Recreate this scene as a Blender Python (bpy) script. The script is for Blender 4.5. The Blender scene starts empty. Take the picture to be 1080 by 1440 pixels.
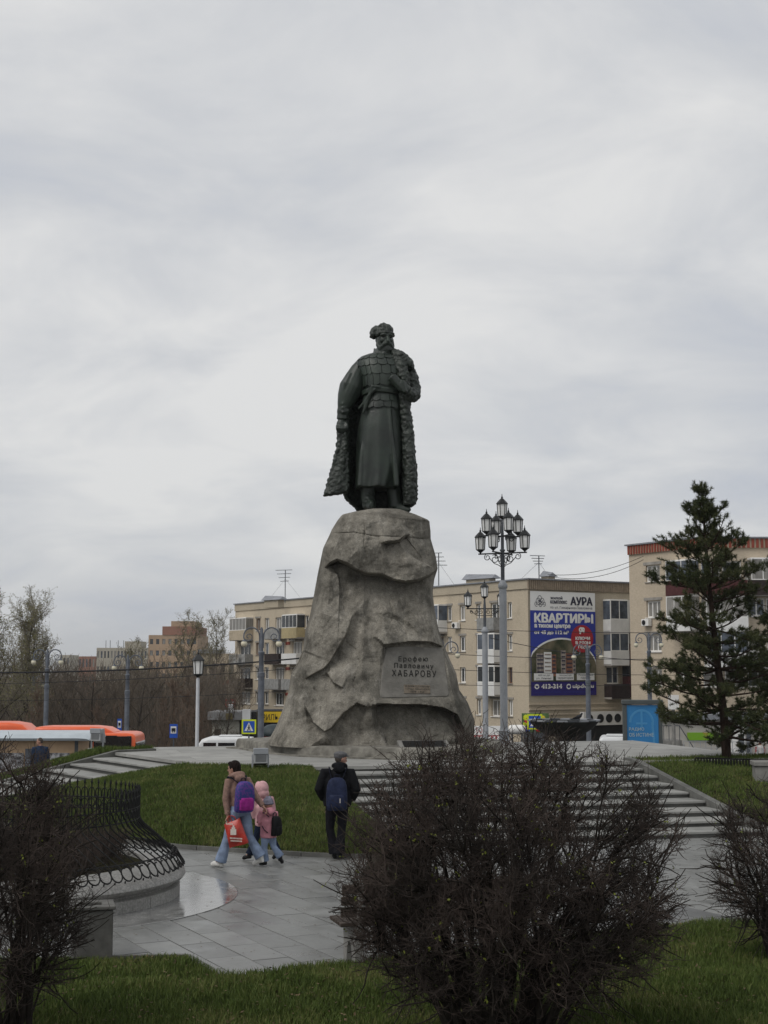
import bpy, bmesh, math, random
import numpy as np
from mathutils import Vector, Matrix, noise as mnoise

R = math.radians
scene = bpy.context.scene
col = scene.collection
random.seed(7)
rng = np.random.default_rng(11)

# ------------------------------------------------------------------ camera
CAM_H, PITCH, FPX = 3.1, math.atan(218 / 2000), 2000.0
cam_d = bpy.data.cameras.new('camera')
cam_d.sensor_fit = 'VERTICAL'
cam_d.sensor_height = 36.0
cam_d.lens = FPX / 1440 * 36.0
cam_d.clip_end = 30000
cam = bpy.data.objects.new('camera', cam_d)
cam.location = (0, 0, CAM_H)
cam.rotation_euler = (R(90) + PITCH, 0, 0)
col.objects.link(cam)
scene.camera = cam

# ------------------------------------------------------------------ sky: overcast cloud deck over a Nishita sky
SUN_EL, SUN_AZ = R(50), R(-128)          # azimuth from +Y (view direction), negative is to the left
world = bpy.data.worlds.new('World')
scene.world = world
world.use_nodes = True
wn, wl = world.node_tree.nodes, world.node_tree.links
wn.clear()


def wnode(t, **kw):
    n = wn.new(t)
    for k, v in kw.items():
        setattr(n, k, v)
    return n


w_out = wnode('ShaderNodeOutputWorld')
w_bg = wnode('ShaderNodeBackground')
w_tc = wnode('ShaderNodeTexCoord')
w_sep = wnode('ShaderNodeSeparateXYZ')
wl.new(w_tc.outputs['Generated'], w_sep.inputs[0])
w_abs = wnode('ShaderNodeMath', operation='ABSOLUTE')
wl.new(w_sep.outputs['Z'], w_abs.inputs[0])
w_den = wnode('ShaderNodeMath', operation='ADD')
wl.new(w_abs.outputs[0], w_den.inputs[0])
w_den.inputs[1].default_value = 0.30
w_dx = wnode('ShaderNodeMath', operation='DIVIDE')
w_dy = wnode('ShaderNodeMath', operation='DIVIDE')
wl.new(w_sep.outputs['X'], w_dx.inputs[0]); wl.new(w_den.outputs[0], w_dx.inputs[1])
wl.new(w_sep.outputs['Y'], w_dy.inputs[0]); wl.new(w_den.outputs[0], w_dy.inputs[1])
w_cmb = wnode('ShaderNodeCombineXYZ')
wl.new(w_dx.outputs[0], w_cmb.inputs[0]); wl.new(w_dy.outputs[0], w_cmb.inputs[1])


def wnoise(scale, detail, rough, off, dist=0.0):
    mp = wnode('ShaderNodeMapping')
    mp.inputs['Location'].default_value = off
    mp.inputs['Rotation'].default_value = (0, 0, R(24))
    mp.inputs['Scale'].default_value = (1.0, 1.25, 1.0)
    wl.new(w_cmb.outputs[0], mp.inputs[0])
    n = wnode('ShaderNodeTexNoise')
    n.inputs['Scale'].default_value = scale
    n.inputs['Detail'].default_value = detail
    n.inputs['Roughness'].default_value = rough
    n.inputs['Distortion'].default_value = dist
    wl.new(mp.outputs[0], n.inputs['Vector'])
    return n


n_big = wnoise(0.8, 4, 0.5, (3.1, 1.7, 0), 0.25)
n_mid = wnoise(3.0, 8, 0.58, (7.7, 4.2, 0), 0.5)
w_mix = wnode('ShaderNodeMix', data_type='FLOAT')
w_mix.inputs[0].default_value = 0.48
wl.new(n_big.outputs[0], w_mix.inputs[2]); wl.new(n_mid.outputs[0], w_mix.inputs[3])
w_ramp = wnode('ShaderNodeValToRGB')
wl.new(w_mix.outputs[0], w_ramp.inputs[0])
cr = w_ramp.color_ramp
cr.elements[0].position = 0.34
cr.elements[0].color = (0.485, 0.52, 0.595, 1)
cr.elements[1].position = 0.60
cr.elements[1].color = (0.78, 0.78, 0.775, 1)
e = cr.elements.new(0.47)
e.color = (0.625, 0.64, 0.665, 1)
w_sky = wnode('ShaderNodeTexSky', sky_type='NISHITA')
w_sky.sun_disc = False
w_sky.sun_elevation = SUN_EL
w_sky.sun_rotation = SUN_AZ
w_scl = wnode('ShaderNodeVectorMath', operation='SCALE')
w_scl.inputs[3].default_value = 0.09
wl.new(w_sky.outputs[0], w_scl.inputs[0])
w_fin = wnode('ShaderNodeMix', data_type='RGBA')
w_fin.inputs[0].default_value = 0.95
wl.new(w_scl.outputs[0], w_fin.inputs[6]); wl.new(w_ramp.outputs[0], w_fin.inputs[7])
wl.new(w_fin.outputs[2], w_bg.inputs[0])
w_bg.inputs[1].default_value = 1.0
wl.new(w_bg.outputs[0], w_out.inputs[0])

# ------------------------------------------------------------------ the veiled sun
sun_d = bpy.data.lights.new('sun', 'SUN')
sun_d.energy = 1.5
sun_d.angle = R(32)
sun_d.color = (1.0, 0.965, 0.92)
sun = bpy.data.objects.new('sun', sun_d)
sdir = Vector((math.sin(SUN_AZ) * math.cos(SUN_EL), math.cos(SUN_AZ) * math.cos(SUN_EL), math.sin(SUN_EL)))
sun.rotation_euler = sdir.to_track_quat('Z', 'Y').to_euler()
sun.location = (-20, -5, 40)
col.objects.link(sun)

scene.view_settings.view_transform = 'Standard'
scene.view_settings.look = 'None'
scene.view_settings.exposure = 0.0
scene.view_settings.gamma = 1.0
scene.view_settings.use_curve_mapping = False
scene.cycles.use_denoising = True
scene.cycles.max_bounces = 6
scene.cycles.diffuse_bounces = 3
scene.cycles.glossy_bounces = 3
scene.cycles.transparent_max_bounces = 8
scene.cycles.volume_bounces = 1

# ------------------------------------------------------------------ survey helpers (photo bearing + distance -> place)
CA, SA = math.cos(PITCH), math.sin(PITCH)


def W(px, py, Y):
    u, v = (px - 540) / FPX, (720 - py) / FPX
    t = Y / (CA - v * SA)
    return Vector((u * t, Y, CAM_H + t * (SA + v * CA)))


def G(px, py, z=0.0):
    u, v = (px - 540) / FPX, (720 - py) / FPX
    t = (z - CAM_H) / (SA + v * CA)
    return Vector((u * t, t * (CA - v * SA), z))


# ------------------------------------------------------------------ mesh helpers
class MB:
    def __init__(self):
        self.v, self.f = [], []

    def add(self, vs, fs):
        b = len(self.v)
        self.v.extend([tuple(p) for p in vs])
        self.f.extend([tuple(i + b for i in f) for f in fs])
        return self

    def quad(self, a, b, c, d):
        return self.add([a, b, c, d], [(0, 1, 2, 3)])

    def box(self, x0, x1, y0, y1, z0, z1, c=0.0):
        if c <= 0:
            vs = [(x0, y0, z0), (x1, y0, z0), (x1, y1, z0), (x0, y1, z0), (x0, y0, z1), (x1, y0, z1), (x1, y1, z1), (x0, y1, z1)]
            return self.add(vs, [(3, 2, 1, 0), (4, 5, 6, 7), (0, 1, 5, 4), (1, 2, 6, 5), (2, 3, 7, 6), (3, 0, 4, 7)])
        xs, ys, zs = (x0, x1), (y0, y1), (z0, z1)
        vs, idx = [], {}
        for i in (0, 1):
            for j in (0, 1):
                for k in (0, 1):
                    p = (xs[i], ys[j], zs[k])
                    ins = (p[0] + (c if i == 0 else -c), p[1] + (c if j == 0 else -c), p[2] + (c if k == 0 else -c))
                    for ax in range(3):
                        q = list(ins)
                        q[ax] = p[ax]
                        idx[(i, j, k, ax)] = len(vs)
                        vs.append(tuple(q))
        fs = []
        for s in (0, 1):
            a = [(s, 0, 0), (s, 1, 0), (s, 1, 1), (s, 0, 1)]
            fs.append([idx[t + (0,)] for t in a][::1 if s else -1])
            a = [(0, s, 0), (0, s, 1), (1, s, 1), (1, s, 0)]
            fs.append([idx[t + (1,)] for t in a][::1 if s else -1])
            a = [(0, 0, s), (1, 0, s), (1, 1, s), (0, 1, s)]
            fs.append([idx[t + (2,)] for t in a][::1 if s else -1])
        for i in (0, 1):
            for j in (0, 1):
                fs.append([idx[(i, j, 0, 0)], idx[(i, j, 1, 0)], idx[(i, j, 1, 1)], idx[(i, j, 0, 1)]])
                fs.append([idx[(i, 0, j, 0)], idx[(i, 1, j, 0)], idx[(i, 1, j, 2)], idx[(i, 0, j, 2)]])
                fs.append([idx[(0, i, j, 1)], idx[(1, i, j, 1)], idx[(1, i, j, 2)], idx[(0, i, j, 2)]])
                for k in (0, 1):
                    fs.append([idx[(i, j, k, 0)], idx[(i, j, k, 1)], idx[(i, j, k, 2)]])
        return self.add(vs, fs)

    def tube(self, pts, r, n=6, cap=True, r2=None, up=None):
        pts = [Vector(p) for p in pts]
        m = len(pts)
        rs = [r] * m if isinstance(r, (int, float)) else list(r)
        r2s = rs if r2 is None else ([r2] * m if isinstance(r2, (int, float)) else list(r2))
        nrm = None
        vs, fs = [], []
        for i in range(m):
            t = (pts[min(i + 1, m - 1)] - pts[max(i - 1, 0)])
            if t.length < 1e-9:
                t = Vector((0, 0, 1))
            t.normalize()
            if nrm is None:
                a = Vector(up) if up is not None else (Vector((0, 1, 0)) if abs(t.y) < 0.9 else Vector((1, 0, 0)))
                nrm = a - t * a.dot(t)
            else:
                nrm = nrm - t * nrm.dot(t)
            if nrm.length < 1e-6:
                nrm = t.orthogonal()
            nrm.normalize()
            b = t.cross(nrm)
            for k in range(n):
                a = 2 * math.pi * k / n
                vs.append(pts[i] + b * (math.cos(a) * rs[i]) + nrm * (math.sin(a) * r2s[i]))
        for i in range(m - 1):
            for k in range(n):
                k2 = (k + 1) % n
                fs.append((i * n + k, i * n + k2, (i + 1) * n + k2, (i + 1) * n + k))
        if cap:
            fs.append(tuple(range(n - 1, -1, -1)))
            fs.append(tuple((m - 1) * n + k for k in range(n)))
        return self.add(vs, fs)

    def lathe(self, prof, n=16, c=(0, 0, 0), a0=0.0, a1=2 * math.pi, cap=True):
        full = abs(a1 - a0 - 2 * math.pi) < 1e-6
        m = n if full else n + 1
        vs, fs = [], []
        for (r, z) in prof:
            for k in range(m):
                a = a0 + (a1 - a0) * k / n
                vs.append((c[0] + r * math.cos(a), c[1] + r * math.sin(a), c[2] + z))
        for i in range(len(prof) - 1):
            for k in range(n):
                k2 = (k + 1) % m
                fs.append((i * m + k, i * m + k2, (i + 1) * m + k2, (i + 1) * m + k))
        if cap and full:
            if prof[0][0] > 1e-6:
                fs.append(tuple(range(m - 1, -1, -1)))
            if prof[-1][0] > 1e-6:
                fs.append(tuple((len(prof) - 1) * m + k for k in range(m)))
        return self.add(vs, fs)

    def prism(self, poly, z0, z1):
        n = len(poly)
        vs = [(p[0], p[1], z0) for p in poly] + [(p[0], p[1], z1) for p in poly]
        fs = [tuple(range(n - 1, -1, -1)), tuple(range(n, 2 * n))]
        fs += [(i, (i + 1) % n, n + (i + 1) % n, n + i) for i in range(n)]
        return self.add(vs, fs)

    def ell(self, c, r, nu=14, nv=9, rot=None):
        if isinstance(r, (int, float)):
            r = (r, r, r)
        vs, fs = [], []
        M = rot.to_matrix() if rot is not None else None
        for j in range(nv + 1):
            th = math.pi * j / nv
            for i in range(nu):
                ph = 2 * math.pi * i / nu
                p = Vector((r[0] * math.sin(th) * math.cos(ph), r[1] * math.sin(th) * math.sin(ph), r[2] * math.cos(th)))
                if M is not None:
                    p = M @ p
                vs.append((c[0] + p[0], c[1] + p[1], c[2] + p[2]))
        for j in range(nv):
            for i in range(nu):
                i2 = (i + 1) % nu
                fs.append((j * nu + i, (j + 1) * nu + i, (j + 1) * nu + i2, j * nu + i2))
        return self.add(vs, fs)

    def loft(self, rings, cap=True, closed=True):
        n = len(rings[0])
        vs = [p for r in rings for p in r]
        fs = []
        for i in range(len(rings) - 1):
            for k in range(n if closed else n - 1):
                k2 = (k + 1) % n
                fs.append((i * n + k, i * n + k2, (i + 1) * n + k2, (i + 1) * n + k))
        if cap and closed:
            fs.append(tuple(range(n - 1, -1, -1)))
            fs.append(tuple((len(rings) - 1) * n + k for k in range(n)))
        return self.add(vs, fs)

    def xform(self, M, start=0):
        self.v[start:] = [tuple(M @ Vector(p)) for p in self.v[start:]]
        return self

    def mesh(self, name):
        me = bpy.data.meshes.new(name)
        me.from_pydata(self.v, [], self.f)
        me.validate()
        return me

    def build(self, name, m, parent=None, smooth=False, loc=None, fixn=True):
        me = self.mesh(name)
        if fixn:
            bm = bmesh.new()
            bm.from_mesh(me)
            bmesh.ops.recalc_face_normals(bm, faces=bm.faces)
            bm.to_mesh(me)
            bm.free()
        return obj(name, me, m, parent, smooth, loc)


def obj(name, me, m, parent=None, smooth=False, loc=None, rotz=None):
    o = bpy.data.objects.new(name, me)
    col.objects.link(o)
    if m is not None and not me.materials:
        me.materials.append(m)
    if parent is not None:
        o.parent = parent
    if loc is not None:
        o.location = loc
    if rotz is not None:
        o.rotation_euler = (0, 0, rotz)
    if smooth:
        me.polygons.foreach_set('use_smooth', [True] * len(me.polygons))
        if smooth == 'auto':
            try:
                me.set_sharp_from_angle(angle=R(40 if name != 'rock' else 16))
            except Exception:
                pass
    return o


def mesh_np(name, V, F):
    V = np.asarray(V, dtype=np.float32)
    F = np.asarray(F, dtype=np.int32)
    me = bpy.data.meshes.new(name)
    me.vertices.add(len(V))
    me.vertices.foreach_set('co', V.ravel())
    nf, k = F.shape
    me.loops.add(nf * k)
    me.loops.foreach_set('vertex_index', F.ravel())
    me.polygons.add(nf)
    me.polygons.foreach_set('loop_start', np.arange(0, nf * k, k, dtype=np.int32))
    me.polygons.foreach_set('loop_total', np.full(nf, k, dtype=np.int32))
    me.update(calc_edges=True)
    return me


def seg_mesh(name, P0, P1, R0, R1, n=3):
    """many tapered sticks at once (numpy)"""
    P0, P1, R0, R1 = [np.asarray(a, dtype=np.float64) for a in (P0, P1, R0, R1)]
    D = P1 - P0
    L = np.linalg.norm(D, axis=1, keepdims=True)
    D = D / np.maximum(L, 1e-9)
    ref = np.where(np.abs(D[:, 2:3]) < 0.9, np.array([[0, 0, 1.0]]), np.array([[1.0, 0, 0]]))
    U = np.cross(D, ref)
    U /= np.linalg.norm(U, axis=1, keepdims=True)
    Vv = np.cross(D, U)
    m = len(P0)
    V = np.zeros((m, 2 * n, 3))
    for k in range(n):
        a = 2 * math.pi * k / n
        o = U * math.cos(a) + Vv * math.sin(a)
        V[:, k] = P0 + o * R0[:, None]
        V[:, n + k] = P1 + o * R1[:, None]
    base = (np.arange(m) * 2 * n)[:, None]
    F = []
    for k in range(n):
        k2 = (k + 1) % n
        F.append(base + np.array([[k, k2, n + k2, n + k]]))
    F = np.concatenate(F, axis=0)
    return mesh_np(name, V.reshape(-1, 3), F)


def thing(name, label, cat, loc=(0, 0, 0), rotz=0.0, group=None):
    o = bpy.data.objects.new(name, None)
    o.empty_display_size = 0.2
    col.objects.link(o)
    o.location = loc
    o.rotation_euler = (0, 0, rotz)
    return tag(o, label, cat, group)


def tag(o, label=None, cat=None, group=None, kind=None):
    if label:
        o['label'] = label
    if cat:
        o['category'] = cat
    if group:
        o['group'] = group
    if kind:
        o['kind'] = kind
    return o


def dup(root, loc=None, rotz=None, label=None, group=None, scale=None):
    r = root.copy()
    col.objects.link(r)
    if loc is not None:
        r.location = loc
    if rotz is not None:
        r.rotation_euler = (0, 0, rotz)
    if scale is not None:
        r.scale = (scale, scale, scale)
    if label:
        r['label'] = label
    if group:
        r['group'] = group
    for ch in list(root.children):
        c = ch.copy()
        col.objects.link(c)
        c.parent = r
        for g in list(ch.children):
            d = g.copy()
            col.objects.link(d)
            d.parent = c
    return r


def fuse(mb, voxel, smooth_iter=3, smooth_f=0.5, name='fused'):
    """several overlapping closed shapes -> one continuous skin"""
    me = mb.mesh('tmp_' + name)
    o = bpy.data.objects.new('tmp', me)
    col.objects.link(o)
    m = o.modifiers.new('r', 'REMESH')
    m.mode = 'VOXEL'
    m.voxel_size = voxel
    m.use_smooth_shade = True
    if smooth_iter:
        s = o.modifiers.new('s', 'SMOOTH')
        s.factor = smooth_f
        s.iterations = smooth_iter
    dg = bpy.context.evaluated_depsgraph_get()
    out = bpy.data.meshes.new_from_object(o.evaluated_get(dg))
    out.name = name
    bpy.data.objects.remove(o)
    bpy.data.meshes.remove(me)
    out.materials.clear()
    out.polygons.foreach_set('use_smooth', [True] * len(out.polygons))
    return out


def text_mesh(s, size, extrude=0.0, align='CENTER', fat=0.0, spacing=1.0, shear=0.0):
    c = bpy.data.curves.new('t', 'FONT')
    c.body = s
    c.size = size
    c.extrude = extrude
    c.align_x = align
    c.offset = fat
    c.space_character = spacing
    c.shear = shear
    c.resolution_u = 2
    o = bpy.data.objects.new('t', c)
    col.objects.link(o)
    dg = bpy.context.evaluated_depsgraph_get()
    me = bpy.data.meshes.new_from_object(o.evaluated_get(dg))
    bpy.data.objects.remove(o)
    bpy.data.curves.remove(c)
    return me


def fit_text(s, width, height, **kw):
    """lettering mesh in XY, centred, scaled to fill width x height"""
    me = text_mesh(s, 1.0, **kw)
    n = len(me.vertices)
    co = np.zeros(n * 3)
    me.vertices.foreach_get('co', co)
    co = co.reshape(-1, 3)
    lo, hi = co.min(0), co.max(0)
    co[:, 0] = (co[:, 0] - (lo[0] + hi[0]) / 2) * width / (hi[0] - lo[0])
    co[:, 1] = (co[:, 1] - (lo[1] + hi[1]) / 2) * height / (hi[1] - lo[1])
    me.vertices.foreach_set('co', co.ravel())
    return me


def place_text(name, me, m, parent, x, z, y):
    """stand a lettering mesh up in the XZ plane of its parent, facing -y"""
    me.transform(Matrix.Translation((x, y, z)) @ Matrix.Rotation(R(90), 4, 'X'))
    me.materials.clear()
    return obj(name, me, m, parent)


def smooth01(a, b, x):
    t = min(1.0, max(0.0, (x - a) / (b - a)))
    return t * t * (3 - 2 * t)


# ------------------------------------------------------------------ materials
MATS = {}


def mat(name, base, rough=0.75, var=0.18, scale=3.0, bump=0.0, bscale=30.0, metal=0.0, spec=0.25, col2=None,
        detail=5.0, stain=0.0, stain_col=(0.03, 0.028, 0.024), stain_scale=1.3, coat=0.0, rvar=0.0, stretch=(1, 1, 1), lo=0.35, hi=0.65):
    if name in MATS:
        return MATS[name]
    m = bpy.data.materials.new(name)
    m.use_nodes = True
    nt = m.node_tree
    N, L = nt.nodes, nt.links
    N.clear()
    out = N.new('ShaderNodeOutputMaterial')
    b = N.new('ShaderNodeBsdfPrincipled')
    L.new(b.outputs[0], out.inputs[0])
    tc = N.new('ShaderNodeTexCoord')
    mp = N.new('ShaderNodeMapping')
    mp.inputs['Scale'].default_value = stretch
    L.new(tc.outputs['Object'], mp.inputs[0])
    n1 = N.new('ShaderNodeTexNoise')
    n1.inputs['Scale'].default_value = scale
    n1.inputs['Detail'].default_value = detail
    n1.inputs['Roughness'].default_value = 0.6
    L.new(mp.outputs[0], n1.inputs['Vector'])
    rp = N.new('ShaderNodeValToRGB')
    rp.color_ramp.elements[0].position = lo
    rp.color_ramp.elements[1].position = hi
    if col2 is None:
        c0 = [c * (1 - var) for c in base]
        c1 = [min(1, c * (1 + var)) for c in base]
    else:
        c0, c1 = base, col2
    rp.color_ramp.elements[0].color = (*c0, 1)
    rp.color_ramp.elements[1].color = (*c1, 1)
    L.new(n1.outputs[0], rp.inputs[0])
    cout = rp.outputs[0]
    if stain > 0:
        n3 = N.new('ShaderNodeTexNoise')
        n3.inputs['Scale'].default_value = stain_scale
        n3.inputs['Detail'].default_value = 8
        n3.inputs['Roughness'].default_value = 0.68
        L.new(mp.outputs[0], n3.inputs['Vector'])
        r3 = N.new('ShaderNodeMapRange')
        r3.inputs[1].default_value = 0.45
        r3.inputs[2].default_value = 0.72
        r3.inputs[3].default_value = 0.0
        r3.inputs[4].default_value = stain
        L.new(n3.outputs[0], r3.inputs[0])
        mx = N.new('ShaderNodeMix')
        mx.data_type = 'RGBA'
        L.new(r3.outputs[0], mx.inputs[0])
        L.new(cout, mx.inputs[6])
        mx.inputs[7].default_value = (*stain_col, 1)
        cout = mx.outputs[2]
    L.new(cout, b.inputs['Base Color'])
    b.inputs['Roughness'].default_value = rough
    if rvar > 0:
        rr = N.new('ShaderNodeMapRange')
        rr.inputs[1].default_value = 0.3
        rr.inputs[2].default_value = 0.7
        rr.inputs[3].default_value = max(0.02, rough - rvar)
        rr.inputs[4].default_value = min(1, rough + rvar)
        L.new(n1.outputs[0], rr.inputs[0])
        L.new(rr.outputs[0], b.inputs['Roughness'])
    b.inputs['Metallic'].default_value = metal
    b.inputs['Specular IOR Level'].default_value = spec
    b.inputs['Coat Weight'].default_value = coat
    if bump > 0:
        n2 = N.new('ShaderNodeTexNoise')
        n2.inputs['Scale'].default_value = bscale
        n2.inputs['Detail'].default_value = 5
        L.new(mp.outputs[0], n2.inputs['Vector'])
        bp = N.new('ShaderNodeBump')
        bp.inputs['Strength'].default_value = bump
        bp.inputs['Distance'].default_value = 0.02
        L.new(n2.outputs[0], bp.inputs['Height'])
        L.new(bp.outputs[0], b.inputs['Normal'])
    MATS[name] = m
    return m


def vary_per_object(m, amount=0.12):
    """multiply base colour by a per-object random value (paving slabs, bricks)"""
    nt = m.node_tree
    N, L = nt.nodes, nt.links
    b = next(n for n in N if n.type == 'BSDF_PRINCIPLED')
    src = b.inputs['Base Color'].links[0].from_socket
    oi = N.new('ShaderNodeObjectInfo')
    mr = N.new('ShaderNodeMapRange')
    mr.inputs[3].default_value = 1 - amount
    mr.inputs[4].default_value = 1 + amount
    L.new(oi.outputs['Random'], mr.inputs[0])
    vm = N.new('ShaderNodeVectorMath')
    vm.operation = 'SCALE'
    L.new(src, vm.inputs[0])
    L.new(mr.outputs[0], vm.inputs[3])
    L.new(vm.outputs[0], b.inputs['Base Color'])
    # shift the texture per object as well
    mp = next(n for n in N if n.type == 'MAPPING')
    cx = N.new('ShaderNodeCombineXYZ')
    ml = N.new('ShaderNodeMath')
    ml.operation = 'MULTIPLY'
    ml.inputs[1].default_value = 57.0
    L.new(oi.outputs['Random'], ml.inputs[0])
    for i in range(3):
        L.new(ml.outputs[0], cx.inputs[i])
    L.new(cx.outputs[0], mp.inputs['Location'])
    return m


M_SLAB = vary_per_object(mat('granite_slab', (0.165, 0.167, 0.160), rough=0.40, var=0.14, scale=2.2, bump=0.08, bscale=60, spec=0.5, stain=0.6, stain_col=(0.085, 0.085, 0.078), stain_scale=0.7, rvar=0.16), 0.15)
M_SLABD = vary_per_object(mat('dark_granite_slab', (0.105, 0.106, 0.104), rough=0.4, var=0.14, scale=2.2, bump=0.08, bscale=60), 0.08)
M_POLISH = mat('polished_granite', (0.17, 0.17, 0.165), rough=0.15, var=0.3, scale=5, spec=0.7, rvar=0.08)
M_JOINT = mat('joint_mortar', (0.05, 0.05, 0.047), rough=0.95, var=0.2, scale=3)
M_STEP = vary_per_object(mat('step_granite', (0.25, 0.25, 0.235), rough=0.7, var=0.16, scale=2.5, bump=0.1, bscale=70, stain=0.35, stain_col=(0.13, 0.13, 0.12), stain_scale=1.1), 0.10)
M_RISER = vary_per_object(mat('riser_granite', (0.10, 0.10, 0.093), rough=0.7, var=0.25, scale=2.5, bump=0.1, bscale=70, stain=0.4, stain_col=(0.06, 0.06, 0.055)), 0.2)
M_PLAT = vary_per_object(mat('platform_slab', (0.275, 0.272, 0.255), rough=0.7, var=0.14, scale=1.4, bump=0.06, bscale=70, stain=0.35, stain_col=(0.17, 0.17, 0.16)), 0.06)
M_KERB = mat('kerb_stone', (0.13, 0.13, 0.12), rough=0.7, var=0.25, scale=3, bump=0.15, bscale=50, stain=0.5)
M_SOIL = mat('soil', (0.030, 0.028, 0.015), rough=1.0, spec=0.03, var=0.4, scale=9, bump=0.5, bscale=25)
M_GROUND = mat('ground_far', (0.06, 0.057, 0.045), rough=0.9, var=0.3, scale=0.06)
M_ASPH = mat('asphalt', (0.055, 0.055, 0.055), rough=0.85, var=0.2, scale=0.8, bump=0.2, bscale=40)
M_RING = mat('fountain_granite', (0.27, 0.265, 0.25), rough=0.5, var=0.3, scale=35, bump=0.05, bscale=60, stain=0.5, stain_col=(0.10, 0.098, 0.09), stain_scale=1.6)
M_IRON = mat('black_iron', (0.010, 0.010, 0.010), rough=0.6, var=0.3, scale=20, spec=0.2)
M_CONC = mat('grey_concrete', (0.21, 0.205, 0.19), rough=0.85, var=0.2, scale=3, bump=0.25, bscale=40, stain=0.5, stain_col=(0.08, 0.078, 0.07))


def grass_mat(name, c0, c1, c2):
    m = bpy.data.materials.new(name)
    m.use_nodes = True
    N, L = m.node_tree.nodes, m.node_tree.links
    b = next(n for n in N if n.type == 'BSDF_PRINCIPLED')
    tc = N.new('ShaderNodeTexCoord')
    n1 = N.new('ShaderNodeTexNoise')
    n1.inputs['Scale'].default_value = 1.1
    n1.inputs['Detail'].default_value = 6
    n1.inputs['Roughness'].default_value = 0.65
    L.new(tc.outputs['Object'], n1.inputs['Vector'])
    g = N.new('ShaderNodeNewGeometry')
    ad = N.new('ShaderNodeMath')
    ad.operation = 'MULTIPLY_ADD'
    L.new(g.outputs['Random Per Island'], ad.inputs[0])
    ad.inputs[1].default_value = 0.45
    sb = N.new('ShaderNodeMath')
    sb.operation = 'MULTIPLY_ADD'
    L.new(n1.outputs[0], sb.inputs[0])
    sb.inputs[1].default_value = 1.3
    sb.inputs[2].default_value = -0.42
    L.new(sb.outputs[0], ad.inputs[2])
    rp = N.new('ShaderNodeValToRGB')
    rp.color_ramp.elements[0].position = 0.1
    rp.color_ramp.elements[0].color = (*c0, 1)
    rp.color_ramp.elements[1].position = 0.92
    rp.color_ramp.elements[1].color = (*c2, 1)
    e = rp.color_ramp.elements.new(0.5)
    e.color = (*c1, 1)
    L.new(ad.outputs[0], rp.inputs[0])
    L.new(rp.outputs[0], b.inputs['Base Color'])
    b.inputs['Roughness'].default_value = 0.7
    b.inputs['Specular IOR Level'].default_value = 0.2
    return m


M_GRASS = grass_mat('grass', (0.040, 0.060, 0.013), (0.080, 0.118, 0.024), (0.20, 0.18, 0.075))
# ================================================================== the ground
TH = R(14.6)
E1 = Vector((math.cos(TH), math.sin(TH)))
E2 = Vector((math.sin(TH), -math.cos(TH)))
C0 = Vector((-0.2, 36.0))


def PL(a, b, z=None):
    p = C0 + E1 * a + E2 * b
    return (p.x, p.y) if z is None else (p.x, p.y, z)


def to_local(x, y):
    d = Vector((x, y)) - C0
    return d.dot(E1), d.dot(E2)


def hgt(x, y):
    h = -0.07 - 4.45 * smooth01(44, 112, y)
    h -= 2.35 * smooth01(-6, -13, x) * smooth01(34, 55, y) * (1 - 0.75 * smooth01(75, 115, y))
    h -= 14 * smooth01(190, 700, y)
    h += 112 * smooth01(4500, 7200, y) * (0.75 + 0.25 * math.sin(x / 900.0 + 1.0))
    if y > 42:
        h += 0.15 * mnoise.noise(Vector((x * 0.05, y * 0.05, 0)))
    return h


xs = np.concatenate([np.linspace(-6000, -160, 30), np.linspace(-120, 120, 61), np.linspace(160, 6000, 30)])
ys = np.concatenate([np.linspace(-40, 120, 81), np.linspace(126, 300, 20), np.linspace(340, 9000, 40)])
V = [(x, y, hgt(x, y)) for y in ys for x in xs]
nx = len(xs)
F = [(j * nx + i, j * nx + i + 1, (j + 1) * nx + i + 1, (j + 1) * nx + i) for j in range(len(ys) - 1) for i in range(nx - 1)]
ground = obj('ground', mesh_np('ground', V, F), M_GROUND, smooth=True)
tag(ground, kind='structure')

# street behind the platform, following the fall of the land
V, F = [], []
sy = np.linspace(46, 104, 30)
sx = np.linspace(-60, 60, 41)
for y in sy:
    for x in sx:
        V.append((x, y + 0.0, hgt(x, y) + 0.05))
n_ = len(sx)
F = [(j * n_ + i, j * n_ + i + 1, (j + 1) * n_ + i + 1, (j + 1) * n_ + i) for j in range(len(sy) - 1) for i in range(n_ - 1)]
street = tag(obj('street', mesh_np('street', V, F), M_ASPH, smooth=True), kind='structure')

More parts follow.
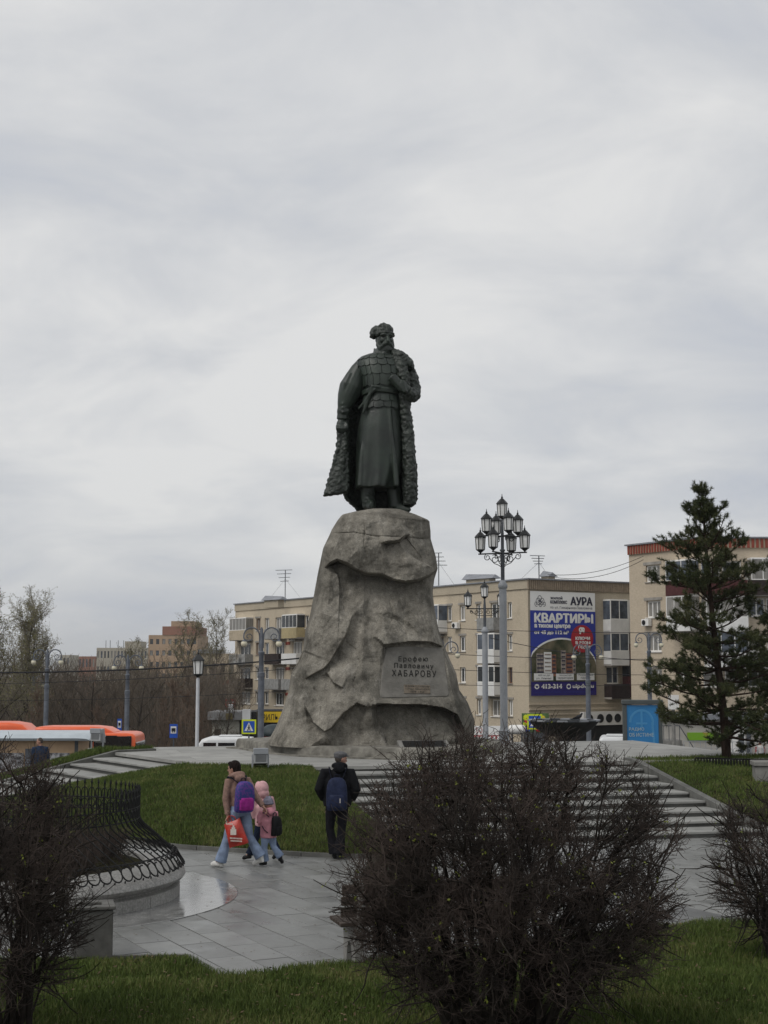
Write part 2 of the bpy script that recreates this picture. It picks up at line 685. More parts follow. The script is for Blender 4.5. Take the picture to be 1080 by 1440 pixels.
# ------------------------------------------------------------------ plaza of granite slabs
mb = MB()
mb.box(-16, 16, 8.5, 34, -0.05, -0.012)
plaza = tag(mb.build('plaza', M_JOINT), kind='structure')
md = Vector((0.454, -0.891)).normalized()
mc = Vector((-md.y, md.x))
if mc.x < 0:
    mc = -mc
PW, PLN = 0.42, 0.84
me_slab = MB().box(-PLN / 2 + .006, PLN / 2 - .006, -PW / 2 + .006, PW / 2 - .006, -0.03, 0.0, 0.004).mesh('paving_slab')
me_slab.materials.append(M_SLAB)
me_slabd = me_slab.copy()
me_slabd.materials.clear()
me_slabd.materials.append(M_SLABD)
slab_ang = math.atan2(md.y, md.x)
org = Vector((-1.0, 18.0))
cands = []
for i in range(-60, 61):
    off = (i * 0.37 % 1.0) * PLN
    for j in range(-40, 41):
        p = org + mc * (i * PW) + md * (j * PLN + off)
        if not (13.4 < p.y < 31.5):
            continue
        u = p.x / p.y * FPX + 540
        if u < -250 or u > 1400:
            continue
        a, b = to_local(p.x, p.y)
        if -2.2 < a < 4.2 and b < 10.3:      # under the stairs
            continue
        if a < -2.8 and b < 9.0 and a > -10:  # under the mound
            continue
        if a > 5.2 and b < 10.2:
            continue
        if (p - Vector((-4.96, 19.7))).length < 2.1:
            continue
        v = 938 + CAM_H * FPX / p.y
        if u < 480 and v > 1400 - 0.0 * u:
            continue
        if u > 560 and v > 1362:
            continue
        cands.append((p, u, v))
def slab_key(c):
    u, v = c[1], c[2]
    return (0 if -20 < u < 1100 and v < 1400 else 1, -v)


cands.sort(key=slab_key)
rest = MB()
for q, (p, u, v) in enumerate(cands):
    dark = abs((p - Vector((3.6, 18.3))).dot(Vector((0.30, 0.954)))) < 0.36 and p.x > 3.0
    z = random.uniform(-0.004, 0.0015)
    if q < 300:
        obj('paving_slab', me_slabd if dark else me_slab, None, plaza, loc=(p.x, p.y, z), rotz=slab_ang)
    else:
        s0 = len(rest.v)
        rest.box(-PLN / 2 + .006, PLN / 2 - .006, -PW / 2 + .006, PW / 2 - .006, -0.03, 0.0)
        rest.xform(Matrix.Translation((p.x, p.y, z)) @ Matrix.Rotation(slab_ang, 4, 'Z'), s0)
if rest.v:
    o = rest.build('paving_slabs', M_SLAB, plaza, fixn=False)
    o['kind'] = 'stuff'
print('slabs', len(cands))

# ------------------------------------------------------------------ monument platform and stairs
RISE, NST = 1.0 / 9, 9
LO, LN, LT = Vector((-5.2, 33.35)), Vector((-0.84, -0.54)).normalized(), Vector((0.54, -0.84)).normalized()


def clip_half(poly, o, n, off=0.0):
    """keep the part of a polygon with (p - o).n <= off"""
    out = []
    for i in range(len(poly)):
        p, q = Vector(poly[i]), Vector(poly[(i + 1) % len(poly)])
        dp, dq = (p - o).dot(n) - off, (q - o).dot(n) - off
        if dp <= 0:
            out.append(p)
        if dp * dq < 0:
            out.append(p.lerp(q, dp / (dp - dq)))
    return out


mb = MB()
mb.prism(clip_half([PL(8.5, 4.94), PL(8.5, -3.6), PL(-6.6, -3.4), PL(-6.6, 4.94)], LO, LN, -.05), -0.1, 0.94)
platform = tag(mb.build('monument_platform', M_CONC), kind='structure')
# slabs of the platform top (rows seen edge-on)
prow = [(-3.4, -2.0), (-2.0, -0.6), (-0.6, 0.8), (0.8, 2.2), (2.2, 3.6), (3.6, 5.0)]
for r_i, (b0, b1) in enumerate(prow):
    a = -6.9 + 0.4 * (r_i % 2)
    while a < 8.4:
        a1 = min(a + 1.75, 8.5)
        pg = clip_half([PL(a + .005, b1 - .005), PL(a1 - .005, b1 - .005), PL(a1 - .005, b0 + .005), PL(a + .005, b0 + .005)], LO, LN, 0.0)
        a = a1
        if len(pg) < 3:
            continue
        m_ = MB()
        m_.prism(pg, 0.93, 1.0)
        o = m_.build('platform_slab', M_PLAT, platform)
        o.location = (0, 0, random.uniform(-0.002, 0.002))


def flight(name, along0, along1, start, tread, axis, nblk):
    """axis 'front': steps go down along +E2 from `start`; axis 'left': down along -E1"""
    root = tag(bpy.data.objects.new(name, None), kind='structure')
    col.objects.link(root)
    root.location = (C0.x, C0.y, 0)
    root.rotation_euler = (0, 0, TH)
    for k in range(0, NST):
        ztop = 1.0 - RISE * k
        d0 = start + tread * (k - 1)
        d1 = start + tread * k
        # riser below this tread
        m_ = MB()
        if axis == 'front':
            m_.box(along0, along1, -(d1 - .045), -(d1 - .4), ztop - RISE - 0.02, ztop - 0.046)
        else:
            m_.box(-(d1 - .045), -(d1 - .4), -along1, -along0, ztop - RISE - 0.02, ztop - 0.046)
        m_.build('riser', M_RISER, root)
        if k == 0:
            continue
        cuts = np.linspace(along0, along1, nblk + 1)
        cuts[1:-1] += rng.uniform(-.35, .35, nblk - 1)
        for q in range(nblk):
            m_ = MB()
            if axis == 'front':
                m_.box(cuts[q] + .003, cuts[q + 1] - .003, -d1, -(d0 - 0.06), ztop - 0.045, ztop, 0.006)
            else:
                m_.box(-d1, -(d0 - 0.06), -cuts[q + 1] + .003, -cuts[q] - .003, ztop - 0.045, ztop, 0.006)
            o = m_.build('tread_slab', M_STEP, root)
            o.location = (0, 0, random.uniform(-0.003, 0.002))
    return root


front_steps = flight('front_steps', -2.6, 4.6, 5.0, 0.72, 'front', 5)
left_steps = flight('left_steps', -3.0, 3.5, 0.0, 0.60, 'left', 4)
left_steps.location = (LO.x, LO.y, 0)
left_steps.rotation_euler = (0, 0, math.atan2(-LN.y, -LN.x))


def sloped_wall(name, p0, p1, z0a, z1a, z0b, z1b, w, m):
    p0, p1 = Vector(p0), Vector(p1)
    d = (p1 - p0).normalized()
    n = Vector((-d.y, d.x)) * w / 2
    mb = MB()
    vs = []
    for (p, zb, zt) in ((p0, z0a, z1a), (p1, z0b, z1b)):
        vs += [(p.x + n.x, p.y + n.y, zb), (p.x - n.x, p.y - n.y, zb), (p.x - n.x, p.y - n.y, zt), (p.x + n.x, p.y + n.y, zt)]
    mb.add(vs, [(0, 1, 2, 3), (7, 6, 5, 4), (0, 4, 5, 1), (1, 5, 6, 2), (2, 6, 7, 3), (3, 7, 4, 0)])
    return mb.build(name, m)


def cheek(name, pts):
    """stair cheek kerb as a run of stones following pts [(x,y,z)]"""
    root = tag(bpy.data.objects.new(name, None), kind='structure')
    col.objects.link(root)
    for a, b in zip(pts[:-1], pts[1:]):
        n = max(1, round((Vector(b) - Vector(a)).length / 1.3))
        for i in range(n):
            p = Vector(a).lerp(Vector(b), i / n)
            q = Vector(a).lerp(Vector(b), (i + 1) / n)
            q = q - (q - p).normalized() * 0.006
            o = sloped_wall('kerb_stone', p.xy, q.xy, p.z - 0.35, p.z, q.z - 0.35, q.z, 0.16, M_KERB)
            o.parent = root
    return root


cheek('right_stair_kerb', [PL(4.7, 4.6, 1.06), PL(4.7, 5.1, 1.05), PL(4.7, 10.9, 0.12), PL(4.7, 11.4, 0.09)])
cheek('left_stair_kerb', [(-5.8, 36.4, 1.05), (-6.62, 35.72, 1.05), (-10.3, 32.75, 0.12)])

# ------------------------------------------------------------------ grass banks
outer = [PL(-2.68, 10.8), (0.38, 24.2), (0.12, 23.6), (-0.85, 23.72), (-3.4, 24.85), (-6.0, 26.6), (-8.2, 28.8), (-9.3, 31.0)]
inner = [PL(-2.68, 5.02), (-2.7, 30.3), (-3.5, 30.75), (-4.4, 31.0)]


def resample(pts, n):
    pts = [Vector(p) for p in pts]
    L = [0]
    for a, b in zip(pts[:-1], pts[1:]):
        L.append(L[-1] + (b - a).length)
    out = []
    for i in range(n):
        s = L[-1] * i / (n - 1)
        k = 0
        while k < len(L) - 2 and L[k + 1] < s:
            k += 1
        t = (s - L[k]) / max(1e-9, L[k + 1] - L[k])
        out.append(pts[k].lerp(pts[k + 1], t))
    return out


def bank(name, inn, out, zin, zout, bulge, m, rows=26, cols=48):
    I, O = resample(inn, cols), resample(out, cols)
    V = []
    for r in range(rows):
        t = r / (rows - 1)
        for c in range(cols):
            p = I[c].lerp(O[c], t)
            z = zin + (zout - zin) * t + bulge * math.sin(math.pi * t) * math.sin(math.pi * min(1, max(0, c / (cols - 1)))) ** 0.5
            z += 0.035 * mnoise.noise(Vector((p.x * 1.3, p.y * 1.3, 3))) * math.sin(math.pi * t)
            V.append((p.x, p.y, z))
    F = [(r * cols + c, r * cols + c + 1, (r + 1) * cols + c + 1, (r + 1) * cols + c) for r in range(rows - 1) for c in range(cols - 1)]
    return tag(obj(name, mesh_np(name, V, F), m, smooth=True), kind='structure')


mound = bank('grass_bank', inner, outer, 1.03, 0.06, 0.16, M_SOIL)
bank_l = bank('left_grass_bank', [(-5.8, 36.5), (-6.66, 35.83), (-10.4, 32.8)], [(-6.5, 37.7), (-7.5, 37.0), (-11.2, 33.7)], 1.02, 0.86, 0.08, M_SOIL, rows=12, cols=30)
V = [v.co for v in bank_l.data.vertices]
cols_ = 30
for i, v in enumerate(bank_l.data.vertices):
    c = i % cols_
    v.co.z -= 1.0 * max(0.0, c / (cols_ - 1) - 0.22) / 0.78
bank_r = bank('right_grass_bank', [PL(4.82, 4.4), PL(8.0, 4.2), PL(10.5, 3.2)], [PL(4.82, 11.4), PL(8.6, 11.2), PL(12.5, 10.0)], 1.03, 0.08, 0.10, M_SOIL, rows=26, cols=30)


def kerb_run(name, pts, h, w, m, step=0.9):
    root = tag(bpy.data.objects.new(name, None), kind='structure')
    col.objects.link(root)
    P = resample(pts, max(2, int(sum((Vector(b) - Vector(a)).length for a, b in zip(pts[:-1], pts[1:])) / step)))
    for a, b in zip(P[:-1], P[1:]):
        d = (b - a).normalized() * 0.004
        o = sloped_wall('kerb_stone', a + d, b - d, -0.04, h + random.uniform(-.004, .004), -0.04, h + random.uniform(-.004, .004), w, m)
        o.parent = root
    return root


kerb_run('bank_kerb', outer, 0.07, 0.11, M_KERB)
kerb_run('right_bank_kerb', [PL(4.82, 11.45), PL(8.6, 11.25), PL(12.5, 10.05)], 0.07, 0.11, M_KERB)

# front lawn
edge_px = [(-300, 1355), (-60, 1354), (60, 1353), (153, 1352), (262, 1348.5), (311, 1376), (388, 1367), (480, 1357), (620, 1343), (760, 1326), (900, 1306), (990, 1300), (1150, 1296), (1500, 1284)]
edge = [G(px, py, 0.03).xy for px, py in edge_px]
near = [Vector((-7.5, 7.0)), Vector((10.0, 7.0))]
EI = resample(edge, 70)
# keep the sharp corner of the edging
lawn_cols = 90
EI = resample(edge, lawn_cols)
EO = resample(near, lawn_cols)
V, F = [], []
rows = 40
for r in range(rows):
    t = (r / (rows - 1)) ** 1.2
    for c in range(lawn_cols):
        p = EI[c].lerp(EO[c], t)
        z = 0.045 + 0.05 * mnoise.noise(Vector((p.x * 0.9, p.y * 0.9, 1))) * min(1, t * 8) + 0.10 * smooth01(0, 0.5, t)
        V.append((p.x, p.y, z))
F = [(r * lawn_cols + c, r * lawn_cols + c + 1, (r + 1) * lawn_cols + c + 1, (r + 1) * lawn_cols + c) for r in range(rows - 1) for c in range(lawn_cols - 1)]
lawn = tag(obj('front_lawn', mesh_np('front_lawn', V, F), M_SOIL, smooth=True), kind='structure')
kerb_run('lawn_edging', [G(*p, 0.03).xy for p in [(20, 1353), (153, 1351), (262, 1347.5)]], 0.075, 0.06, M_KERB, 1.0)
kerb_run('lawn_edging', [G(*p, 0.03).xy for p in [(262, 1347.5), (311, 1375)]], 0.075, 0.06, M_KERB, 1.0)
kerb_run('lawn_edging', [G(*p, 0.03).xy for p in [(880, 1308), (940, 1302), (990, 1299), (1150, 1295), (1500, 1283)]], 0.06, 0.10, M_KERB, 1.0)


def sample_mesh(me, n, keep=None):
    me.calc_loop_triangles()
    T = np.zeros(len(me.loop_triangles) * 3, dtype=np.int32)
    me.loop_triangles.foreach_get('vertices', T)
    T = T.reshape(-1, 3)
    co = np.zeros(len(me.vertices) * 3)
    me.vertices.foreach_get('co', co)
    co = co.reshape(-1, 3)
    a, b, c = co[T[:, 0]], co[T[:, 1]], co[T[:, 2]]
    A = np.linalg.norm(np.cross(b - a, c - a), axis=1)
    if keep is not None:
        A = A * keep((a + b + c) / 3)
    k = rng.choice(len(T), n, p=A / A.sum())
    r1, r2 = np.sqrt(rng.random(n)), rng.random(n)
    return a[k] * (1 - r1)[:, None] + b[k] * (r1 * (1 - r2))[:, None] + c[k] * (r1 * r2)[:, None]


def grass(name, label, P, h0, h1, w, lean=0.5):
    n = len(P)
    ang = rng.random(n) * 2 * math.pi
    la = rng.random(n) * 2 * math.pi
    clump = np.array([mnoise.noise(Vector((p[0] * 2.2, p[1] * 2.2, 9))) for p in P])
    h = (h0 + (h1 - h0) * rng.random(n)) * (1.0 + 0.55 * clump)
    wv = np.stack([np.cos(ang), np.sin(ang), np.zeros(n)], 1) * (w * (0.6 + 0.8 * rng.random(n)))[:, None]
    ln = np.stack([np.cos(la), np.sin(la), np.zeros(n)], 1) * (h * lean * rng.random(n))[:, None]
    up = np.stack([np.zeros(n), np.zeros(n), h], 1)
    V = np.zeros((n, 5, 3))
    V[:, 0] = P - wv
    V[:, 1] = P + wv
    mid = P + up * 0.6 + ln * 0.35
    V[:, 2] = mid + wv * 0.7
    V[:, 3] = mid - wv * 0.7
    V[:, 4] = P + up + ln
    base = (np.arange(n) * 5)[:, None]
    T = np.concatenate([base + np.array([[0, 1, 2]]), base + np.array([[0, 2, 3]]), base + np.array([[3, 2, 4]])], 0)
    o = obj(name, mesh_np(name, V.reshape(-1, 3), T), M_GRASS)
    return tag(o, label, 'grass', kind='stuff')


def kf(C):
    u = C[:, 0] / C[:, 1] * FPX + 540
    return np.where((u > -60) & (u < 1140) & (C[:, 1] > 11.3), 1.0, np.where((u > -300) & (u < 1450) & (C[:, 1] > 10.5), .3, 0.0))


grass('lawn_grass', 'short dark green grass of the front lawn', sample_mesh(lawn.data, 170000, kf), 0.03, 0.085, 0.0042, 0.7)
grass('bank_grass', 'short green grass on the bank below the monument', sample_mesh(mound.data, 105000), 0.03, 0.075, 0.0055, 0.7)
grass('left_bank_grass', 'tufted grass beside the left stairs', sample_mesh(bank_l.data, 14000), 0.05, 0.13, 0.008, 0.7)
grass('right_bank_grass', 'green grass beside the right end of the stairs', sample_mesh(bank_r.data, 60000), 0.03, 0.08, 0.0065, 0.7)

# last year's leaves and bits on the grass and paving
nl = 2600
Pl = np.concatenate([sample_mesh(lawn.data, nl, kf), sample_mesh(mound.data, 700)])
Pl[:, 2] += 0.03 + 0.03 * rng.random(len(Pl))
fx = rng.uniform(-6, 7, 500)
fy = rng.uniform(15.5, 24, 500)
Pl = np.concatenate([Pl, np.stack([fx, fy, np.full(500, 0.008)], 1)])
n_l = len(Pl)
a_ = rng.random(n_l) * 6.283
sz = rng.uniform(.008, .022, n_l)
ax_ = np.stack([np.cos(a_), np.sin(a_), rng.normal(0, .35, n_l)], 1) * sz[:, None]
bx2 = np.stack([-np.sin(a_), np.cos(a_), rng.normal(0, .35, n_l)], 1) * (sz * .6)[:, None]
flat = Pl[:, 2] < 0.009
ax_[flat, 2] = 0
bx2[flat, 2] = 0
Vl = np.stack([Pl - ax_, Pl + bx2, Pl + ax_, Pl - bx2], 1).reshape(-1, 3)
tag(obj('dead_leaves', mesh_np('dead_leaves', Vl, np.arange(n_l * 4).reshape(-1, 4)), mat('dead_leaf', (0.10, 0.07, 0.04), rough=.9, var=.5, scale=2)), 'small dead leaves scattered over lawn and paving', 'leaves', kind='stuff')

# ------------------------------------------------------------------ fountain with its iron crown fence
FC = Vector((-5.03, 19.8))
mb = MB()
mb.lathe([(2.0, 0.0), (2.0, 0.006), (3.02, 0.006), (3.03, 0.002)], 96, (FC.x, FC.y, 0), cap=False)
tag(mb.build('polished_apron', M_POLISH), kind='structure')
fountain = thing('fountain_basin', 'round granite fountain basin with rounded rim inside the iron fence', 'fountain', (FC.x, FC.y, 0))
NB = 14
prof = [(r_ + 0.13, z_) for r_, z_ in [(1.55, 0.10), (2.10, 0.0), (2.10, 0.15), (2.03, 0.17), (2.03, 0.20), (2.07, 0.205), (2.14, 0.235), (2.175, 0.28), (2.16, 0.33), (2.11, 0.365), (2.03, 0.385), (1.70, 0.46), (1.62, 0.46), (1.58, 0.40), (1.55, 0.10)]]
for k in range(NB):
    m_ = MB()
    a0, a1 = 2 * math.pi * k / NB + 0.0015, 2 * math.pi * (k + 1) / NB - 0.0015
    m_.lathe(prof, 8, (0, 0, 0), a0, a1)
    m_.build('rim_block', M_RING, fountain, smooth='auto')
MB().lathe([(1.74, 0.40), (1.5, 0.44), (0.9, 0.52), (0.0, 0.56)], 40, cap=False).build('basin_bed', M_SOIL, fountain, smooth=True)

fence = thing('crown_fence', 'black iron crown fence with scrolled feet around the fountain', 'fence', (FC.x, FC.y, 0.0))
NBAR = 84
RT, RB = 1.66, 2.16
bar = MB()
TW = R(8.5)


def pol(r, a, z):
    return (r * math.cos(a), r * math.sin(a), z)


bar.tube([pol(RT, 0, 1.40), pol(RT, 0, 1.05), pol(RT + .02, TW * .03, 1.0), pol(RT + .07, TW * .12, 0.94), pol((RT + RB) / 2 + .03, TW * .55, 0.76), pol(RB - .03, TW * .92, 0.585), pol(RB + 0.02, TW, 0.535)], 0.0095, 5)
bar.tube([(RT, 0, 1.39), (RT, 0, 1.415), (RT, 0, 1.47)], [0.011, 0.019, 0.002], 5)
# scroll at the foot, coiled across the run of the fence
sc = []
for q in range(17):
    a = R(115) - R(400) * q / 16
    rr = 0.100 - 0.034 * q / 16
    sc.append(pol(RB + 0.075 - 0.055 * math.sin(a), TW + (rr * math.cos(a) + 0.03) / RB, 0.490 + rr * math.sin(a)))
bar.tube(sc, 0.0105, 5)
bar.tube([pol(RB + 0.06, TW + .012, 0.40), pol(RB + 0.05, TW + .012, 0.335)], 0.010, 5)
me_bar = bar.mesh('bar')
me_bar.materials.append(M_IRON)
da = 2 * math.pi / NBAR
hoop = MB()
hp = []
rad = RT * math.sin(da / 2) * 0.86
for q in range(13):
    a = 2 * math.pi * q / 12
    x = rad * math.cos(a)
    z = rad * 1.1 * math.sin(a)
    hp.append((RT * math.cos(da / 2), x, z))
hoop.tube(hp, 0.0085, 4)
me_hoop = hoop.mesh('ring')
me_hoop.materials.append(M_IRON)
arch = MB()
hp = []
for q in range(9):
    a = math.pi * q / 8
    hp.append((RT * math.cos(da / 2), rad * math.cos(a), rad * 1.3 * math.sin(a)))
hp = [(hp[0][0], hp[0][1], -0.07)] + hp + [(hp[-1][0], hp[-1][1], -0.07)]
arch.tube(hp, 0.0085, 4)
me_arch = arch.mesh('arch')
me_arch.materials.append(M_IRON)
for k in range(NBAR):
    obj('bar', me_bar, None, fence, rotz=k * da)
    obj('ring', me_hoop, None, fence, loc=(0, 0, 1.12), rotz=(k + 0.5) * da - da / 2)
    obj('arch', me_arch, None, fence, loc=(0, 0, 1.27), rotz=(k + 0.5) * da - da / 2)


def hoop_rail(r, z, t=0.011):
    m_ = MB()
    m_.tube([(r * math.cos(2 * math.pi * q / 72), r * math.sin(2 * math.pi * q / 72), z) for q in range(73)], t, 4, cap=False)
    return m_.build('rail', M_IRON, fence)


for (r_, z_) in ((RT, 1.04), (RT, 1.20), (RB - 0.035, 0.59)):
    hoop_rail(r_, z_)
# ================================================================== the monument: rock pedestal
YS = 36.2
M_ROCK = mat('rock_concrete', (0.182, 0.169, 0.143), rough=0.95, var=0.46, scale=2.3, bump=1.0, bscale=13, stain=0.9,
             stain_col=(0.066, 0.064, 0.055), stain_scale=0.6, spec=0.1, stretch=(1, 1, 0.7))
def rock_detail(m):  # lime runs and grain
    nt = m.node_tree
    N, L = nt.nodes, nt.links
    b = next(n for n in N if n.type == 'BSDF_PRINCIPLED')
    src = b.inputs['Base Color'].links[0].from_socket
    tc = next(n for n in N if n.type == 'TEX_COORD')
    # pale lime runs: noise drawn out vertically
    mp = N.new('ShaderNodeMapping')
    mp.inputs['Scale'].default_value = (5.0, 5.0, 0.55)
    L.new(tc.outputs['Object'], mp.inputs[0])
    n = N.new('ShaderNodeTexNoise')
    n.inputs['Scale'].default_value = 1.0
    n.inputs['Detail'].default_value = 7
    n.inputs['Roughness'].default_value = 0.7
    L.new(mp.outputs[0], n.inputs['Vector'])
    mr = N.new('ShaderNodeMapRange')
    mr.inputs[1].default_value = 0.52
    mr.inputs[2].default_value = 0.78
    mr.inputs[4].default_value = 0.55
    L.new(n.outputs[0], mr.inputs[0])
    mx = N.new('ShaderNodeMix')
    mx.data_type = 'RGBA'
    L.new(mr.outputs[0], mx.inputs[0])
    L.new(src, mx.inputs[6])
    mx.inputs[7].default_value = (0.38, 0.36, 0.32, 1)
    # fine grain
    g = N.new('ShaderNodeTexNoise')
    g.inputs['Scale'].default_value = 34
    g.inputs['Detail'].default_value = 4
    g.inputs['Roughness'].default_value = 0.75
    L.new(tc.outputs['Object'], g.inputs['Vector'])
    gr = N.new('ShaderNodeMapRange')
    gr.inputs[1].default_value = 0.3
    gr.inputs[2].default_value = 0.7
    gr.inputs[3].default_value = 0.6
    gr.inputs[4].default_value = 1.4
    L.new(g.outputs[0], gr.inputs[0])
    vm = N.new('ShaderNodeVectorMath')
    vm.operation = 'SCALE'
    L.new(mx.outputs[2], vm.inputs[0])
    L.new(gr.outputs[0], vm.inputs[3])
    L.new(vm.outputs[0], b.inputs['Base Color'])


rock_detail(M_ROCK)
M_PLINTH = mat('plinth_concrete', (0.20, 0.19, 0.165), rough=0.92, var=0.3, scale=4, bump=0.6, bscale=22, stain=0.7, stain_col=(0.045, 0.042, 0.034), stain_scale=2.2)
M_BRONZE = mat('bronze', (0.0155, 0.0215, 0.0165), rough=0.44, var=0.35, scale=2.6, metal=0.0, spec=0.45, bump=0.3, bscale=18,
               stain=0.5, stain_col=(0.046, 0.070, 0.049), stain_scale=1.5, rvar=0.12)
M_BRONZE_FUR = mat('bronze_fur', (0.018, 0.024, 0.018), rough=0.55, var=0.45, scale=8, spec=0.5, bump=0.7, bscale=22,
                   stain=0.4, stain_col=(0.045, 0.055, 0.045), stain_scale=2.5)
M_LETTER = mat('letter_bronze', (0.016, 0.015, 0.013), rough=0.6, var=0.2)

ped_root = thing('rock_pedestal', 'tall rough concrete rock pedestal under the bronze statue', 'pedestal', (W(510, 1045, YS).x, YS, 1.0))
PX0 = ped_root.location.x


def c2(cx, cy):
    return 340 + cx / 3.0, 700 + cy / 3.0


Lsil = [(428, 70), (405, 100), (380, 140), (345, 220), (325, 310), (305, 420), (290, 500), (272, 560), (262, 640), (240, 695), (212, 738), (200, 820), (185, 870), (150, 960), (118, 1020), (112, 1060)]
Rsil = [(792, 92), (796, 130), (797, 170), (818, 250), (826, 300), (812, 345), (805, 400), (812, 470), (830, 560), (852, 620), (880, 690), (903, 740), (916, 810), (950, 860), (978, 930), (980, 985), (965, 1035), (960, 1060)]


def silz(lst):
    pts = [W(*c2(*p), YS) for p in lst]
    z = np.array([p.z - 1.0 for p in pts])
    x = np.array([p.x - PX0 for p in pts])
    o = np.argsort(z)
    return z[o], x[o]


Lz, Lx = silz(Lsil)
Rz, Rx = silz(Rsil)
ZT = W(*c2(520, 66), 35.2).z - 1.0
ZB = 0.2
NV, NFR, NBK = 300, 320, 60
zz = np.linspace(ZB, ZT, NV)
xl = np.interp(zz, Lz, Lx)
xr = np.interp(zz, Rz, Rx)
A = (xr - xl) / 2
XC = (xr + xl) / 2
ksm = np.ones(15) / 15
Asm = np.convolve(np.pad(A, 7, mode='edge'), ksm, mode='valid')
B = 0.82 * Asm
ph = np.concatenate([np.linspace(math.pi, 2 * math.pi, NFR, endpoint=False), np.linspace(0, math.pi, NBK, endpoint=False)])
ex = 2 / 3.0
cx_, sx_ = np.cos(ph), np.sin(ph)
ux = np.sign(cx_) * np.abs(cx_) ** ex
uy = np.sign(sx_) * np.abs(sx_) ** ex
X = XC[:, None] + A[:, None] * ux[None, :]
Yl = B[:, None] * uy[None, :]
# lean the plaque face a little to the right, as the monument does
Yl = Yl + 0.16 * (X - XC[:, None]) * (uy[None, :] < 0) * np.abs(uy[None, :])
Z = np.repeat(zz[:, None], len(ph), 1)


def to_crop(X, Y, Z):
    """where a point of the pedestal sits in the survey drawing of its front"""
    wy = Y + YS
    dz = Z + 1.0 - CAM_H
    wx = X + PX0
    fwd = wy * CA + dz * SA
    upv = -wy * SA + dz * CA
    px = 540 + FPX * wx / fwd
    py = 720 - FPX * upv / fwd
    return (px - 340) * 3, (py - 700) * 3


zt_w = np.clip((Z - (ZT - 1.1)) / 1.1, 0, 1) ** 2
Z = Z - zt_w * (0.02 + 0.06 * ux[None, :] * np.ones((NV, 1)) + 0.04 * np.abs(ux)[None, :] - 0.05 * np.exp(-((ux[None, :] + .15) / .25) ** 2))
CX, CY = to_crop(X, Yl, Z)


def sdist(poly, CX, CY):
    """signed distance + run parameter to a polyline; positive on its left side walking along (screen y down -> 'above' when walking right)"""
    P = np.array(poly, dtype=float)
    L = np.concatenate([[0], np.cumsum(np.linalg.norm(np.diff(P, axis=0), axis=1))])
    best = np.full(CX.shape, 1e9)
    sd = np.zeros(CX.shape)
    tt = np.zeros(CX.shape)
    for i in range(len(P) - 1):
        d = P[i + 1] - P[i]
        l = np.linalg.norm(d)
        t = np.clip(((CX - P[i, 0]) * d[0] + (CY - P[i, 1]) * d[1]) / (l * l), 0, 1)
        qx, qy = P[i, 0] + t * d[0], P[i, 1] + t * d[1]
        dist = np.hypot(CX - qx, CY - qy)
        crs = d[0] * (CY - P[i, 1]) - d[1] * (CX - P[i, 0])
        m = dist < best
        best = np.where(m, dist, best)
        sd = np.where(m, np.where(crs < 0, dist, -dist), sd)
        tt = np.where(m, (L[i] + t * l) / L[-1], tt)
    return sd, tt


def sm(a, b, x):
    t = np.clip((x - a) / (b - a), 0, 1)
    return t * t * (3 - 2 * t)


D = np.zeros_like(X)


def ledge(poly, up, lu, dn, ld, e0=0.12, e1=0.12, soft=3.0):
    """proud on the upper/left side of the line, recessed on the other"""
    global D
    sd, t = sdist(poly, CX, CY)
    tap = np.ones_like(t)
    if e0 > 0:
        tap = tap * sm(0, e0, t)
    if e1 > 0:
        tap = tap * sm(1, 1 - e1, t)
    s = sm(-soft, soft, sd)
    D += 1.45 * tap * (s * up * np.exp(-np.maximum(sd, 0) / lu) - (1 - s) * dn * np.exp(-np.maximum(-sd, 0) / ld))


def ridge(poly, h, w, e0=0.15, e1=0.15):
    global D
    sd, t = sdist(poly, CX, CY)
    tap = sm(0, e0, t) * sm(1, 1 - e1, t)
    D += 1.3 * tap * h * np.exp(-np.abs(sd) / w)


# slow swellings that break the round body into broad planes
from mathutils.geometry import delaunay_2d_cdt
rgf_ = np.random.default_rng(42)
fpts = []
for gy in range(-1, 13):
    for gx in range(-1, 12):
        fpts.append((gx * 95 + rgf_.uniform(-40, 40) + 40, gy * 95 + rgf_.uniform(-40, 40) + 20))
fval = rgf_.uniform(-.20, .20, len(fpts))
res = delaunay_2d_cdt([Vector(p) for p in fpts], [], [], 0, 1e-4)
tv, tf, orig = res[0], res[2], res[3]
rid = np.zeros_like(X)
tval = [float(np.mean([fval[k] for k in o])) if o else 0.0 for o in orig]
for f in tf:
    (x0, y0), (x1, y1), (x2, y2) = [tv[i] for i in f]
    den = (y1 - y2) * (x0 - x2) + (x2 - x1) * (y0 - y2)
    if abs(den) < 1e-6:
        continue
    w0 = ((y1 - y2) * (CX - x2) + (x2 - x1) * (CY - y2)) / den
    w1 = ((y2 - y0) * (CX - x2) + (x0 - x2) * (CY - y2)) / den
    w2 = 1 - w0 - w1
    ins_ = (w0 >= 0) & (w1 >= 0) & (w2 >= 0)
    rid = np.where(ins_, w0 * tval[f[0]] + w1 * tval[f[1]] + w2 * tval[f[2]], rid)
fine = np.zeros_like(X)
for i in range(0, NV):
    for j in range(NFR):
        p = Vector((X[i, j], 3.7, Z[i, j]))
        fine[i, j] = 0.10 * mnoise.noise(p * .6) + 0.04 * abs(mnoise.noise(p * 2.7)) + 0.026 * mnoise.noise(p * 6.5) + .016 * mnoise.noise(p * 13) + .008 * mnoise.noise(p * 27)
D += rid + fine
ledge([(345, 300), (372, 275), (402, 261), (440, 276), (480, 302), (530, 320), (590, 322), (640, 346), (690, 356), (740, 351), (790, 330), (830, 300)], 0.17, 130, 0.34, 90, 0.10, 0.06)
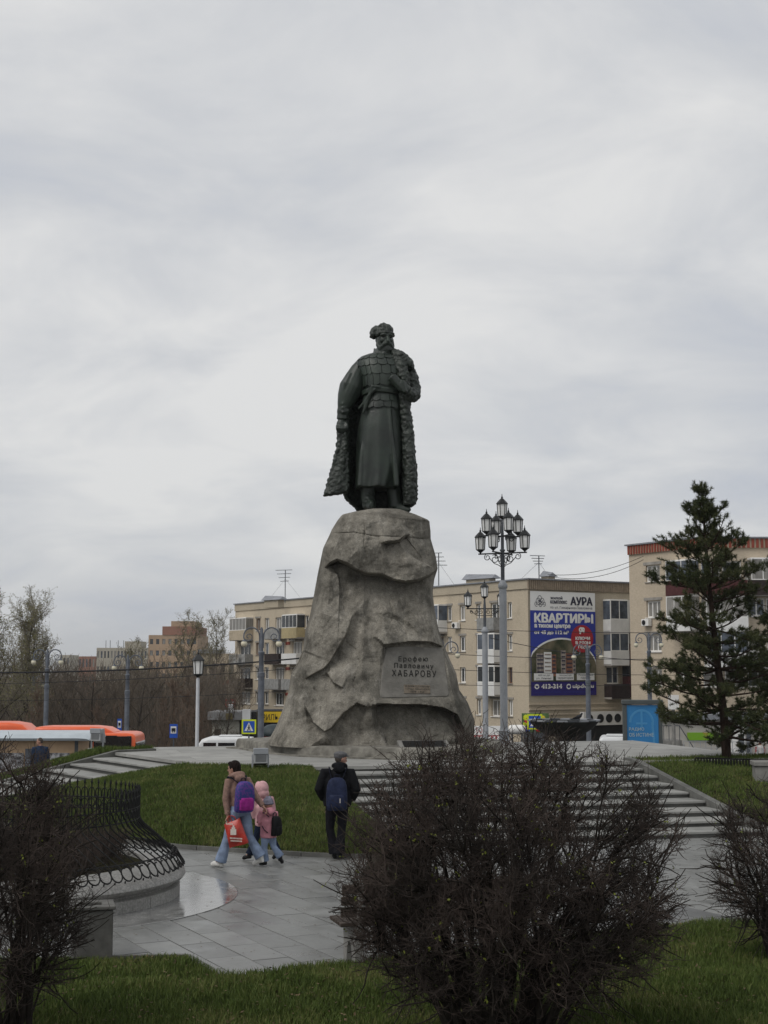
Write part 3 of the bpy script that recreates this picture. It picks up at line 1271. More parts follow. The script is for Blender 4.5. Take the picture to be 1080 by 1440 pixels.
ledge([(585, 198), (620, 190), (655, 187), (668, 184), (690, 162), (712, 150)], 0.14, 45, 0.20, 40, 0.15, 0.25)
ledge([(665, 190), (690, 225), (730, 258), (780, 285), (826, 303)][::-1], 0.0, 60, 0.12, 55, 0.1, 0.2)
ledge([(475, 480), (440, 580), (405, 640), (375, 690), (345, 722), (300, 745), (262, 767)][::-1], 0.13, 110, 0.05, 60, 0.08, 0.3)
ledge([(262, 640), (240, 695), (205, 745)][::-1], 0.10, 60, 0.16, 60, 0.05, 0.1)
ledge([(268, 880), (300, 948), (350, 985), (378, 972), (430, 910), (488, 866), (538, 886)], 0.16, 90, 0.14, 60, 0.12, 0.05)
ledge([(538, 886), (580, 869), (650, 871), (760, 873), (850, 886), (908, 915), (945, 1000)], 0.13, 70, 0.36, 95, 0.05, 0.1)
ledge([(545, 575), (570, 592), (597, 622), (720, 606), (800, 610), (858, 634)], 0.16, 70, 0.05, 25, 0.15, 0.08)
ridge([(512, 318), (513, 430), (515, 560), (508, 700), (500, 800)], 0.13, 34)
ridge([(540, 560), (595, 625), (580, 720), (574, 830), (540, 885), (552, 985)], 0.11, 22)
ridge([(850, 630), (868, 720), (885, 815), (908, 905), (950, 1005)], 0.12, 20)
ridge([(556, 400), (620, 480), (700, 520), (765, 590)], 0.09, 26)
ledge([(355, 735), (385, 780), (430, 805)], 0.07, 40, 0.08, 40)
ridge([(372, 300), (368, 420), (350, 520)], .06, 30)
ridge([(680, 160), (668, 190), (690, 235), (700, 300)], 0.08, 16)
ridge([(262, 770), (262, 880), (275, 960)], 0.10, 18)
ledge([(420, 78), (520, 62), (640, 84), (792, 100)], 0.0, 20, 0.03, 20, 0.05, 0.05)
ridge([(380, 150), (470, 148), (560, 165), (680, 168), (796, 172)], -.045, 2.5, .03, .03)
ridge([(512, 80), (520, 130), (515, 200), (535, 300)], -.03, 2.5, .05, .2)
ridge([(430, 600), (480, 640), (500, 700), (470, 780), (480, 860)], -.035, 2.5, .1, .1)
ridge([(620, 420), (640, 500), (690, 560), (700, 605)], -.035, 2.5, .1, .1)
ridge([(300, 800), (340, 850), (330, 920)], -.03, 2.5, .1, .1)
front_w = np.clip(-uy, 0, 1)[None, :] ** 0.7 * np.ones((NV, 1))
front_w *= sm(0.0, 0.25, (ZT - Z))
Y = Yl - D * front_w
# the inscription panel: one flat recessed plane
PP = [(600, 626), (852, 632), (882, 842), (574, 852)]


def inside(poly, CX, CY, soft):
    m = np.ones_like(CX)
    n = len(poly)
    for i in range(n):
        a, b = poly[i], poly[(i + 1) % n]
        l = math.hypot(b[0] - a[0], b[1] - a[1])
        s = ((b[0] - a[0]) * (CY - a[1]) - (b[1] - a[1]) * (CX - a[0])) / l
        m = m * sm(-soft, soft, s)
    return m


CX2, CY2 = to_crop(X, Y, Z)
im = inside(PP, CX2, CY2, 5.0) * (uy[None, :] < 0)
core = im > 0.9
Am = np.stack([X[core], Z[core], np.ones(core.sum())], 1)
pa, pb, pc = np.linalg.lstsq(Am, Y[core], rcond=None)[0]
pc += 0.06
Y = Y * (1 - im) + (pa * X + pb * Z + pc) * im
Y += 0.012 * np.array([[mnoise.noise(Vector((X[i, j] * 5, Y[i, j] * 5, Z[i, j] * 5))) for j in range(len(ph))] for i in range(NV)]) * (1 - im)
n_ = len(ph)
V = np.stack([X, Y, Z], -1).reshape(-1, 3)
F = []
ii = np.arange(NV - 1)[:, None] * n_
jj = np.arange(n_)[None, :]
j2 = (jj + 1) % n_
F = np.stack([ii + jj, ii + j2, ii + n_ + j2, ii + n_ + jj], -1).reshape(-1, 4)
# closing cap: concentric rings towards the middle
top = V[-n_:]
cen = top.mean(0)
Vc, Fc = [V], [F]
base = len(V) - n_
for q, f in enumerate((0.97, 0.7, 0.35, 0.0)):
    ring = cen + (top - cen) * f
    ring[:, 2] = top[:, 2] + (cen[2] + .19 - top[:, 2]) * min(1.0, (1 - f) * 1.8) + .02
    b2 = len(V) + q * n_
    Vc.append(ring)
    a = np.arange(n_)
    a2 = (a + 1) % n_
    Fc.append(np.stack([base + a, base + a2, b2 + a2, b2 + a], -1))
    base = b2
rock = obj('rock', mesh_np('rock', np.concatenate(Vc), np.concatenate(Fc)), M_ROCK, ped_root, smooth='auto')


def on_panel(cx, cy, off):
    px, py = c2(cx, cy)
    a, b = W(px, py, 30.0), W(px, py, 40.0)
    # local line
    x0, z0, y0 = a.x - PX0, a.z - 1.0, a.y - YS
    x1, z1, y1 = b.x - PX0, b.z - 1.0, b.y - YS
    f0 = y0 - (pa * x0 + pb * z0 + pc)
    f1 = y1 - (pa * x1 + pb * z1 + pc)
    t = f0 / (f0 - f1)
    n = Vector((pa, -1, pb)).normalized()
    return Vector((x0 + (x1 - x0) * t, y0 + (y1 - y0) * t, z0 + (z1 - z0) * t)) + n * off


pn = [(606, 640), (612, 633), (660, 628), (725, 626), (790, 630), (842, 636), (848, 644), (862, 740), (874, 830), (868, 838), (720, 843), (592, 845), (582, 838), (590, 740)]
m_ = MB()
n_p = len(pn)
m_.add([on_panel(*p, .004) for p in pn] + [on_panel(p[0] + (728 - p[0]) * .02, p[1] + (738 - p[1]) * .02, .02) for p in pn] + [on_panel(*p, -.06) for p in pn],
       [tuple(range(n_p, 2 * n_p))] + [(i, (i + 1) % n_p, n_p + (i + 1) % n_p, n_p + i) for i in range(n_p)] + [(2 * n_p + i, 2 * n_p + (i + 1) % n_p, (i + 1) % n_p, i) for i in range(n_p)])
m_.build('inscription_panel', mat('panel_stone', (0.17, 0.162, 0.145), rough=.8, var=.22, scale=3.2, bump=.5, bscale=22, stain=.55, stain_col=(0.10, 0.097, 0.086), stain_scale=1.4, spec=.15), ped_root)


def panel_text(name, s, x0, x1, y0, y1, tilt, m, **kw):
    me = fit_text(s, 1.0, 1.0, extrude=0.1, **kw)
    cx, cy, w, h = (x0 + x1) / 2, (y0 + y1) / 2, x1 - x0, y1 - y0
    for v in me.vertices:
        X_, Y_ = cx + v.co.x * w, cy - v.co.y * h + tilt * v.co.x
        v.co = on_panel(X_, Y_, 0.034 if v.co.z > 0 else 0.0)
    me.materials.clear()
    return obj(name, me, m, ped_root)


for (s, x0, x1, y0, y1, tl) in (('Ерофею', 660, 783, 671, 697, 0), ('Павловичу', 642, 806, 700, 726, 4), ('ХАБАРОВУ', 632, 818, 729, 756, 4)):
    panel_text('lettering', s, x0, x1, y0, y1, tl, M_LETTER, spacing=1.3, fat=-0.004)
m_ = MB()
q4 = [on_panel(683, 790, 0.036), on_panel(793, 794, 0.036), on_panel(793, 828, 0.036), on_panel(683, 826, 0.036)]
q5 = [on_panel(683, 790, -0.03), on_panel(793, 794, -0.03), on_panel(793, 828, -0.03), on_panel(683, 826, -0.03)]
m_.add(q4 + q5, [(0, 1, 2, 3), (4, 5, 1, 0), (5, 6, 2, 1), (6, 7, 3, 2), (7, 4, 0, 3)])
m_.build('dedication_plate', mat('plate_brass', (0.15, 0.125, 0.095), rough=0.6, var=0.25, scale=14), ped_root)
for (s, y0, y1) in (('В ДЕНЬ СТОЛЕТИЯ', 795, 803), ('ГОРОДА ХАБАРОВСКА', 806, 814), ('1858–1958', 817, 825)):
    w_ = 50 if y0 < 816 else 30
    me = fit_text(s, 1.0, 1.0)
    for v in me.vertices:
        v.co = on_panel(738 + v.co.x * 2 * w_, (y0 + y1) / 2 - v.co.y * (y1 - y0) + v.co.x * 3, 0.040)
    me.materials.clear()
    obj('small_lettering', me, M_LETTER, ped_root)

# low plinth under the rock
pl = [G(342, 1053, 1.0), G(370, 1058, 1.0), G(430, 1064, 1.0), G(560, 1068, 1.0), G(645, 1067, 1.0), G(695, 1060, 1.0)]
poly = [(p.x - PX0, p.y - YS) for p in pl] + [(3.6, 1.0), (2.6, 2.9), (-2.2, 2.9), (-3.4, 1.2)]
pp = resample(poly + [poly[0]], 90)[:-1]
pr = []
for (zf, gro) in ((0.0, 1.0), (0.08, 1.0), (0.16, 0.997), (0.225, 0.99), (0.245, 0.975), (0.25, 0.9), (0.25, 0.5)):
    pr.append([Vector((p.x * gro, p.y * gro, zf)) for p in pp])
for r_ in pr[:-2]:
    for v in r_:
        k = mnoise.noise(v * 2.6) * 0.05 + mnoise.noise(v * 7) * 0.02
        d = Vector((v.x, v.y, 0)).normalized()
        v += d * k
        v.z += 0.02 * mnoise.noise(v * 3.0) if v.z > 0.1 else 0
MB().loft(pr).build('plinth', M_PLINTH, ped_root, smooth='auto')
m_ = MB()
poly2 = [(x * 1.05, y * 1.05 - 0.1 if y < 0 else y * 1.02) for x, y in poly]
m_.prism(poly2, 0.0, 0.035)
m_.build('plinth_apron', M_PLINTH, ped_root)

# sloping memorial slab at the foot of the pedestal
ms = thing('memorial_slab', 'low sloping memorial slab with dark face at the foot of the rock pedestal', 'memorial slab', G(600, 1066, 1.0))
ms.rotation_euler = (0, 0, R(10))
m_ = MB()
m_.add([(-.6, -.35, 0), (.6, -.35, 0), (.6, .55, 0), (-.6, .55, 0), (-.6, -.35, .08), (.6, -.35, .08), (.6, .55, .38), (-.6, .55, .38)],
       [(3, 2, 1, 0), (4, 5, 6, 7), (0, 1, 5, 4), (1, 2, 6, 5), (2, 3, 7, 6), (3, 0, 4, 7)])
m_.build('slab_block', M_CONC, ms)
m_ = MB()
m_.add([(-.5, -.25, .118), (.5, -.25, .118), (.5, .47, .358), (-.5, .47, .358), (-.5, -.25, .138), (.5, -.25, .138), (.5, .47, .378), (-.5, .47, .378)],
       [(3, 2, 1, 0), (4, 5, 6, 7), (0, 1, 5, 4), (1, 2, 6, 5), (2, 3, 7, 6), (3, 0, 4, 7)])
m_.build('dark_plate', mat('dark_plate', (0.02, 0.02, 0.02), rough=0.3), ms)

# ================================================================== the bronze statue
st_base = W(536, 722, YS)
statue = thing('statue', 'dark bronze statue of a bearded man in fur coat on the rock', 'statue', (st_base.x, YS, 0))
SCR = 1 / 4.8
KM = 36.5 / FPX / 4.8         # metres per drawing unit


def S(cx, cy, dy=0.0):
    p = W(420 + cx * SCR, 440 + cy * SCR, YS)
    return Vector((p.x - st_base.x, dy, p.z))


def K(v):
    return v * KM


def st_tube(mb, pts, rad, n=12, r2=None, up=None):
    P = [S(*p) for p in pts]
    rs = [K(r) for r in rad]
    mb.tube(P, rs, n, True, None if r2 is None else [K(r) for r in r2], up)


TOR = [(262, 528, 622, 55), (285, 470, 655, 78), (305, 418, 690, 98), (335, 395, 712, 115), (380, 405, 718, 130), (450, 432, 708, 138), (520, 442, 700, 132), (560, 440, 698, 128), (640, 434, 702, 132), (670, 430, 704, 132)]


def tor_pt(cy, phi, off=0.0):
    c = [t[0] for t in TOR]
    x0 = np.interp(cy, c, [t[1] for t in TOR])
    x1 = np.interp(cy, c, [t[2] for t in TOR])
    d = np.interp(cy, c, [t[3] for t in TOR])
    a, b = K((x1 - x0) / 2) + off, K(d) + off
    s_, c_ = math.sin(phi), math.cos(phi)
    e = 2 / 2.4
    p = S((x0 + x1) / 2, cy)
    return Vector((p.x + a * math.copysign(abs(s_) ** e, s_), -b * math.copysign(abs(c_) ** e, c_), p.z))


body = MB()
body.loft([[tor_pt(cy, 2 * math.pi * k / 32) for k in range(32)] for cy in (670, 640, 600, 560, 520, 485, 450, 415, 380, 355, 335, 320, 305, 295, 285, 272, 262)])
# skirt of the kaftan
SK = [(640, 434, 702, 130, 0), (700, 416, 706, 140, .008), (780, 400, 710, 150, .015), (880, 390, 714, 155, .025), (980, 388, 712, 156, .04), (1080, 388, 700, 157, .055), (1192, 384, 664, 158, .075)]
rings = []
for t in np.linspace(0, 1, 22):
    cy = 640 + (1192 - 640) * t
    c = [s[0] for s in SK]
    x0, x1, d, f = [float(np.interp(cy, c, [s[q] for s in SK])) for q in (1, 2, 3, 4)]
    ring = []
    for k in range(72):
        a = 2 * math.pi * k / 72
        fold = f * (math.sin(7 * a + 1.1) * 0.6 + math.sin(12 * a + 2.0 + t) * 0.55 + math.sin(4 * a) * .4)
        a_, b_ = K((x1 - x0) / 2) * (1 + fold * 0.5), K(d) * (1 + fold)
        p = S((x0 + x1) / 2, cy)
        ring.append(Vector((p.x + a_ * math.sin(a), -b_ * math.cos(a), p.z)))
    rings.append(ring)
rings.append([Vector((rings[-1][0].x * 0 + S(524, 1192).x + (p.x - S(524, 1192).x) * 0.9, p.y * 0.88, p.z + 0.02)) for p in rings[-1]])
body.loft(rings)
# front edge of the wrapped kaftan
st_tube(body, [(612, 660, -.48), (622, 800, -.52), (640, 950, -.545), (655, 1120, -.55), (658, 1188, -.55)], [12, 12, 16, 20, 20], 8)
st_tube(body, [(548, 930, -.50), (546, 1050, -.55), (535, 1185, -.57)], [6, 18, 24], 8)
st_tube(body, [(445, 800, -.33), (432, 950, -.38), (420, 1185, -.42)], [8, 20, 26], 8)
# legs, boots
st_tube(body, [(468, 1120, -.1), (470, 1200, -.12), (466, 1245, -.12), (474, 1285, -.12), (478, 1318, -.12)], [52, 50, 44, 46, 46], 14)
for cy_ in (1225, 1255, 1280):
    st_tube(body, [(430, cy_, -.18), (470, cy_ + 10, -.30), (510, cy_, -.18)], [9, 11, 9], 6)
body.tube([S(478, 1305, -.05), S(484, 1308, -.30), S(492, 1316, -.52)], [K(44), K(40), K(26)], 12, True, [K(32), K(26), K(15)])
st_tube(body, [(640, 1120, .02), (642, 1200, .02), (650, 1260, .02), (656, 1312, .02)], [50, 48, 45, 48], 14)
body.tube([S(655, 1318, .0), S(695, 1326, -.12), S(738, 1336, -.25), S(752, 1334, -.3)], [K(44), K(36), K(24), K(12)], 12, True, [K(32), K(26), K(18), K(9)])
# right arm: puffed sleeve gathered at the cuff
st_tube(body, [(432, 340, .02), (410, 380, .02), (385, 440, .0), (355, 510, -.04), (328, 575, -.08), (312, 625, -.1), (305, 650, -.1), (306, 672, -.1), (300, 695, -.1), (298, 725, -.1)],
        [44, 58, 72, 84, 68, 52, 42, 48, 40, 42], 18)
for (a, b, r_) in (((350, 420, -.22), (300, 560, -.26), 20), ((410, 470, -.2), (340, 600, -.26), 18), ((380, 400, -.18), (410, 560, -.18), 16)):
    st_tube(body, [a, ((a[0] + b[0]) / 2 - 4, (a[1] + b[1]) / 2, a[2] - .06), b], [r_ * .5, r_, r_ * .5], 8)
for cy_ in (612, 640, 668):
    st_tube(body, [(270, cy_ + 6, -.12), (300, cy_ + 16, -.27), (345, cy_ - 4, -.2)], [8, 12, 8], 6)
# right hand gripping the coat
body.ell(S(288, 762, -.14), (K(34), K(30), K(42)), 12, 9)
for q, (fx, fl) in enumerate(((262, 46), (280, 56), (298, 54), (315, 44))):
    st_tube(body, [(fx, 770, -.20), (fx + 1, 792, -.28), (fx + 3, 778 + fl * .6, -.22), (fx + 4, 772 + fl * .8, -.14)], [11, 11, 10, 7], 8)
st_tube(body, [(312, 745, -.16), (330, 770, -.24), (328, 798, -.24)], [13, 12, 9], 8)
# left hand closed on the scroll
body.ell(S(716, 545, -.62), (K(34), K(30), K(36)), 12, 9)
for q in range(4):
    a = (684 + q * 9, 510 + q * 17, -.66)
    st_tube(body, [(716 + q * 3, 520 + q * 16, -.68), (700 + q * 5, 512 + q * 17, -.76), (684 + q * 6, 516 + q * 16, -.76), (674 + q * 7, 528 + q * 13, -.70)], [12, 12, 11, 8], 8)
st_tube(body, [(720, 518, -.66), (702, 500, -.74), (682, 498, -.76)], [13, 12, 9], 8)
# neck and head, turned a little to the right
st_tube(body, [(572, 300, -.05), (575, 255, -.08), (578, 220, -.08)], [62, 52, 46], 14)
HR = Matrix.Rotation(R(18), 3, 'Z').to_quaternion()
hc = S(578, 190, -.10)
body.ell(hc, (K(57), K(66), K(80)), 20, 14, HR)


def hp(x, y, z):
    """head-local units (drawing units), x right, y forward, z up"""
    q = Matrix.Rotation(R(18), 3, 'Z') @ Vector((K(x), -K(y), K(z)))
    return hc + q


body.tube([hp(0, 62, 18), hp(0, 78, -4), hp(0, 86, -22), hp(0, 66, -28)], [K(8), K(10), K(14), K(8)], 8)     # nose
body.tube([hp(-44, 46, 22), hp(-20, 64, 27), hp(0, 66, 22), hp(20, 64, 27), hp(44, 46, 22)], [K(9), K(12), K(10), K(12), K(9)], 8)  # brow
for s_ in (-1, 1):
    body.ell(hp(27 * s_, 50, -12), (K(18), K(16), K(16)), 10, 7)
    body.tube([hp(2 * s_, 74, -34), hp(22 * s_, 70, -42), hp(40 * s_, 56, -62), hp(46 * s_, 46, -76)], [K(12), K(15), K(12), K(7)], 8)   # moustache
    body.ell(hp(57 * s_, 0, -2), (K(8), K(14), K(20)), 8, 6)
    body.tube([hp(50 * s_, 18, 10), hp(50 * s_, 20, -40), hp(36 * s_, 40, -76)], [K(10), K(18), K(20)], 8)
body.ell(hp(0, 44, -74), (K(44), K(36), K(36)), 14, 9)
body.ell(hp(0, 46, -98), (K(30), K(26), K(26)), 12, 8)
for q in range(7):
    a = (q - 3) / 3
    body.tube([hp(38 * a, 58 - 10 * abs(a), -62), hp(32 * a, 70 - 14 * abs(a), -86), hp(22 * a, 60 - 10 * abs(a), -118 + 12 * abs(a))], [K(9), K(11), K(5)], 6)
# standing collar
for k in range(14):
    a0 = 2 * math.pi * k / 14
    a1 = 2 * math.pi * (k + 1) / 14
st_tube(body, [(515, 262, .0), (530, 280, -.24), (575, 296, -.34), (620, 285, -.26), (640, 265, 0)], [14, 16, 16, 15, 14], 8)
st_tube(body, [(512, 240, .06), (520, 268, -.1)], [8, 16], 8)
# hanging sash knot masses under the belt
me = fuse(body, 0.021, 2, 0.5, 'figure')
obj('figure', me, M_BRONZE, statue, smooth=True)

# eye sockets are not cut: their shade is painted as small dark discs
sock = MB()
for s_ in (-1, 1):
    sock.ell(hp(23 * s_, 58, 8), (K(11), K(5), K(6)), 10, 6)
sock.build('eyes', mat('bronze_socket_shade', (0.008, 0.009, 0.008), rough=0.7), statue, smooth=True)

# armour plates on the chest
rows_ = [(286, 322, 6, -78, 28), (324, 368, 6, -80, 32), (371, 430, 6, -82, 36), (433, 505, 6, -80, 34), (574, 610, 5, -72, 40), (613, 655, 5, -70, 44)]
for ri, (cy0, cy1, n, p0, p1) in enumerate(rows_):
    cuts = np.linspace(p0, p1, n + 1) + rng.uniform(-3.5, 3.5, n + 1)
    for q in range(n):
        a0, a1 = R(cuts[q] + 0.7), R(cuts[q + 1] - 0.7)
        j0, j1 = rng.uniform(-4, 4, 2)
        g_o, g_i = [], []
        for iv in range(4):
            for iu in range(5):
                u, v = iu / 4, iv / 3
                cy = cy0 + (j0 * (1 - u) + j1 * u) * v + (cy1 - cy0) * v + 8 * math.sin(math.pi * u) * v
                o_ = 0.020 + 0.022 * v + 0.006 * math.sin(math.pi * u)
                g_o.append(tor_pt(cy, a0 + (a1 - a0) * u, o_))
                g_i.append(tor_pt(cy, a0 + (a1 - a0) * u, -0.05))
        m_ = MB()
        fs = [(iv * 5 + iu, iv * 5 + iu + 1, iv * 5 + iu + 6, iv * 5 + iu + 5) for iv in range(3) for iu in range(4)]
        bnd = [0, 1, 2, 3, 4, 9, 14, 19, 18, 17, 16, 15, 10, 5]
        fs += [(bnd[k], bnd[(k + 1) % 14], 20 + bnd[(k + 1) % 14], 20 + bnd[k]) for k in range(14)]
        m_.add(g_o + g_i, fs)
        m_.build('armour_plate', M_BRONZE, statue, smooth='auto')

# sash round the waist and its hanging end
sash = MB()
for (dc, r_) in ((0, 13), (16, 12)):
    sash.tube([tor_pt(538 + dc + 5 * math.sin(q * .9), R(-90 + 200 * q / 14), 0.035) for q in range(15)], K(r_), 8)
sash.tube([tor_pt(528, R(-5), .05), tor_pt(522, R(-25), .08), S(490, 560, -.50), S(468, 612, -.45), S(452, 660, -.42), S(436, 700, -.42)], [K(12), K(15), K(16), K(15), K(13), K(7)], 10)
sash.tube([S(520, 540, -.56), S(478, 580, -.50), S(440, 630, -.40), S(405, 664, -.33)], [K(9), K(12), K(12), K(8)], 8)
obj('sash', fuse(sash, 0.02, 2, 0.4, 'sash'), M_BRONZE, statue, smooth=True)
# scroll in the left hand
sc_ = MB()
sc_.tube([S(626, 462, -.64), S(632, 470, -.645), S(700, 548, -.68), S(706, 556, -.68)], [K(24), K(33), K(30), K(20)], 16)
sc_.build('scroll', M_BRONZE, statue, smooth='auto')


def furry(me, amp, freq, seed=0):
    n = len(me.vertices)
    co = np.zeros(n * 3)
    me.vertices.foreach_get('co', co)
    no = np.zeros(n * 3)
    me.vertex_normals.foreach_get('vector', no)
    co, no = co.reshape(-1, 3), no.reshape(-1, 3)
    d = np.zeros(n)
    for i in range(n):
        p = Vector(co[i] * freq) + Vector((seed, 0, 0))
        w = mnoise.noise_vector(p * 0.6) * 0.6
        dist = mnoise.voronoi(p + w)[0]
        d[i] = 0.55 - dist[0] + 0.25 * mnoise.noise(p * 2.2)
    co += no * (d * amp)[:, None]
    me.vertices.foreach_set('co', co.ravel())
    me.update()
    return me


# fur hat
hat = MB()
hat.ell(hp(-2, 0, 58), (K(62), K(68), K(46)), 20, 12, HR)
hat.ell(hp(-4, 4, 82), (K(52), K(58), K(32)), 16, 10, HR)
hat.ell(hp(-50, -14, 60), (K(36), K(46), K(42)), 14, 10, HR)
hat.ell(hp(-70, -22, 42), (K(27), K(36), K(32)), 14, 10, HR)
ringp = [hp(57 * math.sin(a), 58 * math.cos(a) + 2, 30 + 12 * math.cos(a) * 1.0) for a in np.linspace(0, 2 * math.pi, 25)]
hat.tube(ringp, K(13), 8, False)
obj('fur_hat', furry(fuse(hat, 0.02, 2, 0.5, 'fur_hat'), 0.05, 7.5, 3), M_BRONZE_FUR, statue, smooth=True)

# long fur coat hung over the shoulders
coat = MB()
BK = [(285, 440, 690, .10, .34, .0), (330, 405, 752, .16, .46, .05), (400, 400, 768, .2, .52, .05), (520, 392, 776, .22, .60, .04), (640, 336, 752, .12, .66, .0), (720, 312, 762, .06, .70, .0), (800, 318, 774, .06, .74, -.02), (1000, 316, 786, .04, .84, -.04), (1150, 306, 796, .06, .90, -.05), (1230, 300, 800, .12, .92, -.05), (1285, 345, 800, .14, .92, -.04), (1325, 392, 716, .2, .80, .02)]
rings = []
for cy in np.linspace(285, 1325, 34):
    c = [b[0] for b in BK]
    x0, x1, fl, dp, fr = [float(np.interp(cy, c, [b[q] for b in BK])) for q in (1, 2, 3, 4, 5)]
    pts = []
    xm = (x0 + x1) / 2
    hw = K((x1 - x0) / 2)
    pc_ = S(xm, cy)
    n = 26
    for k in range(n + 1):
        t = k / n
        a = math.pi * (1 - t)           # from left (pi) over the back (pi/2) to right (0)
        wv = 1 + 0.05 * math.sin(9 * a + cy * .004) * smooth01(600, 1100, cy)
        yb = fl * (1 - t) + fr * t      # front end on the left / right
        pts.append(Vector((pc_.x + hw * math.cos(a), yb + (dp * wv - yb) * math.sin(a) ** 0.8, pc_.z)))
    th = 0.085
    inner_ = []
    for k, p in enumerate(pts):
        d = Vector((pc_.x - p.x, 0.25 - p.y, 0))
        d = d.normalized() if d.length > 1e-6 else Vector((0, -1, 0))
        inner_.append(p + d * th)
    rings.append(pts + inner_[::-1])
coat.loft(rings)
# fur border down the right front
bord = [(650, 300, -.32), (682, 360, -.40), (700, 430, -.44), (712, 500, -.44), (712, 600, -.36), (722, 700, -.30), (735, 820, -.28), (742, 950, -.28), (748, 1080, -.28), (750, 1200, -.28), (748, 1300, -.24)]
st_tube(coat, bord, [30, 38, 40, 38, 36, 36, 42, 46, 50, 52, 42], 12, [26, 30, 34, 34, 38, 44, 52, 58, 62, 62, 48], up=(0, 1, 0))
# cape collar
st_tube(coat, [(632, 272, -.12), (690, 318, -.22), (735, 362, -.2), (776, 398, -.1)], [26, 46, 44, 12], 12, [50, 70, 62, 18], up=(0, 1, 0))
st_tube(coat, [(640, 280, .15), (720, 330, .18), (765, 385, .1)], [30, 40, 20], 10)
# left sleeve
st_tube(coat, [(730, 370, .0), (755, 440, -.02), (772, 510, -.06), (766, 560, -.14), (752, 572, -.34), (732, 562, -.50), (722, 553, -.58)], [44, 52, 52, 56, 50, 44, 38], 14)
for (a, b) in (((720, 430, -.2), (790, 470, -.16)), ((722, 470, -.24), (800, 505, -.18)), ((735, 520, -.4), (800, 545, -.26))):
    st_tube(coat, [a, ((a[0] + b[0]) / 2, (a[1] + b[1]) / 2 + 8, a[2] - .05), b], [8, 13, 8], 6)
# the piece gathered in the right hand, fur side out
LP = [(745, 262, 332), (830, 258, 335), (900, 258, 336), (960, 243, 338), (1040, 224, 340), (1110, 202, 341), (1170, 184, 342), (1228, 165, 342)]
rings = []
for cy in np.linspace(745, 1226, 25):
    c = [l[0] for l in LP]
    x0 = float(np.interp(cy, c, [l[1] for l in LP]))
    x1 = float(np.interp(cy, c, [l[2] for l in LP]))
    t = (cy - 745) / 481
    ring = []
    for k in range(28):
        a = 2 * math.pi * k / 28
        e_ = 0.55
        ux_ = math.copysign(abs(math.cos(a)) ** e_, math.cos(a))
        uy_ = math.copysign(abs(math.sin(a)) ** e_, math.sin(a))
        cyy = cy - 14 * t * ux_
        p = S((x0 + x1) / 2 + ux_ * (x1 - x0) / 2, cyy)
        ring.append(Vector((p.x, -0.08 + 0.02 * math.sin(5 * ux_ + cy * .01) + uy_ * (0.13 + 0.08 * t), p.z)))
    rings.append(ring)
coat.loft(rings)
obj('fur_coat', furry(fuse(coat, 0.021, 2, 0.5, 'fur_coat'), 0.062, 9.0), M_BRONZE_FUR, statue, smooth=True)
# ================================================================== people
def cloth(name, c, rough=0.85, var=0.22, scale=14, bump=0.25, bscale=26, **k):
    return mat(name, c, rough=rough, var=var, scale=scale, bump=bump, bscale=bscale, spec=0.08, **k)


M_SKIN = mat('skin', (0.36, 0.20, 0.145), rough=0.6, var=0.12, scale=20, spec=0.35)
M_HAIRD = mat('dark_hair', (0.014, 0.010, 0.009), rough=0.85, spec=.08, var=0.4, scale=60, stretch=(1, 1, .15), bump=0.5, bscale=60)
M_HAIRG = mat('cropped_hair', (0.06, 0.05, 0.042), rough=0.7, var=0.3, scale=60)
M_EYE = mat('eye_dark', (0.012, 0.01, 0.01), rough=0.2, var=0.0)
M_WHITE_SHOE = mat('white_leather', (0.62, 0.61, 0.58), rough=0.5, var=0.1, scale=12)
M_BLACK_SHOE = mat('black_leather', (0.014, 0.014, 0.015), rough=0.45, var=0.2)


def tube_to(mb, pts, rad, n=12, r2=None):
    mb.tube(pts, rad, n, True, r2)


def ball(mb, p, r):
    mb.ell(p, r, 12, 8)


def add_hand(mb, wr, dr, side, s, curl):
    """palm, four unequal bent fingers, thumb from the side of the palm. dr: direction the hand points, side: thumb side"""
    dr = Vector(dr).normalized()
    sd = Vector(side)
    sd = (sd - dr * sd.dot(dr)).normalized()
    nn = dr.cross(sd).normalized()
    palm = [Vector(wr), Vector(wr) + dr * 0.045 * s, Vector(wr) + dr * 0.09 * s]
    mb.tube(palm, [0.026 * s, 0.04 * s, 0.038 * s], 10, True, [0.02 * s, 0.017 * s, 0.014 * s], up=nn)
    for q, (o, l) in enumerate(((0.028, 0.07), (0.010, 0.08), (-0.010, 0.074), (-0.028, 0.058))):
        p = Vector(wr) + dr * 0.088 * s + sd * o * s
        pts = [p]
        d = dr.copy()
        for j in range(3):
            d = (Matrix.Rotation(-curl * (0.7 + 0.2 * j), 3, sd) @ d)
            p = p + d * l * s * (0.42, 0.33, 0.25)[j]
            pts.append(p)
        mb.tube(pts, [0.0095 * s, 0.009 * s, 0.0085 * s, 0.006 * s], 8)
    p = Vector(wr) + dr * 0.03 * s + sd * 0.032 * s
    pts = [p, p + (dr * 0.5 + sd * 0.9 + nn * -0.2).normalized() * 0.032 * s, p + (dr * 0.8 + sd * 0.75).normalized() * 0.06 * s]
    mb.tube(pts, [0.013 * s, 0.0115 * s, 0.007 * s], 8)


def head_frame(c, face, s, nod=0.0):
    f = Vector((face[0], face[1], nod)).normalized()
    r = f.cross(Vector((0, 0, 1))).normalized()
    u = r.cross(f)

    def h(x, y, z):
        return Vector(c) + r * (x * s) + f * (y * s) + u * (z * s)
    q = Matrix((r, f, u)).transposed().to_quaternion()
    return h, q


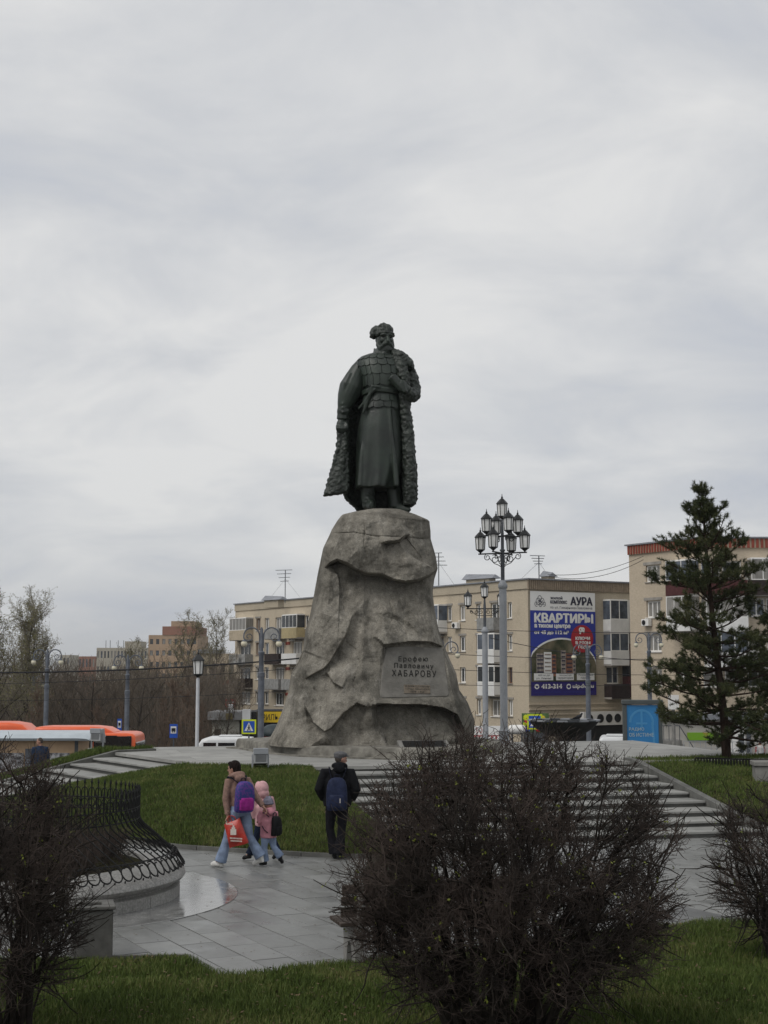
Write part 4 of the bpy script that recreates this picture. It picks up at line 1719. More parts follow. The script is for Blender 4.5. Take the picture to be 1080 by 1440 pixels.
def person(name, label, loc, J, sp, group=None):
    """J: joints in metres (x across the view, y away, z up) from the point between the feet; sp: clothes and sizes"""
    root = thing(name, label, 'person', loc, 0, group)
    s, hs = sp.get('s', 1.0), sp.get('hs', 1.0)
    j = {k: Vector(v) for k, v in J.items()}
    vox = sp.get('vox', 0.011)
    # ---- continuous body
    b = MB()
    h, hq = head_frame(j['head'], sp.get('face', (0, -1)), hs, sp.get('nod', -0.08))
    b.ell(h(0, -0.005, 0.012), (0.074 * hs, 0.094 * hs, 0.108 * hs), 18, 12, hq)
    b.ell(h(0, 0.028, -0.055), (0.056 * hs, 0.062 * hs, 0.06 * hs), 14, 10, hq)
    b.tube([h(0, 0.088, 0.02), h(0, 0.104, -0.01), h(0, 0.112, -0.026), h(0, 0.09, -0.034)], [0.008 * hs, 0.010 * hs, 0.014 * hs, 0.008 * hs], 8)
    b.tube([h(-0.045, 0.075, 0.03), h(0, 0.091, 0.034), h(0.045, 0.075, 0.03)], 0.010 * hs, 8)
    b.tube([h(-0.022, 0.084, -0.064), h(0, 0.093, -0.062), h(0.022, 0.084, -0.064)], 0.008 * hs, 8)
    b.ell(h(0, 0.075, -0.096), 0.020 * hs, 10, 7)
    for q in (-1, 1):
        b.ell(h(0.076 * q, -0.005, 0.0), (0.010 * hs, 0.018 * hs, 0.03 * hs), 8, 6, hq)
    b.tube([j['chest'].lerp(j['neck'], 0.5), j['neck'], h(0, -0.015, -0.06)], [0.075 * s, 0.058 * s, 0.052 * s], 12)
    b.tube([j['pelvis'], j['pelvis'].lerp(j['chest'], 0.5), j['chest'], j['neck']], [0.12 * s, 0.11 * s, 0.13 * s, 0.07 * s], 14, True, [0.09 * s, 0.085 * s, 0.09 * s, 0.06 * s])
    for q in 'LR':
        b.tube([j['hip' + q] + Vector((0, 0, 0.04 * s)), j['hip' + q].lerp(j['knee' + q], .5), j['knee' + q], j['knee' + q].lerp(j['ank' + q], .4), j['ank' + q]], [0.075 * s, 0.066 * s, 0.05 * s, 0.05 * s, 0.035 * s], 10)
        b.tube([j['ank' + q], j['ank' + q].lerp(j['toe' + q], .5), j['toe' + q]], [0.034 * s, 0.032 * s, 0.024 * s], 8)
        b.tube([j['sh' + q], j['sh' + q].lerp(j['el' + q], .5), j['el' + q], j['el' + q].lerp(j['wr' + q], .4), j['wr' + q]], [0.052 * s, 0.045 * s, 0.038 * s, 0.038 * s, 0.025 * s], 10)
        if sp.get('hand' + q, True):
            dr = (j['wr' + q] - j['el' + q]).normalized()
            if 'hd' + q in sp:
                dr = Vector(sp['hd' + q])
            sd = sp.get('th' + q, (0, -1, 0.2))
            add_hand(b, j['wr' + q], dr, sd, s * sp.get('hsz', 1.0), sp.get('curl' + q, 0.45))
    obj('body', fuse(b, vox * 0.85, 1, 0.4, 'body'), M_SKIN, root, smooth=True)
    e_ = MB()
    for q in (-1, 1):
        e_.ell(h(0.031 * q, 0.083, 0.012), (0.012 * hs, 0.006 * hs, 0.006 * hs), 8, 6, hq)
    e_.build('eyes', M_EYE, root, smooth=True)
    # ---- hair
    if sp.get('hair'):
        hb = MB()
        if sp['hair'][1] == 'crop':
            hb.ell(h(0, -0.016, 0.022), (0.078 * hs, 0.092 * hs, 0.104 * hs), 18, 12, hq)
        else:
            hb.ell(h(0, -0.018, 0.034), (0.088 * hs, 0.098 * hs, 0.100 * hs), 18, 12, hq)
            hb.ell(h(0, -0.05, -0.02), (0.078 * hs, 0.062 * hs, 0.09 * hs), 16, 10, hq)
            hb.ell(h(0, 0.058, 0.088), (0.062 * hs, 0.035 * hs, 0.030 * hs), 12, 8, hq)
        me = fuse(hb, 0.012, 1, .4, 'hair')
        obj('hair', me, sp['hair'][0], root, smooth=True)
    # ---- trousers
    t = MB()
    fl = sp.get('flare', 0.07)
    hipc = (j['hipL'] + j['hipR']) / 2
    wst = j['pelvis'].lerp(j['chest'], 0.28)
    ax = (j['hipR'] - j['hipL'])
    hw = max(0.10 * s, ax.length * 0.5 + 0.085 * s)
    upv = Vector((-ax.y, ax.x, 0)).normalized() if ax.length > 1e-6 else Vector((0, 1, 0))
    t.tube([wst, j['pelvis'], hipc - Vector((0, 0, 0.05 * s))], [hw * 0.86, hw, hw * 0.88], 16, True, [0.098 * s, 0.122 * s, 0.105 * s], up=upv)
    for q in 'LR':
        k, a = j['knee' + q], j['ank' + q]
        t.tube([j['hip' + q] + Vector((0, 0, 0.03 * s)), j['hip' + q].lerp(k, .5), k, k.lerp(a, .35), k.lerp(a, .7), a + (a - k) * 0.01], [0.098 * s, 0.088 * s, 0.068 * s, 0.07 * s, fl * s, fl * 1.08 * s], 14)
        for w_ in (0.45, 0.62, 0.78):
            p = k.lerp(a, w_)
            t.tube([p + Vector((-.05 * s, -.045 * s, 0)), p + Vector((0, -.066 * s, -.012)), p + Vector((.05 * s, -.045 * s, .012))], 0.009 * s, 6)
    obj('trousers', fuse(t, vox, 2, .45, 'trousers'), sp['pants'], root, smooth=True)
    # ---- shoes
    for q in 'LR':
        a, to = j['ank' + q], j['toe' + q]
        m_ = MB()
        d = (to - a)
        heel = a - Vector((d.x, d.y, 0)).normalized() * 0.045 * s
        heel.z = a.z - 0.045 * s
        m_.tube([heel, a.lerp(to, .35) - Vector((0, 0, 0.02 * s)), a.lerp(to, .8), to + d.normalized() * 0.02 * s], [0.040 * s, 0.046 * s, 0.046 * s, 0.028 * s], 12, True, [0.038 * s, 0.042 * s, 0.032 * s, 0.02 * s])
        m_.tube([a + Vector((0, 0, 0.03 * s)), a - Vector((0, 0, 0.05 * s))], [0.045 * s, 0.045 * s], 10)
        obj('shoe', fuse(m_, vox * .9, 2, .45, 'shoe'), sp['shoes'], root, smooth=True)
    # ---- jacket
    m_ = MB()
    hem = sp.get('hem', 0.0)
    p0 = j['pelvis'] + Vector((0, 0, hem))
    sax = (j['shR'] - j['shL'])
    su = Vector((-sax.y, sax.x, 0)).normalized()
    sw = sax.length * 0.5
    bulk = sp.get('bulk', 1.0)
    mid = p0.lerp(j['chest'], .55)
    m_.tube([p0, p0.lerp(j['chest'], .12), mid, j['chest'], j['chest'].lerp(j['neck'], .55), j['chest'].lerp(j['neck'], .86), j['neck'] + Vector((0, 0, .02 * s))],
            [sw * .86 * bulk + .01, sw * .92 * bulk + .012, sw * .9 * bulk + .01, sw * 1.0 * bulk + .015, sw * .95, sw * .55, .072 * s], 18, True,
            [.128 * s * bulk, .135 * s * bulk, .128 * s * bulk, .135 * s * bulk, .11 * s, .09 * s, .068 * s], up=su)
    for q in 'LR':
        sh, el, wr = j['sh' + q], j['el' + q], j['wr' + q]
        inn = sh.lerp(j['chest'].lerp(j['neck'], .5), .35)
        m_.tube([inn, sh, sh.lerp(el, .5), el, el.lerp(wr, .5), el.lerp(wr, .93)], [.07 * s * bulk, .078 * s * bulk, .070 * s * bulk, .064 * s * bulk, .056 * s * bulk, .044 * s * bulk], 12)
        for w_ in (0.3, 0.55, 0.8):
            p = el.lerp(wr, w_)
            dd = (wr - el).normalized()
            o_ = dd.orthogonal().normalized()
            o2 = dd.cross(o_)
            rr = .058 * s * bulk * (1 - .2 * w_)
            m_.tube([p + (o_ * math.cos(a) + o2 * math.sin(a)) * rr + dd * .012 * math.sin(a * 2 + w_ * 9) for a in np.linspace(0, 6.28, 11)], .008 * s, 5, False)
    for w_ in (0.3, 0.5, 0.72):
        p = p0.lerp(j['chest'], w_)
        m_.tube([p + Vector((math.cos(a) * (sw * .9 * bulk + .005), math.sin(a) * .128 * s * bulk, .02 * math.sin(a * 3 + w_ * 7))) for a in np.linspace(0, 6.28, 17)], .010 * s, 5, False)
    jk = obj('jacket', fuse(m_, vox, 2, .4, 'jacket'), sp['jacket'], root, smooth=True)
    if sp.get('hood') == 'down':
        m_ = MB()
        nk = j['neck']
        bk = Vector(sp.get('back', (0, -1, 0)))
        sd = Vector((-bk.y, bk.x, 0))
        pts = [nk + bk * (.10 * s * math.cos(a)) + sd * (.105 * s * math.sin(a)) + Vector((0, 0, .035 * s + .02 * s * math.cos(a))) for a in np.linspace(-2.6, 2.6, 15)]
        m_.tube(pts, [(.028 + .028 * max(0, math.cos(a))) * s for a in np.linspace(-2.6, 2.6, 15)], 10)
        m_.ell(nk + bk * .12 * s + Vector((0, 0, .0)), (.095 * s, .06 * s, .075 * s), 14, 9, Matrix((sd, bk, Vector((0, 0, 1)))).transposed().to_quaternion())
        obj('hood', fuse(m_, vox, 2, .45, 'hood'), sp['jacket'], jk, smooth=True)
    if sp.get('hood') == 'up':
        m_ = MB()
        m_.ell(h(0, -0.03, 0.03), (0.105 * hs, 0.115 * hs, 0.13 * hs), 18, 12, hq)
        m_.ell(h(0, -0.05, -0.07), (0.10 * hs, 0.10 * hs, 0.09 * hs), 16, 10, hq)
        m_.tube([h(.09 * math.sin(a), .055, .02 + .115 * math.cos(a)) for a in np.linspace(-2.5, 2.5, 15)], .022 * hs, 8)
        obj('hood', fuse(m_, vox, 2, .45, 'hood'), sp.get('hoodmat', sp['jacket']), jk, smooth=True)
    if sp.get('cap'):
        m_ = MB()
        m_.ell(h(0, -0.012, 0.075), (0.098 * hs, 0.118 * hs, 0.055 * hs), 18, 10, hq)
        m_.ell(h(0, -0.03, 0.05), (0.088 * hs, 0.095 * hs, 0.07 * hs), 18, 10, hq)
        m_.ell(h(0, 0.09, 0.058), (0.068 * hs, 0.06 * hs, 0.014 * hs), 14, 8, hq)
        obj('flat_cap', fuse(m_, 0.009, 2, .4, 'flat_cap'), sp['cap'], root, smooth=True)
    if sp.get('beanie'):
        m_ = MB()
        m_.ell(h(0, -0.012, 0.045), (0.088 * hs, 0.104 * hs, 0.095 * hs), 18, 12, hq)
        m_.tube([h(.085 * math.sin(a), -.01 + .10 * math.cos(a), .012) for a in np.linspace(0, 6.283, 21)], .016 * hs, 8, False)
        m_.ell(h(.04, -.02, .128), .028 * hs, 10, 7)
        m_.ell(h(-.04, -.02, .128), .028 * hs, 10, 7)
        obj('knit_hat', fuse(m_, 0.010, 2, .4, 'knit_hat'), sp['beanie'], root, smooth=True)
    return root


def backpack(name, label, loc, back, up, w, hgt_, d, m_body, m_pocket, m_trim, strap_pts, group=None, tilt=0.0, zip_tag=None):
    """loc: centre of the pack against the wearer's back; back: horizontal direction it sticks out"""
    root = thing(name, label, 'backpack', loc, math.atan2(back[1], back[0]) + R(90))
    # local: -y... the pack sticks out along local -y after rotation
    b = MB()
    ring = []
    for (z, sc) in ((-.5, .82), (-.46, .95), (-.3, 1.0), (0, 1.0), (.25, .94), (.40, .78), (.48, .52), (.5, .25)):
        rr = []
        for k in range(28):
            a = 2 * math.pi * k / 28
            e = .6
            x = math.copysign(abs(math.cos(a)) ** e, math.cos(a)) * w / 2 * sc
            y = math.copysign(abs(math.sin(a)) ** e, math.sin(a)) * d / 2 * (0.55 + .45 * sc) - d / 2
            rr.append((x, y - .02 * math.cos(z * 3), z * hgt_))
        ring.append(rr)
    b.loft(ring)
    bo = b.build('pack_body', m_body, root, smooth='auto')
    p = MB()
    ring = []
    for (z, sc) in ((-.42, .8), (-.40, .95), (-.25, 1.0), (-.08, .98), (-.03, .85), (-.01, .6)):
        rr = []
        for k in range(24):
            a = 2 * math.pi * k / 24
            e = .55
            x = math.copysign(abs(math.cos(a)) ** e, math.cos(a)) * w * .38 * sc
            y = math.copysign(abs(math.sin(a)) ** e, math.sin(a)) * d * .22 * sc - d * 1.04
            rr.append((x, y, z * hgt_))
        ring.append(rr)
    p.loft(ring)
    p.build('pocket', m_pocket, root, smooth='auto')
    z_ = MB()
    z_.tube([(w * .36 * math.cos(a), -d * 1.13, hgt_ * (-.06 + .015 * math.sin(a))) for a in np.linspace(math.pi, 0, 9)], .006, 5)
    z_.tube([(w * .40 * math.cos(a), -d * (.98 - .18 * math.sin(a)), hgt_ * (.08 + .36 * math.sin(a))) for a in np.linspace(math.pi, 0, 15)], .006, 5)
    z_.build('zip', m_trim, root)
    hd = MB()
    hd.tube([(-.045, -.03, hgt_ * .47), (-.04, -.035, hgt_ * .47 + .05), (0, -.04, hgt_ * .47 + .065), (.04, -.035, hgt_ * .47 + .05), (.045, -.03, hgt_ * .47)], .008, 6)
    hd.build('carry_handle', m_trim, root)
    for pts in strap_pts:
        sp_ = MB()
        sp_.tube(pts, .007, 6, True, .022)
        o = sp_.build('strap', m_trim, root, smooth='auto')
        o.matrix_parent_inverse = Matrix.Identity(4)
        # strap points are given in world space
        inv = Matrix.Translation(loc) @ Matrix.Rotation(root.rotation_euler.z, 4, 'Z')
        o.data.transform(inv.inverted())
    if zip_tag:
        t = MB()
        t.box(.05, .062, -d * 1.27, -d * 1.255, -hgt_ * .26, -hgt_ * .12)
        t.build('zip_tag', zip_tag, root)
    if tilt:
        root.rotation_euler = (tilt, 0, root.rotation_euler.z)
    return root


# ---- woman leading two children
M_HOODIE = cloth('tan_fleece', (0.235, 0.15, 0.122), scale=20)
M_JEANS = cloth('light_denim', (0.20, 0.255, 0.36), scale=9, var=0.25)
M_PINK = cloth('pink_nylon', (0.50, 0.225, 0.265), rough=0.55, scale=8)
M_PALEPINK = cloth('pale_pink_nylon', (0.56, 0.33, 0.34), rough=0.6, scale=8)
M_LILAC = cloth('lilac_knit', (0.17, 0.165, 0.21), scale=30, bump=0.5, bscale=60)
M_NAVY = cloth('navy_cloth', (0.012, 0.018, 0.035))
M_BLACK = cloth('black_cloth', (0.009, 0.0095, 0.011))
M_BLACKP = cloth('black_trousers', (0.011, 0.011, 0.014))
M_NAVYPACK = cloth('navy_nylon', (0.020, 0.026, 0.055), rough=0.6)
M_NAVYTRIM = cloth('dark_trim', (0.013, 0.015, 0.026), rough=0.6)
M_PACKBLUE = mat('patterned_nylon', (0.028, 0.04, 0.17), rough=0.55, col2=(0.10, 0.035, 0.20), scale=26, detail=2, lo=.48, hi=.56, bump=.2, bscale=30)
M_PACKPINK = cloth('magenta_nylon', (0.27, 0.025, 0.20), rough=0.5)
M_BLACKPACK = cloth('black_pack', (0.010, 0.010, 0.011), rough=0.55)

wl_ = G(336, 1219, 0.0)
JW = dict(pelvis=(0, 0, .85), chest=(-.03, 0, 1.19), neck=(-.06, .01, 1.37), head=(-.095, .02, 1.51),
          hipL=(-.065, -.05, .83), hipR=(.07, .05, .83), kneeL=(-.18, -.05, .45), ankL=(-.285, -.04, .085), toeL=(-.42, .02, .035),
          kneeR=(.15, .05, .46), ankR=(.335, .04, .15), toeR=(.225, .09, .035),
          shL=(-.165, -.07, 1.325), elL=(-.205, -.09, 1.05), wrL=(-.165, -.13, .79), shR=(.105, .07, 1.325), elR=(.235, .03, 1.10), wrR=(.375, -.03, .925))
woman = person('person', 'woman in tan fleece and light jeans leading two children by the hand', (wl_.x, wl_.y, 0), JW,
               dict(face=(-.93, .36), hair=(M_HAIRD, 'short'), pants=M_JEANS, flare=.088, shoes=M_WHITE_SHOE, jacket=M_HOODIE, hood='down', back=(.6, -.8, 0), hem=.07, bulk=.93,
                    curlL=1.15, curlR=.9, hdL=(.15, .0, -1), thL=(-.6, -.6, .1), thR=(0, -1, .3)))
wv = Vector((wl_.x, wl_.y, 0))
pk = wv + Vector((.045, -.13, 1.10))
backpack('school_backpack', 'blue and purple patterned backpack with magenta pocket on the woman', pk, (.55, -.83), None, .32, .47, .16, M_PACKBLUE, M_PACKPINK, M_NAVYTRIM,
         [[wv + Vector(p) for p in ((-.02, -.15, 1.30), (-.12, -.15, 1.38), (-.19, -.04, 1.38), (-.20, .02, 1.2))],
          [wv + Vector(p) for p in ((.09, -.1, 1.30), (.10, -.02, 1.39), (.06, .12, 1.38), (.05, .15, 1.2))]], tilt=0.06)

# red carrier bag in her left hand
bg = wv + Vector((-.10, -.16, .70))
bag = thing('shopping_bag', 'red plastic shopping bag with white print in the hand of the woman', 'bag', bg)
M_RED = mat('red_plastic', (0.42, 0.035, 0.022), rough=0.35, var=0.25, scale=7, bump=.5, bscale=9, spec=.5)
M_PRINT = mat('white_print', (0.62, 0.56, 0.5), rough=0.6, var=.1)
b_ = MB()
rings = []
for iz in range(9):
    t = iz / 8
    z = .02 - .42 * t
    hw = .135 + .03 * t
    th = .018 + .05 * math.sin(math.pi * min(1, t * 1.05)) ** .8
    xo = .13 * t
    rings.append([(xo + hw * math.copysign(abs(math.cos(a)) ** .7, math.cos(a)), th * math.copysign(abs(math.sin(a)) ** .8, math.sin(a)) + .012 * math.sin(3 * a + iz), z + .05 * math.cos(a) * (1 if iz > 0 else 1.2)) for a in np.linspace(0, 2 * math.pi, 28, endpoint=False)])
b_.loft(rings)
b_.build('bag_body', M_RED, bag, smooth='auto')
b_ = MB()
b_.tube([(-.07, 0, .0), (-.075, -.0, .07), (-.045, 0, .115), (-.02, 0, .06), (.0, 0, .0)], .008, 6, True, .016)
b_.tube([(.07, 0, .04), (.05, 0, .09), (.0, 0, .115), (-.03, 0, .11)], .008, 6, True, .016)
b_.build('handle', M_RED, bag)
pr = MB()
for (x, z, w, h_) in ((.035, -.16, .10, .10), (.035, -.095, .06, .035), (.035, -.06, .03, .03)):
    pr.box(x - w / 2, x + w / 2, -.079, -.074, z - h_ / 2, z + h_ / 2)
for (x, z, w) in ((.085, -.27, .22), (.09, -.315, .20), (-.03, -.02, .12)):
    for q in range(9):
        x0 = x - w / 2 + w * q / 9
        pr.box(x0, x0 + w / 9 * .7, -.079 if z > -.3 else -.072, -.074 if z > -.3 else -.067, z - .012 - .06 * (x0 - x), z + .012 - .06 * (x0 - x))
pr.build('print', M_PRINT, bag)
bag.scale = (.9, 1, .88)

cl = G(377, 1217, 0.0)
JB = dict(pelvis=(.0, 0, .49), chest=(.0, 0, .70), neck=(.0, 0, .83), head=(-.012, .0, .945),
          hipL=(-.045, -.02, .48), hipR=(.045, .02, .48), kneeL=(-.06, -.03, .28), ankL=(-.05, -.03, .07), toeL=(-.13, .0, .025), kneeR=(.08, .03, .29), ankR=(.19, .04, .13), toeR=(.22, .05, .035),
          shL=(-.10, -.05, .795), elL=(-.16, -.08, .67), wrL=(-.075, -.06, .80), shR=(.085, .05, .795), elR=(.10, .08, .63), wrR=(.06, .08, .5))
person('person', 'child in pink jacket and lilac knit hat with black backpack', (cl.x, cl.y, 0), JB,
       dict(s=.72, hs=.86, face=(-.8, .6), beanie=M_LILAC, pants=M_JEANS, flare=.088, shoes=M_BLACK_SHOE, jacket=M_PINK, hood='down', back=(.6, -.8, 0), bulk=1.25, hem=-.06, curlL=.8, hdL=(0, 0, 1), vox=.010))
cv = Vector((cl.x, cl.y, 0))
backpack('small_backpack', 'small black backpack worn by the child in the lilac hat', cv + Vector((.075, -.06, .62)), (.85, -.5), None, .20, .30, .11, M_BLACKPACK, M_BLACKPACK, M_NAVYTRIM,
         [[cv + Vector(p) for p in ((.02, -.12, .76), (-.05, -.14, .82), (-.10, -.06, .83), (-.13, .03, .7))],
          [cv + Vector(p) for p in ((-.0, -.13, .52), (-.05, -.15, .56), (-.09, -.12, .62))]])

ca = G(367, 1213, 0.0)
JC = dict(pelvis=(.03, 0, .60), chest=(.0, 0, .86), neck=(-.02, 0, 1.0), head=(-.03, .0, 1.12),
          hipL=(-.03, -.02, .59), hipR=(.09, .02, .59), kneeL=(-.10, -.03, .36), ankL=(-.21, -.03, .10), toeL=(-.31, .0, .03), kneeR=(.16, .03, .33), ankR=(.25, .04, .12), toeR=(.17, .05, .03),
          shL=(-.13, -.05, .96), elL=(-.15, -.06, .80), wrL=(-.12, -.02, .66), shR=(.11, .05, .96), elR=(.15, .06, .80), wrR=(.09, .0, .70))
person('person', 'child with pale pink hood up and navy trousers beside the woman', (ca.x, ca.y + .28, 0), JC,
       dict(s=.8, hs=.9, face=(-.85, .5), pants=M_NAVY, flare=.075, shoes=M_BLACK_SHOE, jacket=M_PALEPINK, hood='up', bulk=1.2, hem=-.05, vox=.011))

# ---- man walking away
ml = G(474, 1208, 0.0)
JM = dict(pelvis=(0, 0, .90), chest=(.01, 0, 1.24), neck=(.035, .0, 1.455), head=(.055, .02, 1.60),
          hipL=(-.095, 0, .88), hipR=(.095, 0, .88), kneeL=(-.12, .05, .48), ankL=(-.045, .06, .09), toeL=(-.05, .2, .03), kneeR=(.075, -.01, .48), ankR=(.035, -.04, .09), toeR=(.05, .1, .03),
          shL=(-.20, 0, 1.385), elL=(-.30, -.06, 1.12), wrL=(-.215, .04, .94), shR=(.21, .0, 1.385), elR=(.315, -.06, 1.12), wrR=(.235, .04, .93))
person('person', 'man in black coat and grey flat cap walking away', (ml.x, ml.y, 0), JM,
       dict(face=(.86, .45), hair=(M_HAIRG, 'crop'), cap=cloth('grey_wool', (0.105, 0.105, 0.108), scale=40), pants=M_BLACKP, flare=.085, shoes=M_BLACK_SHOE, jacket=M_BLACK, hood='down', back=(0, -1, 0), bulk=1.18, hem=-.06, handL=False, handR=False))
mv = Vector((ml.x, ml.y, 0))
backpack('navy_backpack', 'navy backpack on the back of the man in the grey cap', mv + Vector((.0, -.13, 1.06)), (0, -1), None, .34, .52, .17, M_NAVYPACK, M_NAVYPACK, M_NAVYTRIM,
         [[mv + Vector(p) for p in ((-.08, -.15, 1.28), (-.12, -.13, 1.40), (-.13, -.02, 1.47), (-.14, .12, 1.36))],
          [mv + Vector(p) for p in ((.08, -.15, 1.28), (.13, -.13, 1.40), (.15, -.02, 1.47), (.16, .12, 1.36))]], zip_tag=M_PRINT)


def stand(sc=1.0, dx=0.0):
    return {k: Vector(v) * sc for k, v in dict(pelvis=(0, 0, .90), chest=(0, 0, 1.24), neck=(0, .0, 1.45), head=(-.02, .0, 1.59),
            hipL=(-.09, 0, .88), hipR=(.09, 0, .88), kneeL=(-.11, 0, .48), ankL=(-.14, .0, .09), toeL=(-.26, -.02, .03), kneeR=(.10, .0, .48), ankR=(.16, .0, .09), toeR=(.05, .02, .03),
            shL=(-.17, -.05, 1.38), elL=(-.21, -.06, 1.10), wrL=(-.26, -.04, .86), shR=(.17, .05, 1.38), elR=(.22, .06, 1.10), wrR=(.18, .04, .85)).items()}


fp_ = W(57, 1037, 45.0)
person('person', 'man with shaven head in dark blue jacket by the beige kiosk', (fp_.x, 45.0, fp_.z - 1.72), stand(),
       dict(face=(-1, -.1), hair=(M_HAIRG, 'crop'), pants=M_BLACKP, shoes=M_BLACK_SHOE, jacket=cloth('blue_jacket', (0.02, 0.032, 0.06)), bulk=1.15, hem=-.06, vox=.02))
fp_ = W(1069, 1043, 96.0)
person('person', 'distant passer-by in white top and black trousers by the red door', (fp_.x, 96.0, fp_.z - 1.70), stand(),
       dict(face=(-1, -.2), hair=(M_HAIRD, 'short'), pants=M_BLACKP, shoes=M_BLACK_SHOE, jacket=cloth('white_top', (0.5, 0.48, 0.46)), hem=.02, vox=.025))
# ================================================================== lamps
M_POLE = mat('pale_pole_paint', (0.30, 0.315, 0.335), rough=0.5, var=0.1, scale=3, stain=0.3, stain_col=(0.15, 0.155, 0.16))
M_POLED = mat('grey_pole_paint', (0.075, 0.082, 0.092), rough=0.5, var=0.15, scale=4)
M_LANT = mat('lantern_iron', (0.02, 0.021, 0.022), rough=0.45, var=0.2)
M_LGLASS = mat('frosted_glass', (0.80, 0.80, 0.78), rough=0.35, var=0.08, scale=6)
M_GLOBE = mat('cream_globe', (0.62, 0.58, 0.44), rough=0.35, var=0.06)


def lantern(parent, x, y, z, s=1.0):
    """hexagonal lantern: bottom holder at z. Part = lantern frame, sub-part = glass"""
    m_ = MB()
    n = 6
    c = (x, y, z)
    m_.lathe([(0.0, -.05 * s), (.022 * s, -.045 * s), (.022 * s, .0), (.055 * s, .03 * s), (.10 * s, .07 * s), (.125 * s, .08 * s), (.125 * s, .10 * s), (0.0, .10 * s)], n, c)
    for k in range(n):
        a = 2 * math.pi * k / n
        p0 = (x + .12 * s * math.cos(a), y + .12 * s * math.sin(a), z + .10 * s)
        p1 = (x + .14 * s * math.cos(a), y + .14 * s * math.sin(a), z + .44 * s)
        m_.tube([p0, p1], .011 * s, 4)
    m_.lathe([(.165 * s, .435 * s), (.165 * s, .455 * s), (.13 * s, .50 * s), (.05 * s, .585 * s), (.025 * s, .60 * s), (.03 * s, .63 * s), (.012 * s, .66 * s), (.008 * s, .72 * s), (0, .73 * s)], n, c)
    m_.lathe([(0, .44 * s), (.165 * s, .435 * s)], n, c)
    fr = m_.build('lantern', M_LANT, parent)
    g = MB()
    g.lathe([(.108 * s, .10 * s), (.127 * s, .435 * s)], n, c)
    g.build('lantern_glass', M_LGLASS, fr)
    return fr


def spiral(mb, c, ax, r0, r1, a0, turns, t=0.012, n=18):
    pts = []
    for q in range(n + 1):
        f = q / n
        a = a0 + turns * 2 * math.pi * f
        r = r0 + (r1 - r0) * f
        pts.append((c[0] + ax[0] * r * math.cos(a), c[1] + ax[1] * r * math.cos(a), c[2] + r * math.sin(a)))
    mb.tube(pts, t, 5)


def base_column(root, h, m):
    b = MB()
    b.lathe([(.17, 0), (.17, .06), (.145, .10), (.145, .30), (.16, .33), (.12, .38), (.105, .44), (.105, h - .12), (.125, h - .10), (.135, h - .04), (.125, h), (.09, h + .06), (.06, h + .12)], 10)
    b.build('column', m, root, smooth='auto')


# nine-lantern candelabrum
p = W(709, 1040, 39.8)
cand = thing('candelabra_lamp', 'tall candelabra lamp post with nine lanterns on a pale column', 'lamp post', (p.x, 39.8, 1.0))
zc = W(709, 822, 39.8).z - 1.0
za = W(709, 778, 39.8).z - 1.0
base_column(cand, zc, M_POLE)
m_ = MB()
m_.lathe([(.055, zc + .1), (.055, za - .4), (.06, za - .38), (.055, za + .05), (.075, za + .06), (.075, za + .1), (.045, za + .12), (.045, za + .52), (.02, za + .95)], 10)
m_.build('shaft', M_POLED, cand, smooth='auto')
for (tier, rad_, th0, zo) in ((0, .67, R(-27), 0), (1, .47, R(17), .48)):
    for k in range(4):
        a = th0 + k * math.pi / 2
        ax = (math.cos(a), math.sin(a))
        m_ = MB()
        m_.tube([(ax[0] * .04, ax[1] * .04, za + zo), (ax[0] * (rad_ + .06), ax[1] * (rad_ + .06), za + zo)], .02, 6)
        if tier == 0:
            spiral(m_, (ax[0] * .46, ax[1] * .46, za - .10), ax, .10, .035, R(90), -1.3)
            spiral(m_, (ax[0] * .24, ax[1] * .24, za - .16), ax, .13, .04, R(60), 1.3)
            m_.tube([(ax[0] * .05, ax[1] * .05, za - .38), (ax[0] * .12, ax[1] * .12, za - .33), (ax[0] * .25, ax[1] * .25, za - .28), (ax[0] * .40, ax[1] * .40, za - .12)], .012, 5)
        else:
            spiral(m_, (ax[0] * .28, ax[1] * .28, za + zo - .08), ax, .07, .03, R(90), 1.2)
        m_.build('arm', M_LANT, cand)
        lantern(cand, ax[0] * rad_, ax[1] * rad_, za + zo + .03)
lantern(cand, 0, 0, za + .95)

# three-lantern lamp further back
p = W(683, 1045, 53.0)
gz = hgt(p.x, 53.0)
tri = thing('lantern_lamp', 'pale lamp post with three lanterns beside the rock pedestal', 'lamp post', (p.x, 53.0, gz))
zc = W(683, 886, 53.0).z - gz
za = W(683, 856, 53.0).z - gz
base_column(tri, zc, M_POLE)
m_ = MB()
m_.lathe([(.055, zc + .1), (.05, za + .1), (.03, za + .36)], 8)
m_.build('shaft', M_POLED, tri, smooth='auto')
for s_ in (-1, 1):
    m_ = MB()
    m_.tube([(0, 0, za), (s_ * .68, 0, za)], .022, 6)
    m_.tube([(0, 0, za - .26), (s_ * .30, 0, za - .24), (s_ * .55, 0, za - .06)], .014, 5)
    for q in range(3):
        spiral(m_, (s_ * (.14 + .17 * q), 0, za - .12), (1, 0), .085 - .01 * q, .03, R(90), 1.3 * (-1 if q % 2 else 1))
    m_.build('arm', M_LANT, tri)
    lantern(tri, s_ * .62, 0, za + .03)
lantern(tri, 0, 0, za + .36)

# single lantern on a white post
p = W(277, 1050, 41.5)
gz = hgt(p.x, 41.5)
one = thing('post_lantern', 'single black lantern on a slim white post behind the platform', 'lamp post', (p.x, 41.5, gz))
zl = W(277, 953, 41.5).z - gz
m_ = MB()
m_.lathe([(.085, 0), (.085, .5), (.055, .56), (.05, zl - .04), (.03, zl)], 12)
m_.build('post', mat('white_post', (0.47, 0.48, 0.50), rough=.5, var=.08), one, smooth='auto')
lantern(one, 0, 0, zl, 1.12)


